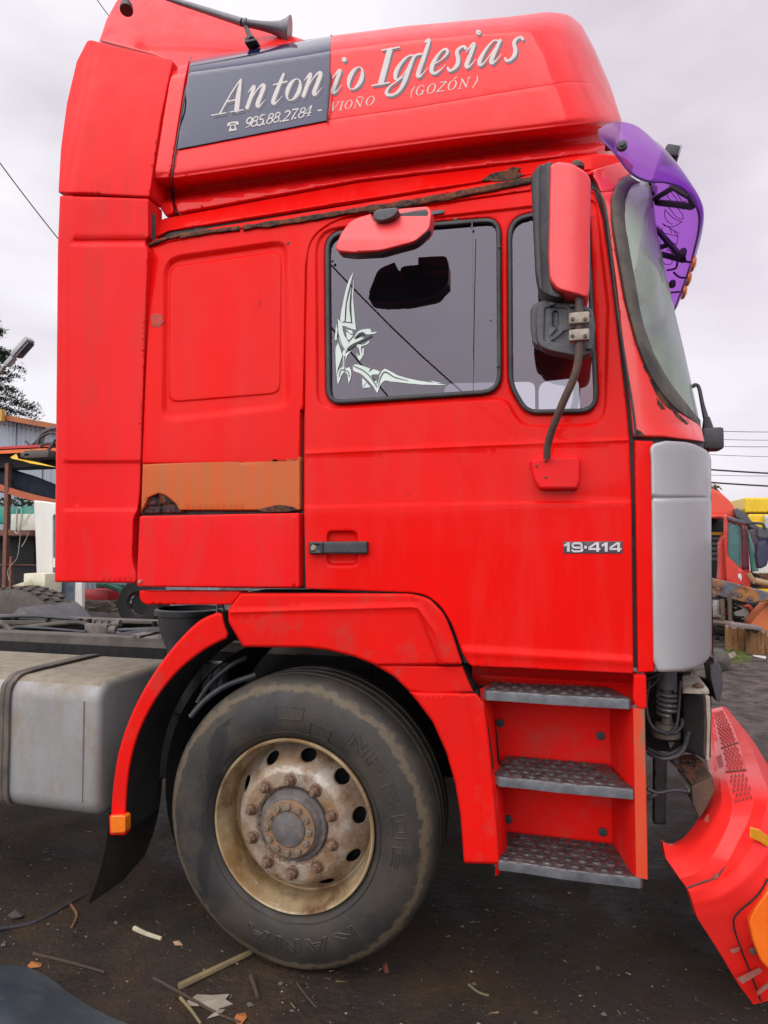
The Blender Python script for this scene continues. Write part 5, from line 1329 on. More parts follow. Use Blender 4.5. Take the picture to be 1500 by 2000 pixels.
panel('lamp_bucket', [(1334, 1356), (1380, 1358), (1380, 1484), (1352, 1470), (1334, 1460)], M['dark'], lb, .34, step=16, roll=3, rolld=.01, skirt=.1)
g = G(); g.lathe([(0, .014), (.008, .013), (.012, .008), (.018, .006), (.018, 0)], P(1364, 1341, .27), axis='Z', n=12); g.obj('bolt_head', M['nut'], lb)
panel('slot', [(1338, 1312, 1), (1350, 1312, 1), (1348, 1318, 1), (1336, 1318, 1)], M['dark'], lb, .40, step=6, roll=1, rolld=.001, skirt=.01)
panel('suspension_leg', [(1278, 1478), (1303, 1478), (1300, 1610), (1277, 1610)], mat('dark_painted_leg', (.05, .052, .056), (.035, .034, .034), 12, .6), truck, .42, step=14, roll=3, rolld=.01, skirt=.05)
rp_ = panel('rusty_step_plate', [(1303, 1482), (1330, 1476), (1356, 1474), (1378, 1492, 5), (1380, 1512, 8), (1352, 1532), (1334, 1512)], M['rust'], truck, lambda x, y: np.interp(y, [1474, 1532], [.46, .20]), holes=[[(1334 + i * 1.6 + j * 13, 1486 + i * 6, 0), (1338 + i * 1.6 + j * 13, 1486 + i * 6), (1338 + i * 1.6 + j * 13, 1489 + i * 6), (1334 + i * 1.6 + j * 13, 1489 + i * 6)] for i in range(5) for j in range(3)], step=6, roll=1, rolld=.001, skirt=.01)
panel('bent_plate', [(1314, 1482), (1322, 1480), (1350, 1540), (1346, 1548), (1330, 1520)], M['steel'], truck, lambda x, y: np.interp(y, [1480, 1545], [.42, .2]), step=8, roll=1, rolld=.002, skirt=.01)
panel('bumper_bracket', [(1350, 1535, 4), (1392, 1516, 4), (1396, 1545), (1380, 1578), (1366, 1600), (1352, 1570)], mat('brown_bracket', (.06, .04, .03), (.12, .07, .04), 14, .7, bump=.002, bs=60), truck, .2, step=8, roll=3, rolld=.01, skirt=.12)
panel('light_gap_plate', [(1305, 1450, 1), (1318, 1450, 1), (1310, 1462, 1)], cream, truck, .5, step=6, roll=0, skirt=.01)
panel('lower_lamp_housing', [(1383, 1290), (1396, 1288, 4), (1410, 1306, 6), (1412, 1340, 6), (1406, 1371, 3), (1398, 1368), (1388, 1330)], M['grey'], truck, lambda x, y: .42 + .08 * np.clip((x - 1400) / 12, 0, 1), step=7, roll=4, rolld=.012, skirt=.1)
# ================================================================== INTERIOR
xs_ = P(1040, 900, 1.0).x
for yy in (.62, 1.88):
    sb = G(); sb.box((-.55, yy, 1.50), (.55, .5, .16), bev=.05)
    seat = sb.obj('seat', M['inner'], truck)
    g = G(); g.box((-.80, yy, 1.85), (.16, .48, .66), rot=Vector((0, 0, 1)).rotation_difference(Vector((-.16, 0, 1))).to_matrix(), bev=.06); g.obj('seat_back', M['inner'], seat)
g = G(); rows = []
g.tube([Vector((-.12, 1.88, 1.86)) + Vector((.04 * math.cos(a) * 2, .22 * math.sin(a), .21 * math.cos(a) * .6)) for a in np.linspace(0, 2 * math.pi, 24)], .014, 8, smooth=False); g.tube([Vector((-.12, 1.88, 1.86)), Vector((.05, 1.88, 1.6))], .03)
g.obj('steering_wheel', M['black'], truck)
g = G(); g.box((.10, 1.25, 1.60), (.30, 2.2, .35), bev=.06); g.obj('dashboard', M['inner'], truck)
# ================================================================== BROKEN BUMPER
bp = [  # rows from top inner edge to the bottom; each (px,py,Y) from the cut end round to the far side
 [(1294, 1645, .17), (1318, 1652, .16), (1348, 1633, .18), (1378, 1586, .24), (1393, 1520, .42), (1390, 1470, .9), (1388, 1420, 1.5), (1386, 1374, 2.3)],
 [(1300, 1676, .13), (1340, 1668, .12), (1382, 1622, .13), (1408, 1570, .20), (1404, 1520, .40), (1397, 1474, .9), (1392, 1425, 1.5), (1387, 1378, 2.3)],
 [(1328, 1716, .085), (1370, 1698, .07), (1408, 1642, .08), (1430, 1577, .17), (1417, 1514, .42), (1408, 1470, .9), (1398, 1428, 1.5), (1389, 1385, 2.3)],
 [(1340, 1732, .08), (1398, 1712, .06), (1436, 1655, .065), (1473, 1566, .20), (1460, 1510, .46), (1445, 1458, .95), (1430, 1418, 1.5), (1410, 1380, 2.3)],
 [(1346, 1742, .07), (1408, 1722, .03), (1462, 1664, .035), (1500, 1562, .20), (1486, 1508, .5), (1466, 1456, 1.0), (1444, 1414, 1.55), (1418, 1382, 2.3)],
 [(1354, 1766, .065), (1416, 1746, .02), (1480, 1690, .03), (1530, 1590, .22), (1520, 1540, .55), (1496, 1490, 1.0), (1466, 1440, 1.6), (1428, 1396, 2.3)],
 [(1362, 1792, .07), (1428, 1770, .03), (1500, 1720, .04), (1565, 1640, .26), (1560, 1590, .6), (1535, 1550, 1.1), (1495, 1490, 1.6), (1440, 1430, 2.3)],
 [(1408, 1864, .10), (1462, 1840, .07), (1530, 1790, .08), (1590, 1700, .30), (1600, 1670, .6), (1570, 1620, 1.1), (1530, 1550, 1.6), (1470, 1480, 2.3)],
 [(1444, 1925, .13), (1490, 1905, .11), (1560, 1860, .14), (1620, 1790, .34), (1630, 1740, .6), (1595, 1660, 1.1), (1550, 1590, 1.6), (1490, 1510, 2.3)],
 [(1472, 1962, .16), (1510, 1950, .15), (1580, 1910, .18), (1640, 1840, .38), (1650, 1780, .62), (1610, 1690, 1.1), (1560, 1610, 1.6), (1500, 1530, 2.3)]]
bump = thing('bumper', 'torn red plastic truck bumper with ribbed step pads lying at the right edge', 'bumper', (.75, .5, 0))
Q = [[np.array(P(*q)) for q in row] for row in bp]
def sub(rows, a, b, smooth_=True):
    out = [[p for p in map(np.array, cat([tuple(q) for q in r], a))] for r in rows]
    T_ = list(zip(*out))
    T_ = [[p for p in (map(np.array, cat([tuple(q) for q in c], b)) if smooth_ else [q0 * (1 - k / b) + q1 * (k / b) for q0, q1 in zip(c[:-1], c[1:]) for k in range(b)] + [c[-1]])] for c in T_]
    return [list(r) for r in zip(*T_)]
fine = sub(Q, 6, 5, False)
def patch(name, i0, i1, m, j0=0, j1=None, th=.006, par=None):
    rows = [[Vector(p) for p in r[j0:j1]] for r in fine[i0:i1 + 1]]
    g = G(); g.grid(rows)
    nr, nc = len(rows), len(rows[0])
    c_ = Vector((.15, 1.3, .35))
    rim_ = [rows[0][k] for k in range(nc)] + [rows[r][-1] for r in range(1, nr)] + [rows[-1][k] for k in range(nc - 2, -1, -1)] + [rows[r][0] for r in range(nr - 2, 0, -1)]
    inn = [p + (c_ - p).normalized() * th * 5 for p in rim_]
    k = len(rim_)
    g.add(rim_ + inn, [(i, (i + 1) % k, k + (i + 1) % k, k + i) for i in range(k)])
    return g.obj(name, m, par or bump, 32)
patch('top_lip', 0, 10, M['kerb'])
patch('pad_strip', 10, 15, M['kerb'])
patch('front_face', 15, 45, M['kerb'])
# ribbed step pads: triangles standing proud along the top face towards the far end
trim = G()
trm = G()
def on(i, j):
    i0, j0 = int(i), int(j); a, b = i - i0, j - j0
    A = Vector(fine[i0][j0]); B_ = Vector(fine[i0][j0 + 1]); C_ = Vector(fine[i0 + 1][j0]); D_ = Vector(fine[i0 + 1][j0 + 1])
    n = (B_ - A).cross(C_ - A).normalized()
    if n.z < 0: n = -n
    return (A * (1 - a) + C_ * a) * (1 - b) + (B_ * (1 - a) + D_ * a) * b, n
jj = 18.6
row_ = 0
while jj < 40.5:
    st_ = max(.45, 1.0 - (jj - 18) * .02)
    if abs(jj - 24.6) > .4 and abs(jj - 31) > .4:
        for ii in np.arange(10.5 + (.42 if row_ % 2 else 0), 14.2, .86):
            p, n = on(float(ii), jj); q, _ = on(float(ii) + .66, jj); r_, _ = on(float(ii) + .33, min(jj + st_ * .7, 41.4))
            t = (p + q + r_) / 3 + n * .014
            trm.add([p, q, r_, t], [(0, 1, 3), (1, 2, 3), (2, 0, 3)])
    jj += st_; row_ += 1
trm.obj('pad_ribs', mat('pad_rib_red', (.36, .012, .012), (.28, .012, .012), 20, .6), bump, 0, kind='stuff')
for j_ in (24.6, 31.0):
    g = G(); g.tube([on(10.3 + k * .9, j_)[0] + Vector((0, 0, .002)) for k in range(6)], .004, 5); g.obj('pad_joint', M['rod'], bump)
def onpatch(name, pts, m, i, j, w, h, th=.006):
    pass
panel('reflector', [(1466, 1617, 1), (1484, 1622), (1502, 1636, 1), (1502, 1656, 1), (1484, 1644), (1465, 1636, 1)], M['yellow_reflector'], bump, lambda x, y: np.interp(x, [1460, 1505], [.012, .080]), step=6, roll=1.5, rolld=.002, skirt=.01)
panel('indicator_lens', [(1500, 1738, 2), (1472, 1775, 12), (1461, 1800, 8), (1470, 1840, 8), (1484, 1875, 6), (1503, 1896, 3), (1560, 1880, 5), (1590, 1740, 8), (1540, 1700, 8)], mat('orange_lens', (.85, .17, .015), (.80, .13, .01), 9, .25, coat=.8), bump, lambda x, y: np.interp(x, [1460, 1500, 1540, 1600], [.012, .008, .045, .22]), step=10, roll=6, rolld=.014, skirt=.05)
g = G(); g.tube([P(x, y, Yd) for x, y, Yd in ((1500, 1716, .035), (1478, 1750, .02), (1440, 1784, .02), (1433, 1806, .035), (1446, 1850, .06), (1466, 1900, .09), (1486, 1955, .13))], .003, 5); g.obj('panel_gap', M['dark'], bump)
g = G(); g.tube([P(x, y, Yd) for x, y, Yd in ((1342, 1734, .075), (1370, 1724, .065), (1400, 1712, .055), (1424, 1682, .055))], .003, 5); g.obj('panel_gap', M['rod'], bump)
for k, (l, Yd) in enumerate((([(1440, 1912), (1484, 1890), (1490, 1898), (1450, 1922)], .08), ([(1425, 1856), (1446, 1850), (1443, 1858), (1432, 1862)], .055), ([(1478, 1938), (1500, 1920), (1500, 1930), (1480, 1945)], .09), ([(1396, 1708), (1404, 1706), (1403, 1714), (1395, 1716)], .045), ([(1376, 1600), (1384, 1590), (1384, 1604), (1378, 1606)], .08))):
    panel('scuff', l, mat('scuffed_plastic_%d' % k, (.22, .13, .10), (.30, .05, .04), 40, .8), bump, Yd, step=5, roll=0, skirt=.004)
g = G(); g.lathe([(0, -.004), (.009, -.003), (.011, 0)], P(1471, 1858, .05), n=10); g.obj('bumper_screw', M['rod'], bump)
# ================================================================== LEFT BACKGROUND
def box_px(g, x0, y0, x1, y1, Y, dep, bev=0, mi=0):
    a = P(x0, y0, Y); b = P(x1, y1, Y)
    g.box(((a.x + b.x) / 2, Y + dep / 2, (a.z + b.z) / 2), (abs(b.x - a.x), dep, abs(a.z - b.z)), bev=bev, mi=mi)
corr = mat('corrugated_zinc_sheet', (.36, .40, .47), (.29, .32, .38), 2.5, .5, .1, metal=.2, stretch=(6, 6, .4), dirt=(.34, .24, .16), da=.68, ds=3, dw=.1)
shed = thing('shed', 'grey corrugated shed with rusty orange roof edge behind the truck, left edge', 'shed', (P(50, 1180, 12.5).x, 12.5, 0))
xa, xb = P(-260, 900, 12.5).x, P(420, 900, 12.5).x
ztl, ztr_ = P(0, 818, 12.5).z, P(110, 838, 12.5).z
slope = (ztr_ - ztl) / (P(110, 838, 12.5).x - P(0, 818, 12.5).x)
ztop = lambda x: ztl + slope * (x - P(0, 818, 12.5).x)
k = 0
x = xa
while x < xb:
    g = G(); w = .92; n = 37
    rows = [[Vector((x + w * i / (n - 1), 12.5 + .018 * math.sin(i / (n - 1) * w / .16 * 2 * math.pi) + (.004 if k % 2 else 0), z if z < 1 else ztop(x + w * i / (n - 1)))) for i in range(n)] for z in (0, 9)]
    rows += [[p + Vector((0, .01, 0)) for p in r] for r in rows[::-1]]
    g.grid(rows); g.obj('wall_sheet', corr, shed, 60); x += w - .02; k += 1
g = G(); a, b = Vector((xa, 12.3, ztop(xa) + .05)), Vector((xb, 12.3, ztop(xb) + .05)); d = (b - a)
g.box((a + b) / 2, (d.length, .5, .14), rot=Vector((1, 0, 0)).rotation_difference(d).to_matrix()); g.obj('roof_edge', mat('rusty_orange_trim', (.42, .13, .04), (.30, .12, .06), 4, .7), shed)
g = G(); a, b = Vector((xa, 14.6, ztop(xa) - .15)), Vector((xb, 14.6, ztop(xb) - .15)); g.box((a + b) / 2, (d.length, 4.2, .06), rot=Vector((1, 0, 0)).rotation_difference(d).to_matrix()); g.obj('roof', M['steel'], shed)
g = G(); box_px(g, -12, 800, 3, 822, 11.9, .12); g.obj('corner_post', mat('yellow_ochre_post', (.55, .33, .07), None, 6, .6), shed)
# rack with canopy in front of the shed
YR = 9.0
rack = thing('rack', 'rusty steel rack with red and orange canopy piled with dark scrap', 'rack', (P(50, 1180, YR).x, YR, 0))
brown = mat('brown_rusty_steel', (.12, .055, .045), (.20, .08, .045), 9, .75, bump=.002, bs=40)
x0, x1 = P(-200, 1000, YR).x, P(300, 1000, YR).x
def zy(px, py, Y=YR): return P(px, py, Y).z
g = G(); g.box(((x0 + x1) / 2, YR + .3, zy(40, 878) + .03), (x1 - x0, .9, .05)); g.obj('canopy_top', mat('canopy_red', (.50, .03, .035), None, 3, .5), rack)
g = G(); g.box(((x0 + x1) / 2, YR - .18, zy(40, 884)), (x1 - x0, .03, .07)); g.obj('canopy_edge', mat('canopy_orange', (.75, .16, .03), None, 3, .5), rack)
for px in (14, -80, 140):
    g = G(); g.box((P(px, 1000, YR).x, YR, zy(px, 905) / 2), (.09, .09, zy(px, 905))); g.obj('post', brown, rack)
g = G(); g.box((P(22, 1100, YR - .1).x, YR - .1, .65), (.05, .05, 1.3)); g.obj('post', brown, rack)
g = G(); box_px(g, -200, 1036, 300, 1044, YR - .02, .06); g.obj('shelf_rail', brown, rack)
g = G(); box_px(g, -200, 1100, 300, 1107, YR - .02, .06); g.obj('shelf_rail', brown, rack)
g = G(); box_px(g, -200, 1042, 300, 1046, YR, 1.0); g.obj('shelf', brown, rack)
g = G(); box_px(g, -200, 886, 300, 903, YR + .05, .5); g.obj('roof_beam', M['dark'], rack)
g = G(); a = P(0, 900, YR); rows = []
for t in np.linspace(0, 1, 14):
    px = -200 + 500 * t; zz = [np.interp(px, [-200, 0, 60, 110, 300], [905, 918, 935, 955, 1000]) + q for q in (-8, 42)]
    rows.append([P(px, zz[0], YR + .25), P(px, (zz[0] + zz[1]) / 2, YR + .10), P(px, zz[1], YR + .2)])
rows += [[p + Vector((0, .04, 0)) for p in r] for r in rows[::-1]]
g.grid(rows); o = g.obj('tarpaulin', mat('dark_blue_sheet', (.010, .015, .026), (.016, .022, .034), 4, .8, spec=.15), None, 60, origin=(P(50, 940, YR).x, YR, P(50, 940, YR).z)); tag(o, 'dark blue plastic sheet sagging under the canopy of the rack', 'sheet')
g = G(); rows = []
for t in np.linspace(0, 1, 14):
    px = -200 + 500 * t; zz = np.interp(px, [-200, 0, 40, 110, 300], [925, 944, 960, 976, 1010])
    rows.append([P(px, zz, YR - .02), P(px, zz + 13, YR - .04)])
rows += [[p + Vector((0, .03, 0)) for p in r] for r in rows[::-1]]
g.grid(rows); g.obj('curved_bar', mat('orange_bar', (.42, .085, .02), (.30, .06, .02), 4, .6), rack, 60)
g = G()
for i in range(16): box_px(g, 10, 1048 + i * 3.4, 66, 1050 + i * 3.4, YR + .5, .03)
o = g.obj('louvre_panel', mat('black_louvre', (.02, .025, .03), None, 5, .5), None, 0, kind=None, origin=(P(40, 1080, YR).x, YR + .5, 1)); tag(o, 'black slatted grille standing on the lower shelf of the rack', 'grille')
o['kind'] = 'stuff'
g = G(); box_px(g, -90, 1046, 72, 1165, YR + .62, .03); o = g.obj('under_shelf_dark', M['inner'], None, 0, origin=(P(40, 1080, YR).x, YR + .62, 0)); tag(o, 'dark sheet added to darken the space under the rack shelf', 'board')  # added sheet standing in for the dark under the shelf
g = G(); box_px(g, -60, 990, 72, 1022, YR + .2, .4, bev=.03); o = g.obj('planter_box', mat('teal_plastic', (.01, .30, .24), None, 4, .4, coat=.3), None, 50, origin=(P(20, 1020, YR).x, YR, P(20, 1020, YR).z)); tag(o, 'teal plastic trough of leafy plants on the rack shelf', 'planter')
g = G()
for k in range(150):
    c = P(-40 + rnd.random() * 105, 992 - rnd.random() * 22, YR + .25 + rnd.random() * .3); r1 = Vector((rnd.uniform(-1, 1), rnd.uniform(-1, 1), rnd.uniform(-.3, 1))).normalized() * .07; r2 = Vector((rnd.uniform(-1, 1), rnd.uniform(-1, 1), rnd.uniform(-1, 1))).normalized() * .04
    g.add([c - r1, c + r2, c + r1, c - r2], [(0, 1, 2, 3)])
leaf = mat('green_leaf', (.045, .13, .03), (.03, .09, .02), 9, .6)
o = g.obj('potted_plants', leaf, None, 0, kind='stuff', origin=(P(20, 1000, YR).x, YR, P(20, 1000, YR).z)); tag(o, 'green leaves growing out of the teal trough', 'plant')
g = G(); box_px(g, 21, 1004, 70, 1036, YR - .45, .3, bev=.02); o = g.obj('plastic_box', mat('cream_plastic', (.55, .56, .48), None, 4, .5), None, 50, origin=(P(45, 1036, YR).x, YR - .3, P(45, 1036, YR).z)); tag(o, 'cream plastic box with coiled cable hung over it on the rack', 'box')
for l in ([(30, 1036), (33, 1000), (37, 992), (42, 996), (40, 1020), (36, 1040), (30, 1040), (31, 1030)], [(60, 996), (54, 1010), (48, 1018), (52, 1024)], [(40, 1042), (38, 1060), (33, 1090), (16, 1112), (18, 1135)], [(56, 1040), (50, 1055), (42, 1068)]):
    g = G(); g.tube([P(x, y, YR - .48 + .02 * (i % 2)) for i, (x, y) in enumerate(l)], .012 if l[0][0] == 30 else .006, 6); o = g.obj('cable', mat('pale_cable_%d' % l[0][0], (.5, .47, .38), None, 5, .6), None, 60, origin=(P(40, 1020, YR).x, YR - .48, P(40, 1020, YR).z)); tag(o, {30: 'thick pale cable looped over the cream plastic box', 60: 'short brown cable with a plug over the cream plastic box', 40: 'long thin cord hanging below the cream plastic box to the ground', 56: 'short thin cord hanging below the cream plastic box'}[l[0][0]], 'cable')
# scrap on the canopy
g = G()
for k_, l in enumerate(([(50, 862), (62, 872), (80, 878)], [(68, 876), (80, 850), (100, 838), (118, 836)], [(74, 874), (78, 856), (96, 846), (116, 846)], [(78, 876), (84, 868), (100, 866), (116, 870)], [(60, 880), (84, 884), (100, 872), (108, 858)])):
    g2 = G(); g2.tube([P(x, y, YR - .05 * k_) for x, y in l], .028, 6); g.add(g2.v, g2.f)
for s_ in range(5):
    base = P(70 + s_ * 4, 866, YR + .1 + .03 * s_)
    g2 = G(); pts_ = [P(60 + s_ * 5, 872 - s_, YR + .1), P(76 + s_ * 3, 856 - s_ * 1.5, YR + .1 + s_ * .02), P(84 + s_ * 3, 842 - s_ * .8, YR + .15), P(104 + s_ * 2, 834 + s_, YR + .2), P(130, 836 + 3 * s_, YR + .3)]
    g2.tube(pts_, .020, 6); g.add(g2.v, g2.f)
o = g.obj('cable_bundle', M['black_gloss'], None, 60, kind='stuff', origin=(P(90, 866, YR).x, YR, P(90, 866, YR).z)); tag(o, 'tangle of black cables heaped on top of the red canopy', 'cables')
g = G(); g.box(P(84, 889, YR - .2), (.62, .4, .16), bev=.04); g.box(P(60, 890, YR - .25), (.25, .3, .10), bev=.03); o = g.obj('scrap_part', mat('dark_scrap_metal', (.06, .06, .065), (.10, .07, .055), 12, .6, bump=.004, bs=30), None, 50, origin=(P(84, 889, YR).x, YR - .2, P(84, 889, YR).z)); tag(o, 'dark grey moulded scrap part lying on the edge of the canopy', 'scrap')
g = G(); g.grid([[P(20, 893, YR - .42), P(32, 886, YR - .4), P(36, 896, YR - .38)], [P(24, 896, YR - .42), P(36, 898, YR - .4), P(70, 902, YR - .38)], [P(40, 899, YR - .44), P(60, 905, YR - .42), P(112, 913, YR - .4)]]); o = g.obj('yellow_sheet', mat('yellow_plastic', (.75, .45, .01), None, 5, .4), None, 60, origin=(P(30, 893, YR).x, YR - .4, P(30, 893, YR).z)); tag(o, 'bright yellow plastic offcut under the scrap on the canopy', 'plastic sheet')
# white van door leaning
YD = 7.5
vd_ = thing('van_side', 'tall white van body panel with grey window inset standing behind the chassis', 'panel', (P(110, 1200, YD).x, YD, 0))
white = mat('white_van_paint', (.70, .70, .66), (.62, .61, .56), 2, .5, coat=.3, stretch=(1, 1, .3))
g = sheet(rp([(66, 977, 3), (85, 979), (160, 990, 10), (161, 1195), (74, 1195), (70, 1060)]), [rp([(104, 1005, 6), (150, 1012, 6), (146, 1182, 8), (104, 1180, 8)])], 12, lambda x, y: YD + .0 * x, PXMAP, 3, .02, (), .06); g.obj('door_skin', white, vd_)
g = sheet(rp([(100, 1000), (152, 1006), (150, 1188), (100, 1186)]), [], 20, lambda x, y: YD + .04 + .01 * np.sin(x * .9), PXMAP, 0, 0, (), .01); g.obj('grey_inset', mat('grey_blue_inset', (.12, .15, .19), None, 3, .5), vd_)
g = G(); box_px(g, 104, 1090, 108, 1108, YD - .03, .05); g.obj('edge_tab', white, vd_)
g = G(); box_px(g, 46, 1120, 87, 1160, 7.0, .4, bev=.02); o = g.obj('white_cabinet', mat('offwhite_plastic', (.68, .66, .50), None, 3, .5), None, 50, origin=(P(66, 1160, 7.0).x, 7.0, 0)); tag(o, 'off-white box standing before the tall white panel', 'cabinet')
g = sheet(rp([(24, 1144), (58, 1133), (68, 1156), (40, 1162)]), [], 12, lambda x, y: 6.8 + .0 * x, PXMAP, 2, .01, (), .05); o = g.obj('beige_board', mat('beige_plastic', (.48, .44, .30), None, 3, .5), None, 50, origin=(P(45, 1150, 6.8).x, 6.8, 0)); tag(o, 'beige board tipped over beside the off-white box', 'board')
# red and green machine seen under the deflector
YT = 8.5
tr = thing('tractor', 'old red machine with green frame and bare wheel, seen under the deflector panel', 'machine', (P(210, 1190, YT).x, YT, 0))
g = G(); box_px(g, 158, 1152, 212, 1176, YT, .6, bev=.05); box_px(g, 240, 1144, 290, 1165, YT + .3, .6, bev=.05); g.obj('body', mat('old_red_enamel', (.45, .02, .025), (.30, .02, .02), 5, .45), tr)
g = G(); box_px(g, 156, 1172, 224, 1196, YT - .1, .4, bev=.03); g.obj('beam', mat('grimy_beam', (.10, .085, .06), (.06, .05, .04), 8, .8), tr)
g = G(); g.tube([P(208, 1143, YT - .1), P(236, 1152, YT - .1), P(248, 1190, YT - .1)], .06, 6, smooth=False); g.tube([P(190, 1143, YT), P(240, 1146, YT)], .05, 6, smooth=False); g.obj('green_arm', mat('green_enamel', (.02, .09, .065), None, 6, .5), tr)
g = G(); c = P(272, 1180, YT - .3); g.lathe([(.2, .0), (.24, -.05), (.42, -.05), (.46, .0), (.47, .1), (.47, .25)], c, n=40); g.lathe([(0, .05), (.2, .05)], c, n=20); g.obj('wheel', M['dark'], tr)
g = G()
rr = random.Random(5)
for k in range(70):
    a = P(150 + rr.random() * 140, 1175 + rr.random() * 18, YT - .3 + rr.random() * .8); b = a + Vector((rr.uniform(-.3, .3), rr.uniform(-.2, .2), rr.uniform(-.1, .15)))
    g.tube([a, b], rr.uniform(.006, .02), 5, smooth=False)
o = g.obj('scrap_heap', mat('mixed_scrap', (.09, .055, .035), (.14, .12, .10), 14, .8), None, 0, kind='stuff', origin=(P(230, 1190, YT).x, YT, 0)); tag(o, 'heap of thin rusty scrap below the red machine', 'scrap heap')
# rear stock beyond the gap: grey block and rusty stuff seen between deflector and cab
g = G(); box_px(g, 255, 1025, 275, 1055, 4.5, .2, bev=.01); g.obj('exhaust_shield', M['silver'], None); o = bpy.data.objects[-1] if False else None
bpy.data.objects['exhaust_shield'].parent = None; tag(bpy.data.objects['exhaust_shield'], 'pale metal plate glimpsed between deflector and storage flap', 'plate')
# street lamp
YL = 11.0
sl = thing('street_lamp', 'grey street lamp on a curved arm against the sky, left edge', 'street lamp', (P(-6, 1180, YL).x, YL, 0))
g = G(); g.tube([Vector((P(-14, 1000, YL).x, YL, 0)), Vector((P(-14, 1000, YL).x, YL, P(0, 800, YL).z)), P(-8, 745, YL), P(2, 726, YL), P(12, 713, YL)], [.09, .07, .055, .045, .04], 10); g.obj('pole', M['steel'], sl)
d = P(60, 662, YL) - P(12, 716, YL)
R_ = Vector((1, 0, 0)).rotation_difference(d).to_matrix()
g = G(); g.box(P(44, 679, YL), (d.length * .62, .26, .13), rot=R_, bev=.03); g.box(P(20, 706, YL), (d.length * .32, .16, .12), rot=R_, bev=.03); hdl = g.obj('lamp_head', mat('lamp_grey', (.38, .40, .42), None, 4, .4), sl)
g = G(); g.box(P(46, 680, YL) + R_ @ Vector((0, 0, -.075)), (d.length * .5, .2, .03), rot=R_); g.obj('lamp_cover', M['glass'], hdl)
g = G()
g.tube([P(-14, 742, YL - .1), P(2, 750, YL - .12), P(10, 762, YL - .1), P(2, 770, YL - .1), P(-10, 764, YL - .1)], .02, 5)
g.obj('cable_loops', M['steel'], sl)
# spruce tree
def tree(name, label, base, h, rad, col, n, conifer=True, seed=1, group=None):
    ls = 1.0 if conifer else 1
    r = random.Random(seed)
    t = thing(name, label, 'tree', base, group)
    b = Vector(base)
    g = G(); g.tube([b, b + Vector((.05, 0, h * .5)), b + Vector((0, .05, h * .97))], [h * .022, h * .014, .02], 8); g.obj('trunk', mat(name + '_bark', (.07, .05, .035), None, 9, .9), t)
    g = G(); lv = 26
    for k in range(lv):
        f = k / lv; z = h * (.14 + .84 * f); rr_ = rad * (1 - f) ** .8 * (1 if conifer else math.sin(min(1, f + .35) * math.pi) + .2)
        for j in range(9 if conifer else 11):
            a = r.random() * 6.28; L = rr_ * r.uniform(.65, 1.1)
            tip = b + Vector((L * math.cos(a), L * math.sin(a), z - L * (.28 if conifer else -.3)))
            s_ = b + Vector((0, 0, z))
            for q in range(n):
                u = r.uniform(.15, 1) ** .7
                c = s_.lerp(tip, u) + (Vector((r.gauss(0, .09), r.gauss(0, .09), r.gauss(0, .05) - .10 * r.random())) if conifer else Vector((r.gauss(0, .10), r.gauss(0, .10), r.gauss(0, .06))))
                d1 = Vector((r.uniform(-1, 1), r.uniform(-1, 1), r.uniform(-.8, .3))).normalized() * r.uniform(.05, .12) * ls; d2 = d1.cross(Vector((r.random(), r.random(), 1))).normalized() * .022 * ls * (1 if conifer else 2)
                g.add([c - d1, c + d2, c + d1, c - d2], [(0, 1, 2, 3)])
    g.obj('crown', mat(name + '_foliage', col, tuple(x * .5 for x in col), 2.5, .8), t, 0)
    return t
YTt = 17
tree('spruce_tree', 'dark green spruce beyond the shed at the left edge', (P(-40, 900, YTt).x, YTt, 0), P(0, 690, YTt).z + 2.4, 4.6, (.028, .06, .032), 150, True, 3)
tree('bare_tree', 'thin yellowish treetop above the red cab roof on the right', (P(1398, 1000, 30).x, 30, 0), P(1400, 940, 30).z, 1.6, (.30, .22, .10), 2, False, 5)
# ================================================================== RIGHT BACKGROUND
YC = 10.0
rc = thing('red_lorry', 'red lorry cab with its door missing and a rusty chassis beam before it', 'truck', (P(1430, 1240, YC).x, YC, 0))
PY = lambda l, Y: [P(x, y, Y) for x, y in l]
red2 = mat('old_lorry_red', (.62, .035, .02), (.55, .045, .03), 3, .5, coat=.3)
def far(name, pts, m, par, Y=YC, sk=.3, holes=(), roll=1.5, step=10):
    f = (lambda x, y: np.full(len(x), float(Y))) if not callable(Y) else Y
    g = sheet(rp(pts), [rp(h) for h in holes], step, f, PXMAP, roll, .02, (), sk)
    return g.obj(name, m, par, 50)
far('roof', [(1340, 985), (1340, 962), (1388, 953), (1405, 960), (1425, 978), (1440, 1000), (1438, 1010), (1412, 1004), (1388, 1005), (1340, 1010)], mat('orange_red_roof', (.70, .07, .03), (.62, .05, .025), 3, .45, coat=.4), rc, YC + .1, 2.2)
far('roof_corner', [(1432, 996), (1440, 992), (1456, 1003), (1472, 1022), (1484, 1030), (1470, 1034), (1455, 1020), (1438, 1010)], M['grey'], rc, YC, .6)
far('cab_side', [(1340, 1005), (1416, 1004), (1418, 1012), (1340, 1012)], red2, rc, YC, .4)
far('rear_pillar', [(1406, 1060), (1416, 1040), (1418, 1140), (1404, 1138), (1406, 1110)], red2, rc, YC - .02, .2)
far('door', [(1414, 1003), (1456, 1020, 3), (1462, 1070), (1466, 1150), (1420, 1138), (1416, 1060)], red2, rc, YC - .25, .06, holes=[[(1422, 1018, 2), (1448, 1026, 2), (1448, 1112), (1422, 1086, 2)]])
far('door_glass', [(1421, 1016), (1449, 1024), (1449, 1114), (1421, 1088)], mat('teal_glass', (.04, .12, .12), (.07, .20, .19), 4, .15, coat=.6), rc, YC - .20, .02)
far('door_trim', [(1420, 1008), (1458, 1018), (1460, 1026), (1420, 1016)], M['grey'], rc, YC - .28, .04)
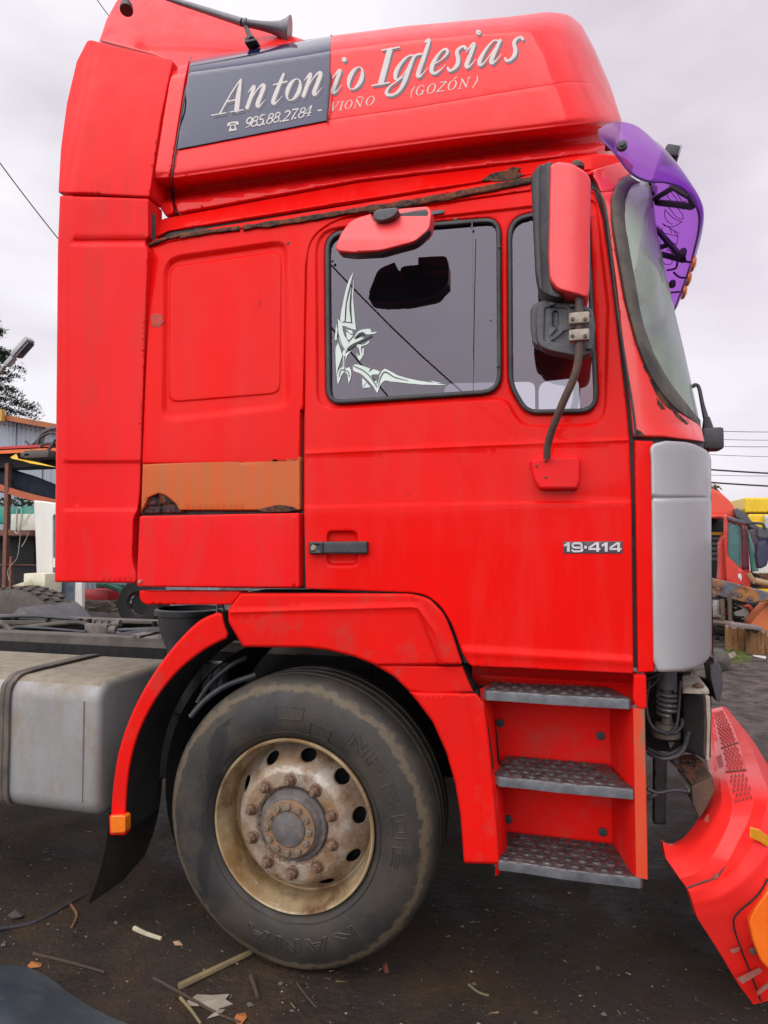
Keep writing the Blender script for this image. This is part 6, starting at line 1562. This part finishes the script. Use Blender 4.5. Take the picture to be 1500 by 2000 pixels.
far('inner_frame', [(1449, 1026), (1460, 1028), (1463, 1112), (1450, 1112)], mat('dark_red_frame', (.10, .015, .03), None, 4, .5), rc, YC - .3, .05)
far('windscreen', [(1461, 1035), (1470, 1062), (1478, 1095), (1482, 1115), (1468, 1117), (1464, 1080)], mat('green_screen_glass', (.08, .26, .22), (.12, .32, .25), 4, .2, coat=.6), rc, YC - .15, .05)
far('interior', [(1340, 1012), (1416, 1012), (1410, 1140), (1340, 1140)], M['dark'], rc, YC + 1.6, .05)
for k in range(5):
    g = G(); g.box(P(1400, 1052 + k * 10, YC + .5), (.5, .03, .05), bev=.01); g.obj('rib', M['grey'], rc)
g = G(); g.box(P(1398, 1042, YC + .6), (.5, .03, .05)); g.obj('yellow_bar', M['yellow_reflector'], rc)
far('mirror', [(1480, 1030, 4), (1500, 1031), (1505, 1050, 4), (1496, 1052), (1481, 1050, 4)], M['grey'], rc, YC - .6, .15)
far('mirror', [(1480, 1060, 5), (1495, 1055, 4), (1504, 1075), (1498, 1105, 6), (1482, 1112, 6), (1478, 1085)], mat('navy_mirror', (.03, .035, .07), None, 4, .4), rc, YC - .6, .15)
g = G(); g.tube(PY([(1458, 1022), (1480, 1022), (1490, 1024), (1494, 1034)], YC - .6), .02, 6); g.obj('mirror_arm', M['black'], rc)
far('white_mark', [(1441, 1122, 2), (1446, 1119, 2), (1449, 1125, 2), (1448, 1134, 2), (1446, 1134), (1445, 1130), (1442, 1129, 2)], white, rc, YC - .262, .003, roll=0, step=4)
far('lower_dark', [(1450, 1112), (1466, 1116), (1484, 1124), (1490, 1144), (1466, 1150), (1452, 1142)], M['dark'], rc, YC - .1, .5)
g = G(); g.tube(PY([(1462, 1120), (1474, 1138)], YC - .4), .04, 8); g.tube(PY([(1474, 1134), (1500, 1140), (1530, 1142)], YC - .6), .055, 10); g.obj('exhaust_pipe', mat('brass_pipe', (.35, .24, .12), None, 4, .5), rc)
far('white_guard', [(1434, 1184), (1438, 1180), (1464, 1188), (1464, 1210), (1440, 1210), (1435, 1196)], mat('white_guard_paint', (.62, .66, .60), None, 4, .5), rc, YC - .2, .1)
far('red_guard', [(1436, 1176), (1448, 1178), (1454, 1184), (1464, 1181), (1470, 1186), (1470, 1206), (1464, 1207), (1464, 1190)], mat('guard_red', (.62, .06, .03), None, 4, .5), rc, YC - .26, .08)
for x in (1403, 1416):
    g = G(); g.box(P(x + 3, 1195, YC - .3), (.10, .05, .10), bev=.01); g.obj('tail_lamp', mat('dark_red_lamp_%d' % x, (.35, .01, .02), None, 4, .3), rc)
far('undercarriage', [(1340, 1160), (1470, 1180), (1500, 1175), (1480, 1215), (1440, 1240), (1340, 1240)], M['dark'], rc, YC + .2, .6)
beam = thing('chassis_beam', 'long rusty blue-grey steel beam lying in front of the red lorry cab', 'beam', (P(1440, 1160, 9).x, 9, P(1440, 1160, 9).z))
g = sheet([(1340, 1117), (1388, 1128), (1440, 1140), (1500, 1156), (1560, 1170), (1560, 1192), (1500, 1174), (1460, 1178), (1388, 1160), (1340, 1150)], [], 8, lambda x, y: 9 + .0 * x, PXMAP, 2, .02, (), .25)
g.obj('girder', mat('rusty_girder', (.10, .125, .16), (.07, .08, .10), 3, .7, bump=.006, bs=30, dirt=(.33, .14, .04), da=.52, ds=3.5, dw=.05, d2=(.14, .05, .03), d2a=.56, d2s=6), beam)
for q in ((1402, 1149), (1410, 1144), (1396, 1143), (1445, 1162), (1432, 1156), (1465, 1168)):
    g = G(); g.lathe([(0, -.02), (.035, -.018), (.04, 0)], P(*q, 8.99), n=8); g.obj('rivet', M['nut'], beam)
eng = thing('engine_parts', 'pile of grey cylinders and pipes under the rusty beam', 'scrap', (P(1400, 1240, 8.9).x, 8.9, 0))
g = G(); c = P(1396, 1172, 8.9); g.lathe([(0, 0), (.09, 0), (.1, -.03), (.1, -.27), (0, -.28)], c, axis='Z', n=16); g.obj('canister', M['steel'], eng)
for l, r in (([(1380, 1214), (1420, 1218)], .05), ([(1425, 1160), (1426, 1215)], .03), ([(1386, 1204), (1410, 1204)], .03), ([(1410, 1170), (1412, 1210)], .035), ([(1404, 1204), (1415, 1214), (1425, 1218), (1432, 1212)], .03)):
    g = G(); g.tube(PY(l, 8.8), r, 8); g.obj('pipe', mat('pipe_tan_%d' % int(l[0][0] + l[0][1]), (.12, .075, .045), (.06, .05, .04), 5, .6), eng)
rr = random.Random(11); g = G()
for k in range(60):
    a = P(1385 + rr.random() * 45, 1165 + rr.random() * 70, 9.3 + rr.random() * .5); b = a + Vector((rr.uniform(-.25, .25), rr.uniform(-.2, .2), rr.uniform(-.2, .2)))
    g.tube([a, b], rr.uniform(.01, .04), 5, smooth=False)
g.obj('oily_scrap', M['dark'], eng, 0, kind='stuff')
# stumps
def stump(label, px, py, Y, wpx, hpx, seed):
    r = random.Random(seed); b = P(px, py, Y); w = (P(px + wpx, py, Y) - b).length / 2; h = (P(px, py - hpx, Y) - b).length
    t = thing('tree_stump', label, 'stump', (b.x, Y, b.z), 'sawn log stumps by the beam')
    g = G(); n = 40; rows = []
    for z in np.linspace(0, h, 9):
        rows.append([Vector((b.x + w * (1 + .06 * math.sin(k * 1.7 + seed) + .04 * math.sin(k * 4.3)) * math.cos(2 * math.pi * k / n), Y + w * (1 + .06 * math.sin(k * 1.7 + seed)) * math.sin(2 * math.pi * k / n), b.z + z - .05 + .02 * math.sin(k + z * 7))) for k in range(n)])
        rows[-1].append(rows[-1][0])
    g.grid(rows); g.obj('bark', mat('split_wood_%d' % seed, (.34, .17, .055), (.045, .022, .012), 2.2, .85, bump=.03, bs=18, stretch=(9, 9, .7), nc=.5), t, 40)
    top = rows[-1]; c = Vector((b.x, Y, b.z + h - .03)); g = G(); g.add([c] + [p + Vector((0, 0, .002)) for p in top[:-1]], [(0, 1 + i, 1 + (i + 1) % n) for i in range(n)]); g.obj('cut_face', mat('cut_wood_%d' % seed, (.22, .17, .14), (.13, .10, .08), 8, .8), t, 0)
stump('broad split log stump at the far right under the orange sheet', 1478, 1272, 8.4, 40, 46, 1)
stump('narrower dark log stump left of the broad split one', 1438, 1262, 8.7, 40, 44, 2)
g = G(); g.box(P(1452, 1222, 8.3), (.42, .3, .05), rot=Vector((1, 0, 0)).rotation_difference(Vector((1, .1, -.12))).to_matrix(), bev=.01); o = g.obj('flat_stone', mat('slate_slab', (.20, .16, .15), None, 5, .7), None, origin=tuple(P(1452, 1222, 8.3))); tag(o, 'flat grey slab lying across the two log stumps', 'slab')
g = sheet(rp([(1500, 1178), (1545, 1160), (1560, 1240), (1496, 1248), (1476, 1226), (1462, 1224), (1480, 1200)]), [], 14, lambda x, y: 9.2 + .0 * x, PXMAP, 2, .02, (), .4); o = g.obj('orange_sheet', mat('orange_metal_sheet', (.62, .15, .04), (.55, .16, .06), 2, .5), None, 50, origin=(P(1500, 1240, 9.2).x, 9.2, 0)); tag(o, 'orange metal sheet leaning behind the log stumps at the right edge', 'metal sheet')
# yellow lorry
YY = 16.0
yl = thing('yellow_lorry', 'yellow high-roof lorry partly seen behind the red cab', 'truck', (P(1480, 1200, YY).x, YY, 0))
yel = mat('yellow_lorry_paint', (.80, .52, .005), None, 3, .45, coat=.3)
far('roof_box', [(1453, 972, 3), (1560, 972), (1560, 1001), (1455, 1001)], yel, yl, YY, 2.2)
far('cab_body', [(1462, 1004), (1560, 1004), (1560, 1180), (1462, 1180)], yel, yl, YY, 2.2)
far('dark_band', [(1470, 1030), (1560, 1030), (1560, 1100), (1470, 1100)], M['blue'], yl, YY - .05, .04)
far('grey_corner', [(1494, 1006), (1560, 1006), (1560, 1050), (1494, 1045)], M['silver'], yl, YY - .2, .1)
wl = thing('white_lorry', 'white lorry front glimpsed behind the red cab mirrors', 'truck', (P(1480, 1200, 13).x, 13, 0))
far('front', [(1460, 1084), (1560, 1084), (1560, 1120), (1460, 1120)], white, wl, 13, 1.5)
far('bumper', [(1464, 1122), (1560, 1122), (1560, 1150), (1470, 1150)], M['rust'], wl, 12.9, .4)
far('windscreen_dark', [(1440, 1020), (1478, 1040), (1480, 1084), (1440, 1084)], mat('plum_glass', (.07, .05, .07), None, 3, .3), wl, 13.1, .2)
# power lines right
PL = [('upper wire of the four thin ones over the far lorries', 836, 838, .012), ('second of the four thin wires over the far lorries', 852, 854, .010), ('third of the four thin wires over the far lorries', 866, 867, .012), ('lowest of the four thin wires over the far lorries', 882, 886, .010), ('thick twisted cable, upper of the two over the red lorry', 911, 918, .035), ('faint wire between the two thick cables over the red lorry', 922, 924, .010), ('thick twisted cable, lower of the two over the red lorry', 936, 943, .035), ('thin wire crossing just above the yellow lorry roof', 972, 976, .008)]
for lab, y0, y1, r in PL:
    g = G(); a = P(1200, y0 - (y1 - y0) * 1.6, 26); b = P(1700, y1 + (y1 - y0) * 1.9, 26)
    g.tube([a.lerp(b, t) + Vector((0, 0, .12 * (t - .5) ** 2 * 4 - .12)) for t in np.linspace(-.8, 2.2, 30)], r, 5, smooth=False); o = g.obj('power_line', M['black_gloss'], None, origin=tuple(a)); tag(o, lab, 'power line', 'power lines over the far lorries')
for lab, l_ in (('overhead wire behind the camera, mirrored in the door window', ((560, 330), (930, 960))), ('second overhead wire behind the camera, mirrored beside the first', ((700, 370), (1060, 850)))):
    a, b = P(*l_[0], 10.0), P(*l_[1], 10.0); a.y *= -1; b.y *= -1
    g = G(); g.tube([a.lerp(b, t) for t in np.linspace(-.3, 1.0, 8)], .02, 6, smooth=False); o = g.obj('overhead_wire', M['black_gloss'], None, origin=tuple(a)); tag(o, lab, 'wire', 'wires behind the camera')
for lab, (x0, y0, x1, y1), Yd, r in (('black wire slanting across the sky left of the red deflector', (-60, 235, 180, 545), 9, .014), ('thin wire above the roof spoiler at the top left corner', (170, -30, 260, 85), 12, .012)):
    g = G(); a = P(x0, y0, Yd); b = P(x1, y1, Yd + 3); g.tube([a.lerp(b, t) + Vector((0, 0, .10 * (t - .5) ** 2 * 4 - .10)) for t in np.linspace(-1.5, 1.9, 30)], r, 5, smooth=False); o = g.obj('overhead_wire', M['black_gloss'], None, origin=tuple(a)); tag(o, lab, 'wire', 'wires at the left')
# ================================================================== GROUND DEBRIS
def gz(p): return ground_h(p.x, p.y)
rr = random.Random(21)
stone_m = [mat('gravel_grey', (.10, .09, .08), (.06, .055, .05), 9, .8), mat('gravel_pale', (.26, .22, .17), None, 9, .8)]
g = G()
for k in range(9000):
    if rr.random() < .5: x, y = rr.uniform(-3.2, 2.4), rr.uniform(-1.7, .9)
    else: x, y = rr.uniform(-6, 9), rr.uniform(-1.5, 14)
    s_ = rr.uniform(.0015, .005) * (1 + 1.6 * (rr.random() < .04)) * (1 + max(0, y) * .1)
    if math.hypot(x + .95, y - .15) < .5 and y > 0: continue
    v = [Vector((rr.uniform(.6, 1.3) * dx * s_, rr.uniform(.6, 1.3) * dy * s_, rr.uniform(.4, .9) * dz_ * s_)) + Vector((x, y, ground_h(x, y) + s_ * .2)) for dx, dy, dz_ in ((1, 0, 0), (0, 1, 0), (-1, 0, 0), (0, -1, 0), (0, 0, 1), (0, 0, -1))]
    g.add(v, [(0, 1, 4), (1, 2, 4), (2, 3, 4), (3, 0, 4), (1, 0, 5), (2, 1, 5), (3, 2, 5), (0, 3, 5)], 1 if rr.random() < .14 else 0)
o = g.obj('gravel', stone_m, None, 0, kind='stuff'); o['label'] = 'fine gravel and grit scattered over the wet soil'; o['category'] = 'gravel'
g = G()
for k in range(2600):
    x, y = rr.uniform(-3.0, 2.2), rr.uniform(-1.7, 1.2)
    if rr.random() < .45: x, y = rr.uniform(.2, 4), rr.uniform(.5, 8)
    a = rr.random() * 6.28; L = rr.uniform(.004, .02); w = rr.uniform(.0006, .0016)
    d = Vector((math.cos(a), math.sin(a), 0)) * L; n = Vector((-math.sin(a), math.cos(a), 0)) * w; c = Vector((x, y, ground_h(x, y) + .003))
    g.add([c - d - n, c - d + n, c + d + n * .5 + Vector((0, 0, rr.uniform(-.002, .008))), c + d - n * .5, c + Vector((0, 0, .002 + w))], [(0, 1, 4), (1, 2, 4), (2, 3, 4), (3, 0, 4)], 1 if rr.random() < .16 else 0)
o = g.obj('litter', [mat('dark_twigs', (.05, .035, .025), None, 9, .9), mat('dry_straw', (.26, .19, .09), None, 9, .8)], None, 0, kind='stuff'); o['label'] = 'bits of straw and twigs trodden into the soil'; o['category'] = 'litter'
def stick(l, r, m, label, cat_, up=.0):
    pts_ = [Pg(x, y) for x, y in l]; pts_ = [Vector((p.x, p.y, gz(p) + r * .8 + up * (i % 2))) for i, p in enumerate(pts_)]
    g = G(); g.tube(pts_, [r * (1 - .35 * i / len(pts_)) for i in range(len(pts_))], 7, sub=4); o = g.obj('stick' if cat_ in ('stick', 'twig') else cat_.replace(' ', '_'), m, None, origin=tuple(pts_[0])); return tag(o, label, cat_)
wood = mat('old_lath', (.22, .17, .08), (.14, .11, .06), 14, .8, bump=.001, bs=60)
dkw = mat('wet_twig', (.055, .035, .022), None, 9, .8)
stick([(350, 1932), (490, 1863)], .013, wood, 'thick greenish lath pointing at the tyre, in front of the wheel', 'stick')
stick([(262, 1820), (285, 1830), (315, 1838)], .010, mat('pale_root', (.50, .47, .34), (.34, .3, .2), 20, .7), 'short pale stick left of the tyre', 'stick')
stick([(300, 1910), (360, 1946), (420, 1975), (470, 1995)], .006, dkw, 'long dark twig crossing below the greenish lath', 'twig')
stick([(65, 1862), (130, 1880), (205, 1896)], .006, dkw, 'brown twig lying above the dark blue fender piece', 'twig')
stick([(352, 1952), (372, 1972), (392, 1996)], .006, wood, 'short orange-brown twig at the bottom below the lath', 'twig')
stick([(915, 1918), (935, 1930), (955, 1936)], .005, mat('olive_twig', (.13, .11, .06), None, 9, .8), 'olive twig on the soil between wheel and steps', 'twig')
stick([(490, 1908), (498, 1930), (504, 1950)], .009, dkw, 'stubby dark stick below the wheel', 'stick')
stick([(580, 1920), (600, 1946), (618, 1966)], .004, dkw, 'thin dark twig right of the stubby stick', 'twig')
stick([(135, 1765), (150, 1790), (140, 1815)], .006, mat('orange_twig', (.20, .09, .035), None, 9, .8), 'orange-brown twig under the black hose at the left', 'twig')
stick([(0, 1818), (60, 1802), (115, 1780), (150, 1760), (178, 1745)], .007, M['black'], 'thin black hose trailing on the ground from the mud flap', 'hose')
stick([(1430, 1900), (1440, 1920), (1455, 1935)], .004, dkw, 'thin curved twig beneath the torn bumper', 'twig')
def flake(l, m, label, name, cat_, h=.004):
    pts_ = [Pg(x, y) for x, y in l]; c = sum(pts_, Vector()) / len(pts_)
    g = G(); n = len(pts_)
    v = [Vector((p.x, p.y, gz(p) + h * (1 + .8 * math.sin(i * 2.3)))) for i, p in enumerate(pts_)]
    g.add([Vector((c.x, c.y, gz(c) + h * 2.6))] + v + [q - Vector((0, 0, h * .7)) for q in v], [(0, 1 + i, 1 + (i + 1) % n) for i in range(n)] + [(1 + i, 1 + n + i, 1 + n + (i + 1) % n, 1 + (i + 1) % n) for i in range(n)])
    o = g.obj(name, m, None, 20, origin=(c.x, c.y, gz(c))); return tag(o, label, cat_)
dead = mat('dead_leaf', (.40, .14, .03), (.28, .10, .03), 30, .7)
pale = mat('pale_leaf', (.30, .27, .22), (.20, .17, .13), 20, .8)
flake([(455, 1990), (462, 1978), (480, 1972), (482, 1985), (470, 1999)], dead, 'bright orange leaf at the bottom edge below the lath', 'leaf', 'leaf')
flake([(53, 1886), (62, 1880), (82, 1882), (80, 1892), (60, 1894)], dead, 'orange leaf on the rim of the dark blue fender piece', 'leaf', 'leaf')
flake([(365, 1955), (385, 1943), (415, 1940), (448, 1941), (440, 1950), (455, 1956), (430, 1966), (415, 1972), (395, 1962), (370, 1965)], pale, 'big crumpled grey-beige leaf beneath the lath', 'leaf', 'leaf')
flake([(405, 1985), (425, 1968), (440, 1965), (430, 1980)], pale, 'small beige leaf beside the crumpled one', 'leaf', 'leaf')
flake([(748, 1886), (755, 1880), (760, 1895), (752, 1900)], mat('brick_red_chip', (.24, .06, .035), None, 9, .7), 'brick-red chip on the soil at the foot of the tyre', 'chip', 'chip', .008)
flake([(338, 1844), (350, 1843), (357, 1848), (342, 1850)], mat('peach_chip', (.45, .27, .18), None, 9, .7), 'peach-coloured chip near the tyre on the left', 'chip', 'chip')
flake([(1420, 1281), (1435, 1276), (1440, 1282), (1425, 1290)], stone_m[1], 'pale stone in front of the dark stump', 'stone', 'stone', .02)
flake([(1470, 1279), (1496, 1282), (1496, 1286), (1472, 1283)], white, 'white strip of plastic before the broad stump', 'plastic_strip', 'plastic strip', .01)
flake([(15, 1790), (30, 1781), (50, 1786), (42, 1794), (24, 1797)], mat('dark_stone', (.06, .05, .045), None, 9, .8), 'flat dark stone above the black hose at the left', 'stone', 'stone', .008)
g = G()
for k in range(4200):
    px = rr.gauss(1428, 20); py = rr.gauss(1281, 7)
    if not 1390 < px < 1500: continue
    p = Pg(px, py); d1 = Vector((rr.uniform(-1, 1), rr.uniform(-1, 1), rr.uniform(.2, 1.2))).normalized() * rr.uniform(.01, .035); d2 = Vector((rr.uniform(-1, 1), rr.uniform(-1, 1), 0)).normalized() * .004; p.z = gz(p)
    g.add([p - d2, p + d2, p + d1], [(0, 1, 2)])
o = g.obj('grass', mat('moss_green', (.16, .22, .03), (.10, .12, .03), 9, .9), None, 0, kind='stuff'); o['label'] = 'patch of moss and grass before the stumps'; o['category'] = 'grass'
# round canister and lumps at the moss
g = G(); c = P(1404, 1290, 6.9); g.lathe([(0, .2), (.10, .18), (.13, .05), (.12, -.1), (0, -.15)], (c.x, 6.9, .12), n=20); o = g.obj('round_stone', stone_m[0], None, origin=(c.x, 6.9, 0)); tag(o, 'rounded grey-brown stone beyond the black lamp housing', 'stone')
# dark blue fender piece in the lower left corner
g = G(); rows = []
L_ = [[(-120, 1880), (0, 1884), (50, 1889), (90, 1905), (130, 1935), (170, 1962), (215, 1985), (262, 2004)], [(-120, 1920), (0, 1922), (45, 1928), (80, 1945), (112, 1968), (150, 1990), (200, 2012), (250, 2030)], [(-120, 1975), (0, 1985), (45, 1992), (75, 2010), (105, 2030), (140, 2050), (190, 2070), (240, 2085)], [(-120, 2090), (0, 2100), (40, 2110), (70, 2120), (100, 2130), (140, 2145), (190, 2160), (240, 2180)]]
hz_ = [.01, .11, .15, .10]
for l, h in zip(L_, hz_):
    rows.append([np.array(Pg(x, y, h * (1 - .85 * (i / 7.) ** 1.5) + .012)) for i, (x, y) in enumerate(l)])
fin = sub(rows, 5, 6)
g.grid([[Vector(p) for p in r] for r in fin])
o = g.obj('fender_piece', mat('blue_black_plastic', (.022, .032, .045), (.035, .05, .062), 5, .42, .12, bump=.003, bs=14, dirt=(.10, .10, .10), da=.72, ds=16, dw=.1), None, 60, origin=(-2.0, -.8, 0)); tag(o, 'dark blue-black plastic fender piece lying in the bottom left corner', 'fender')
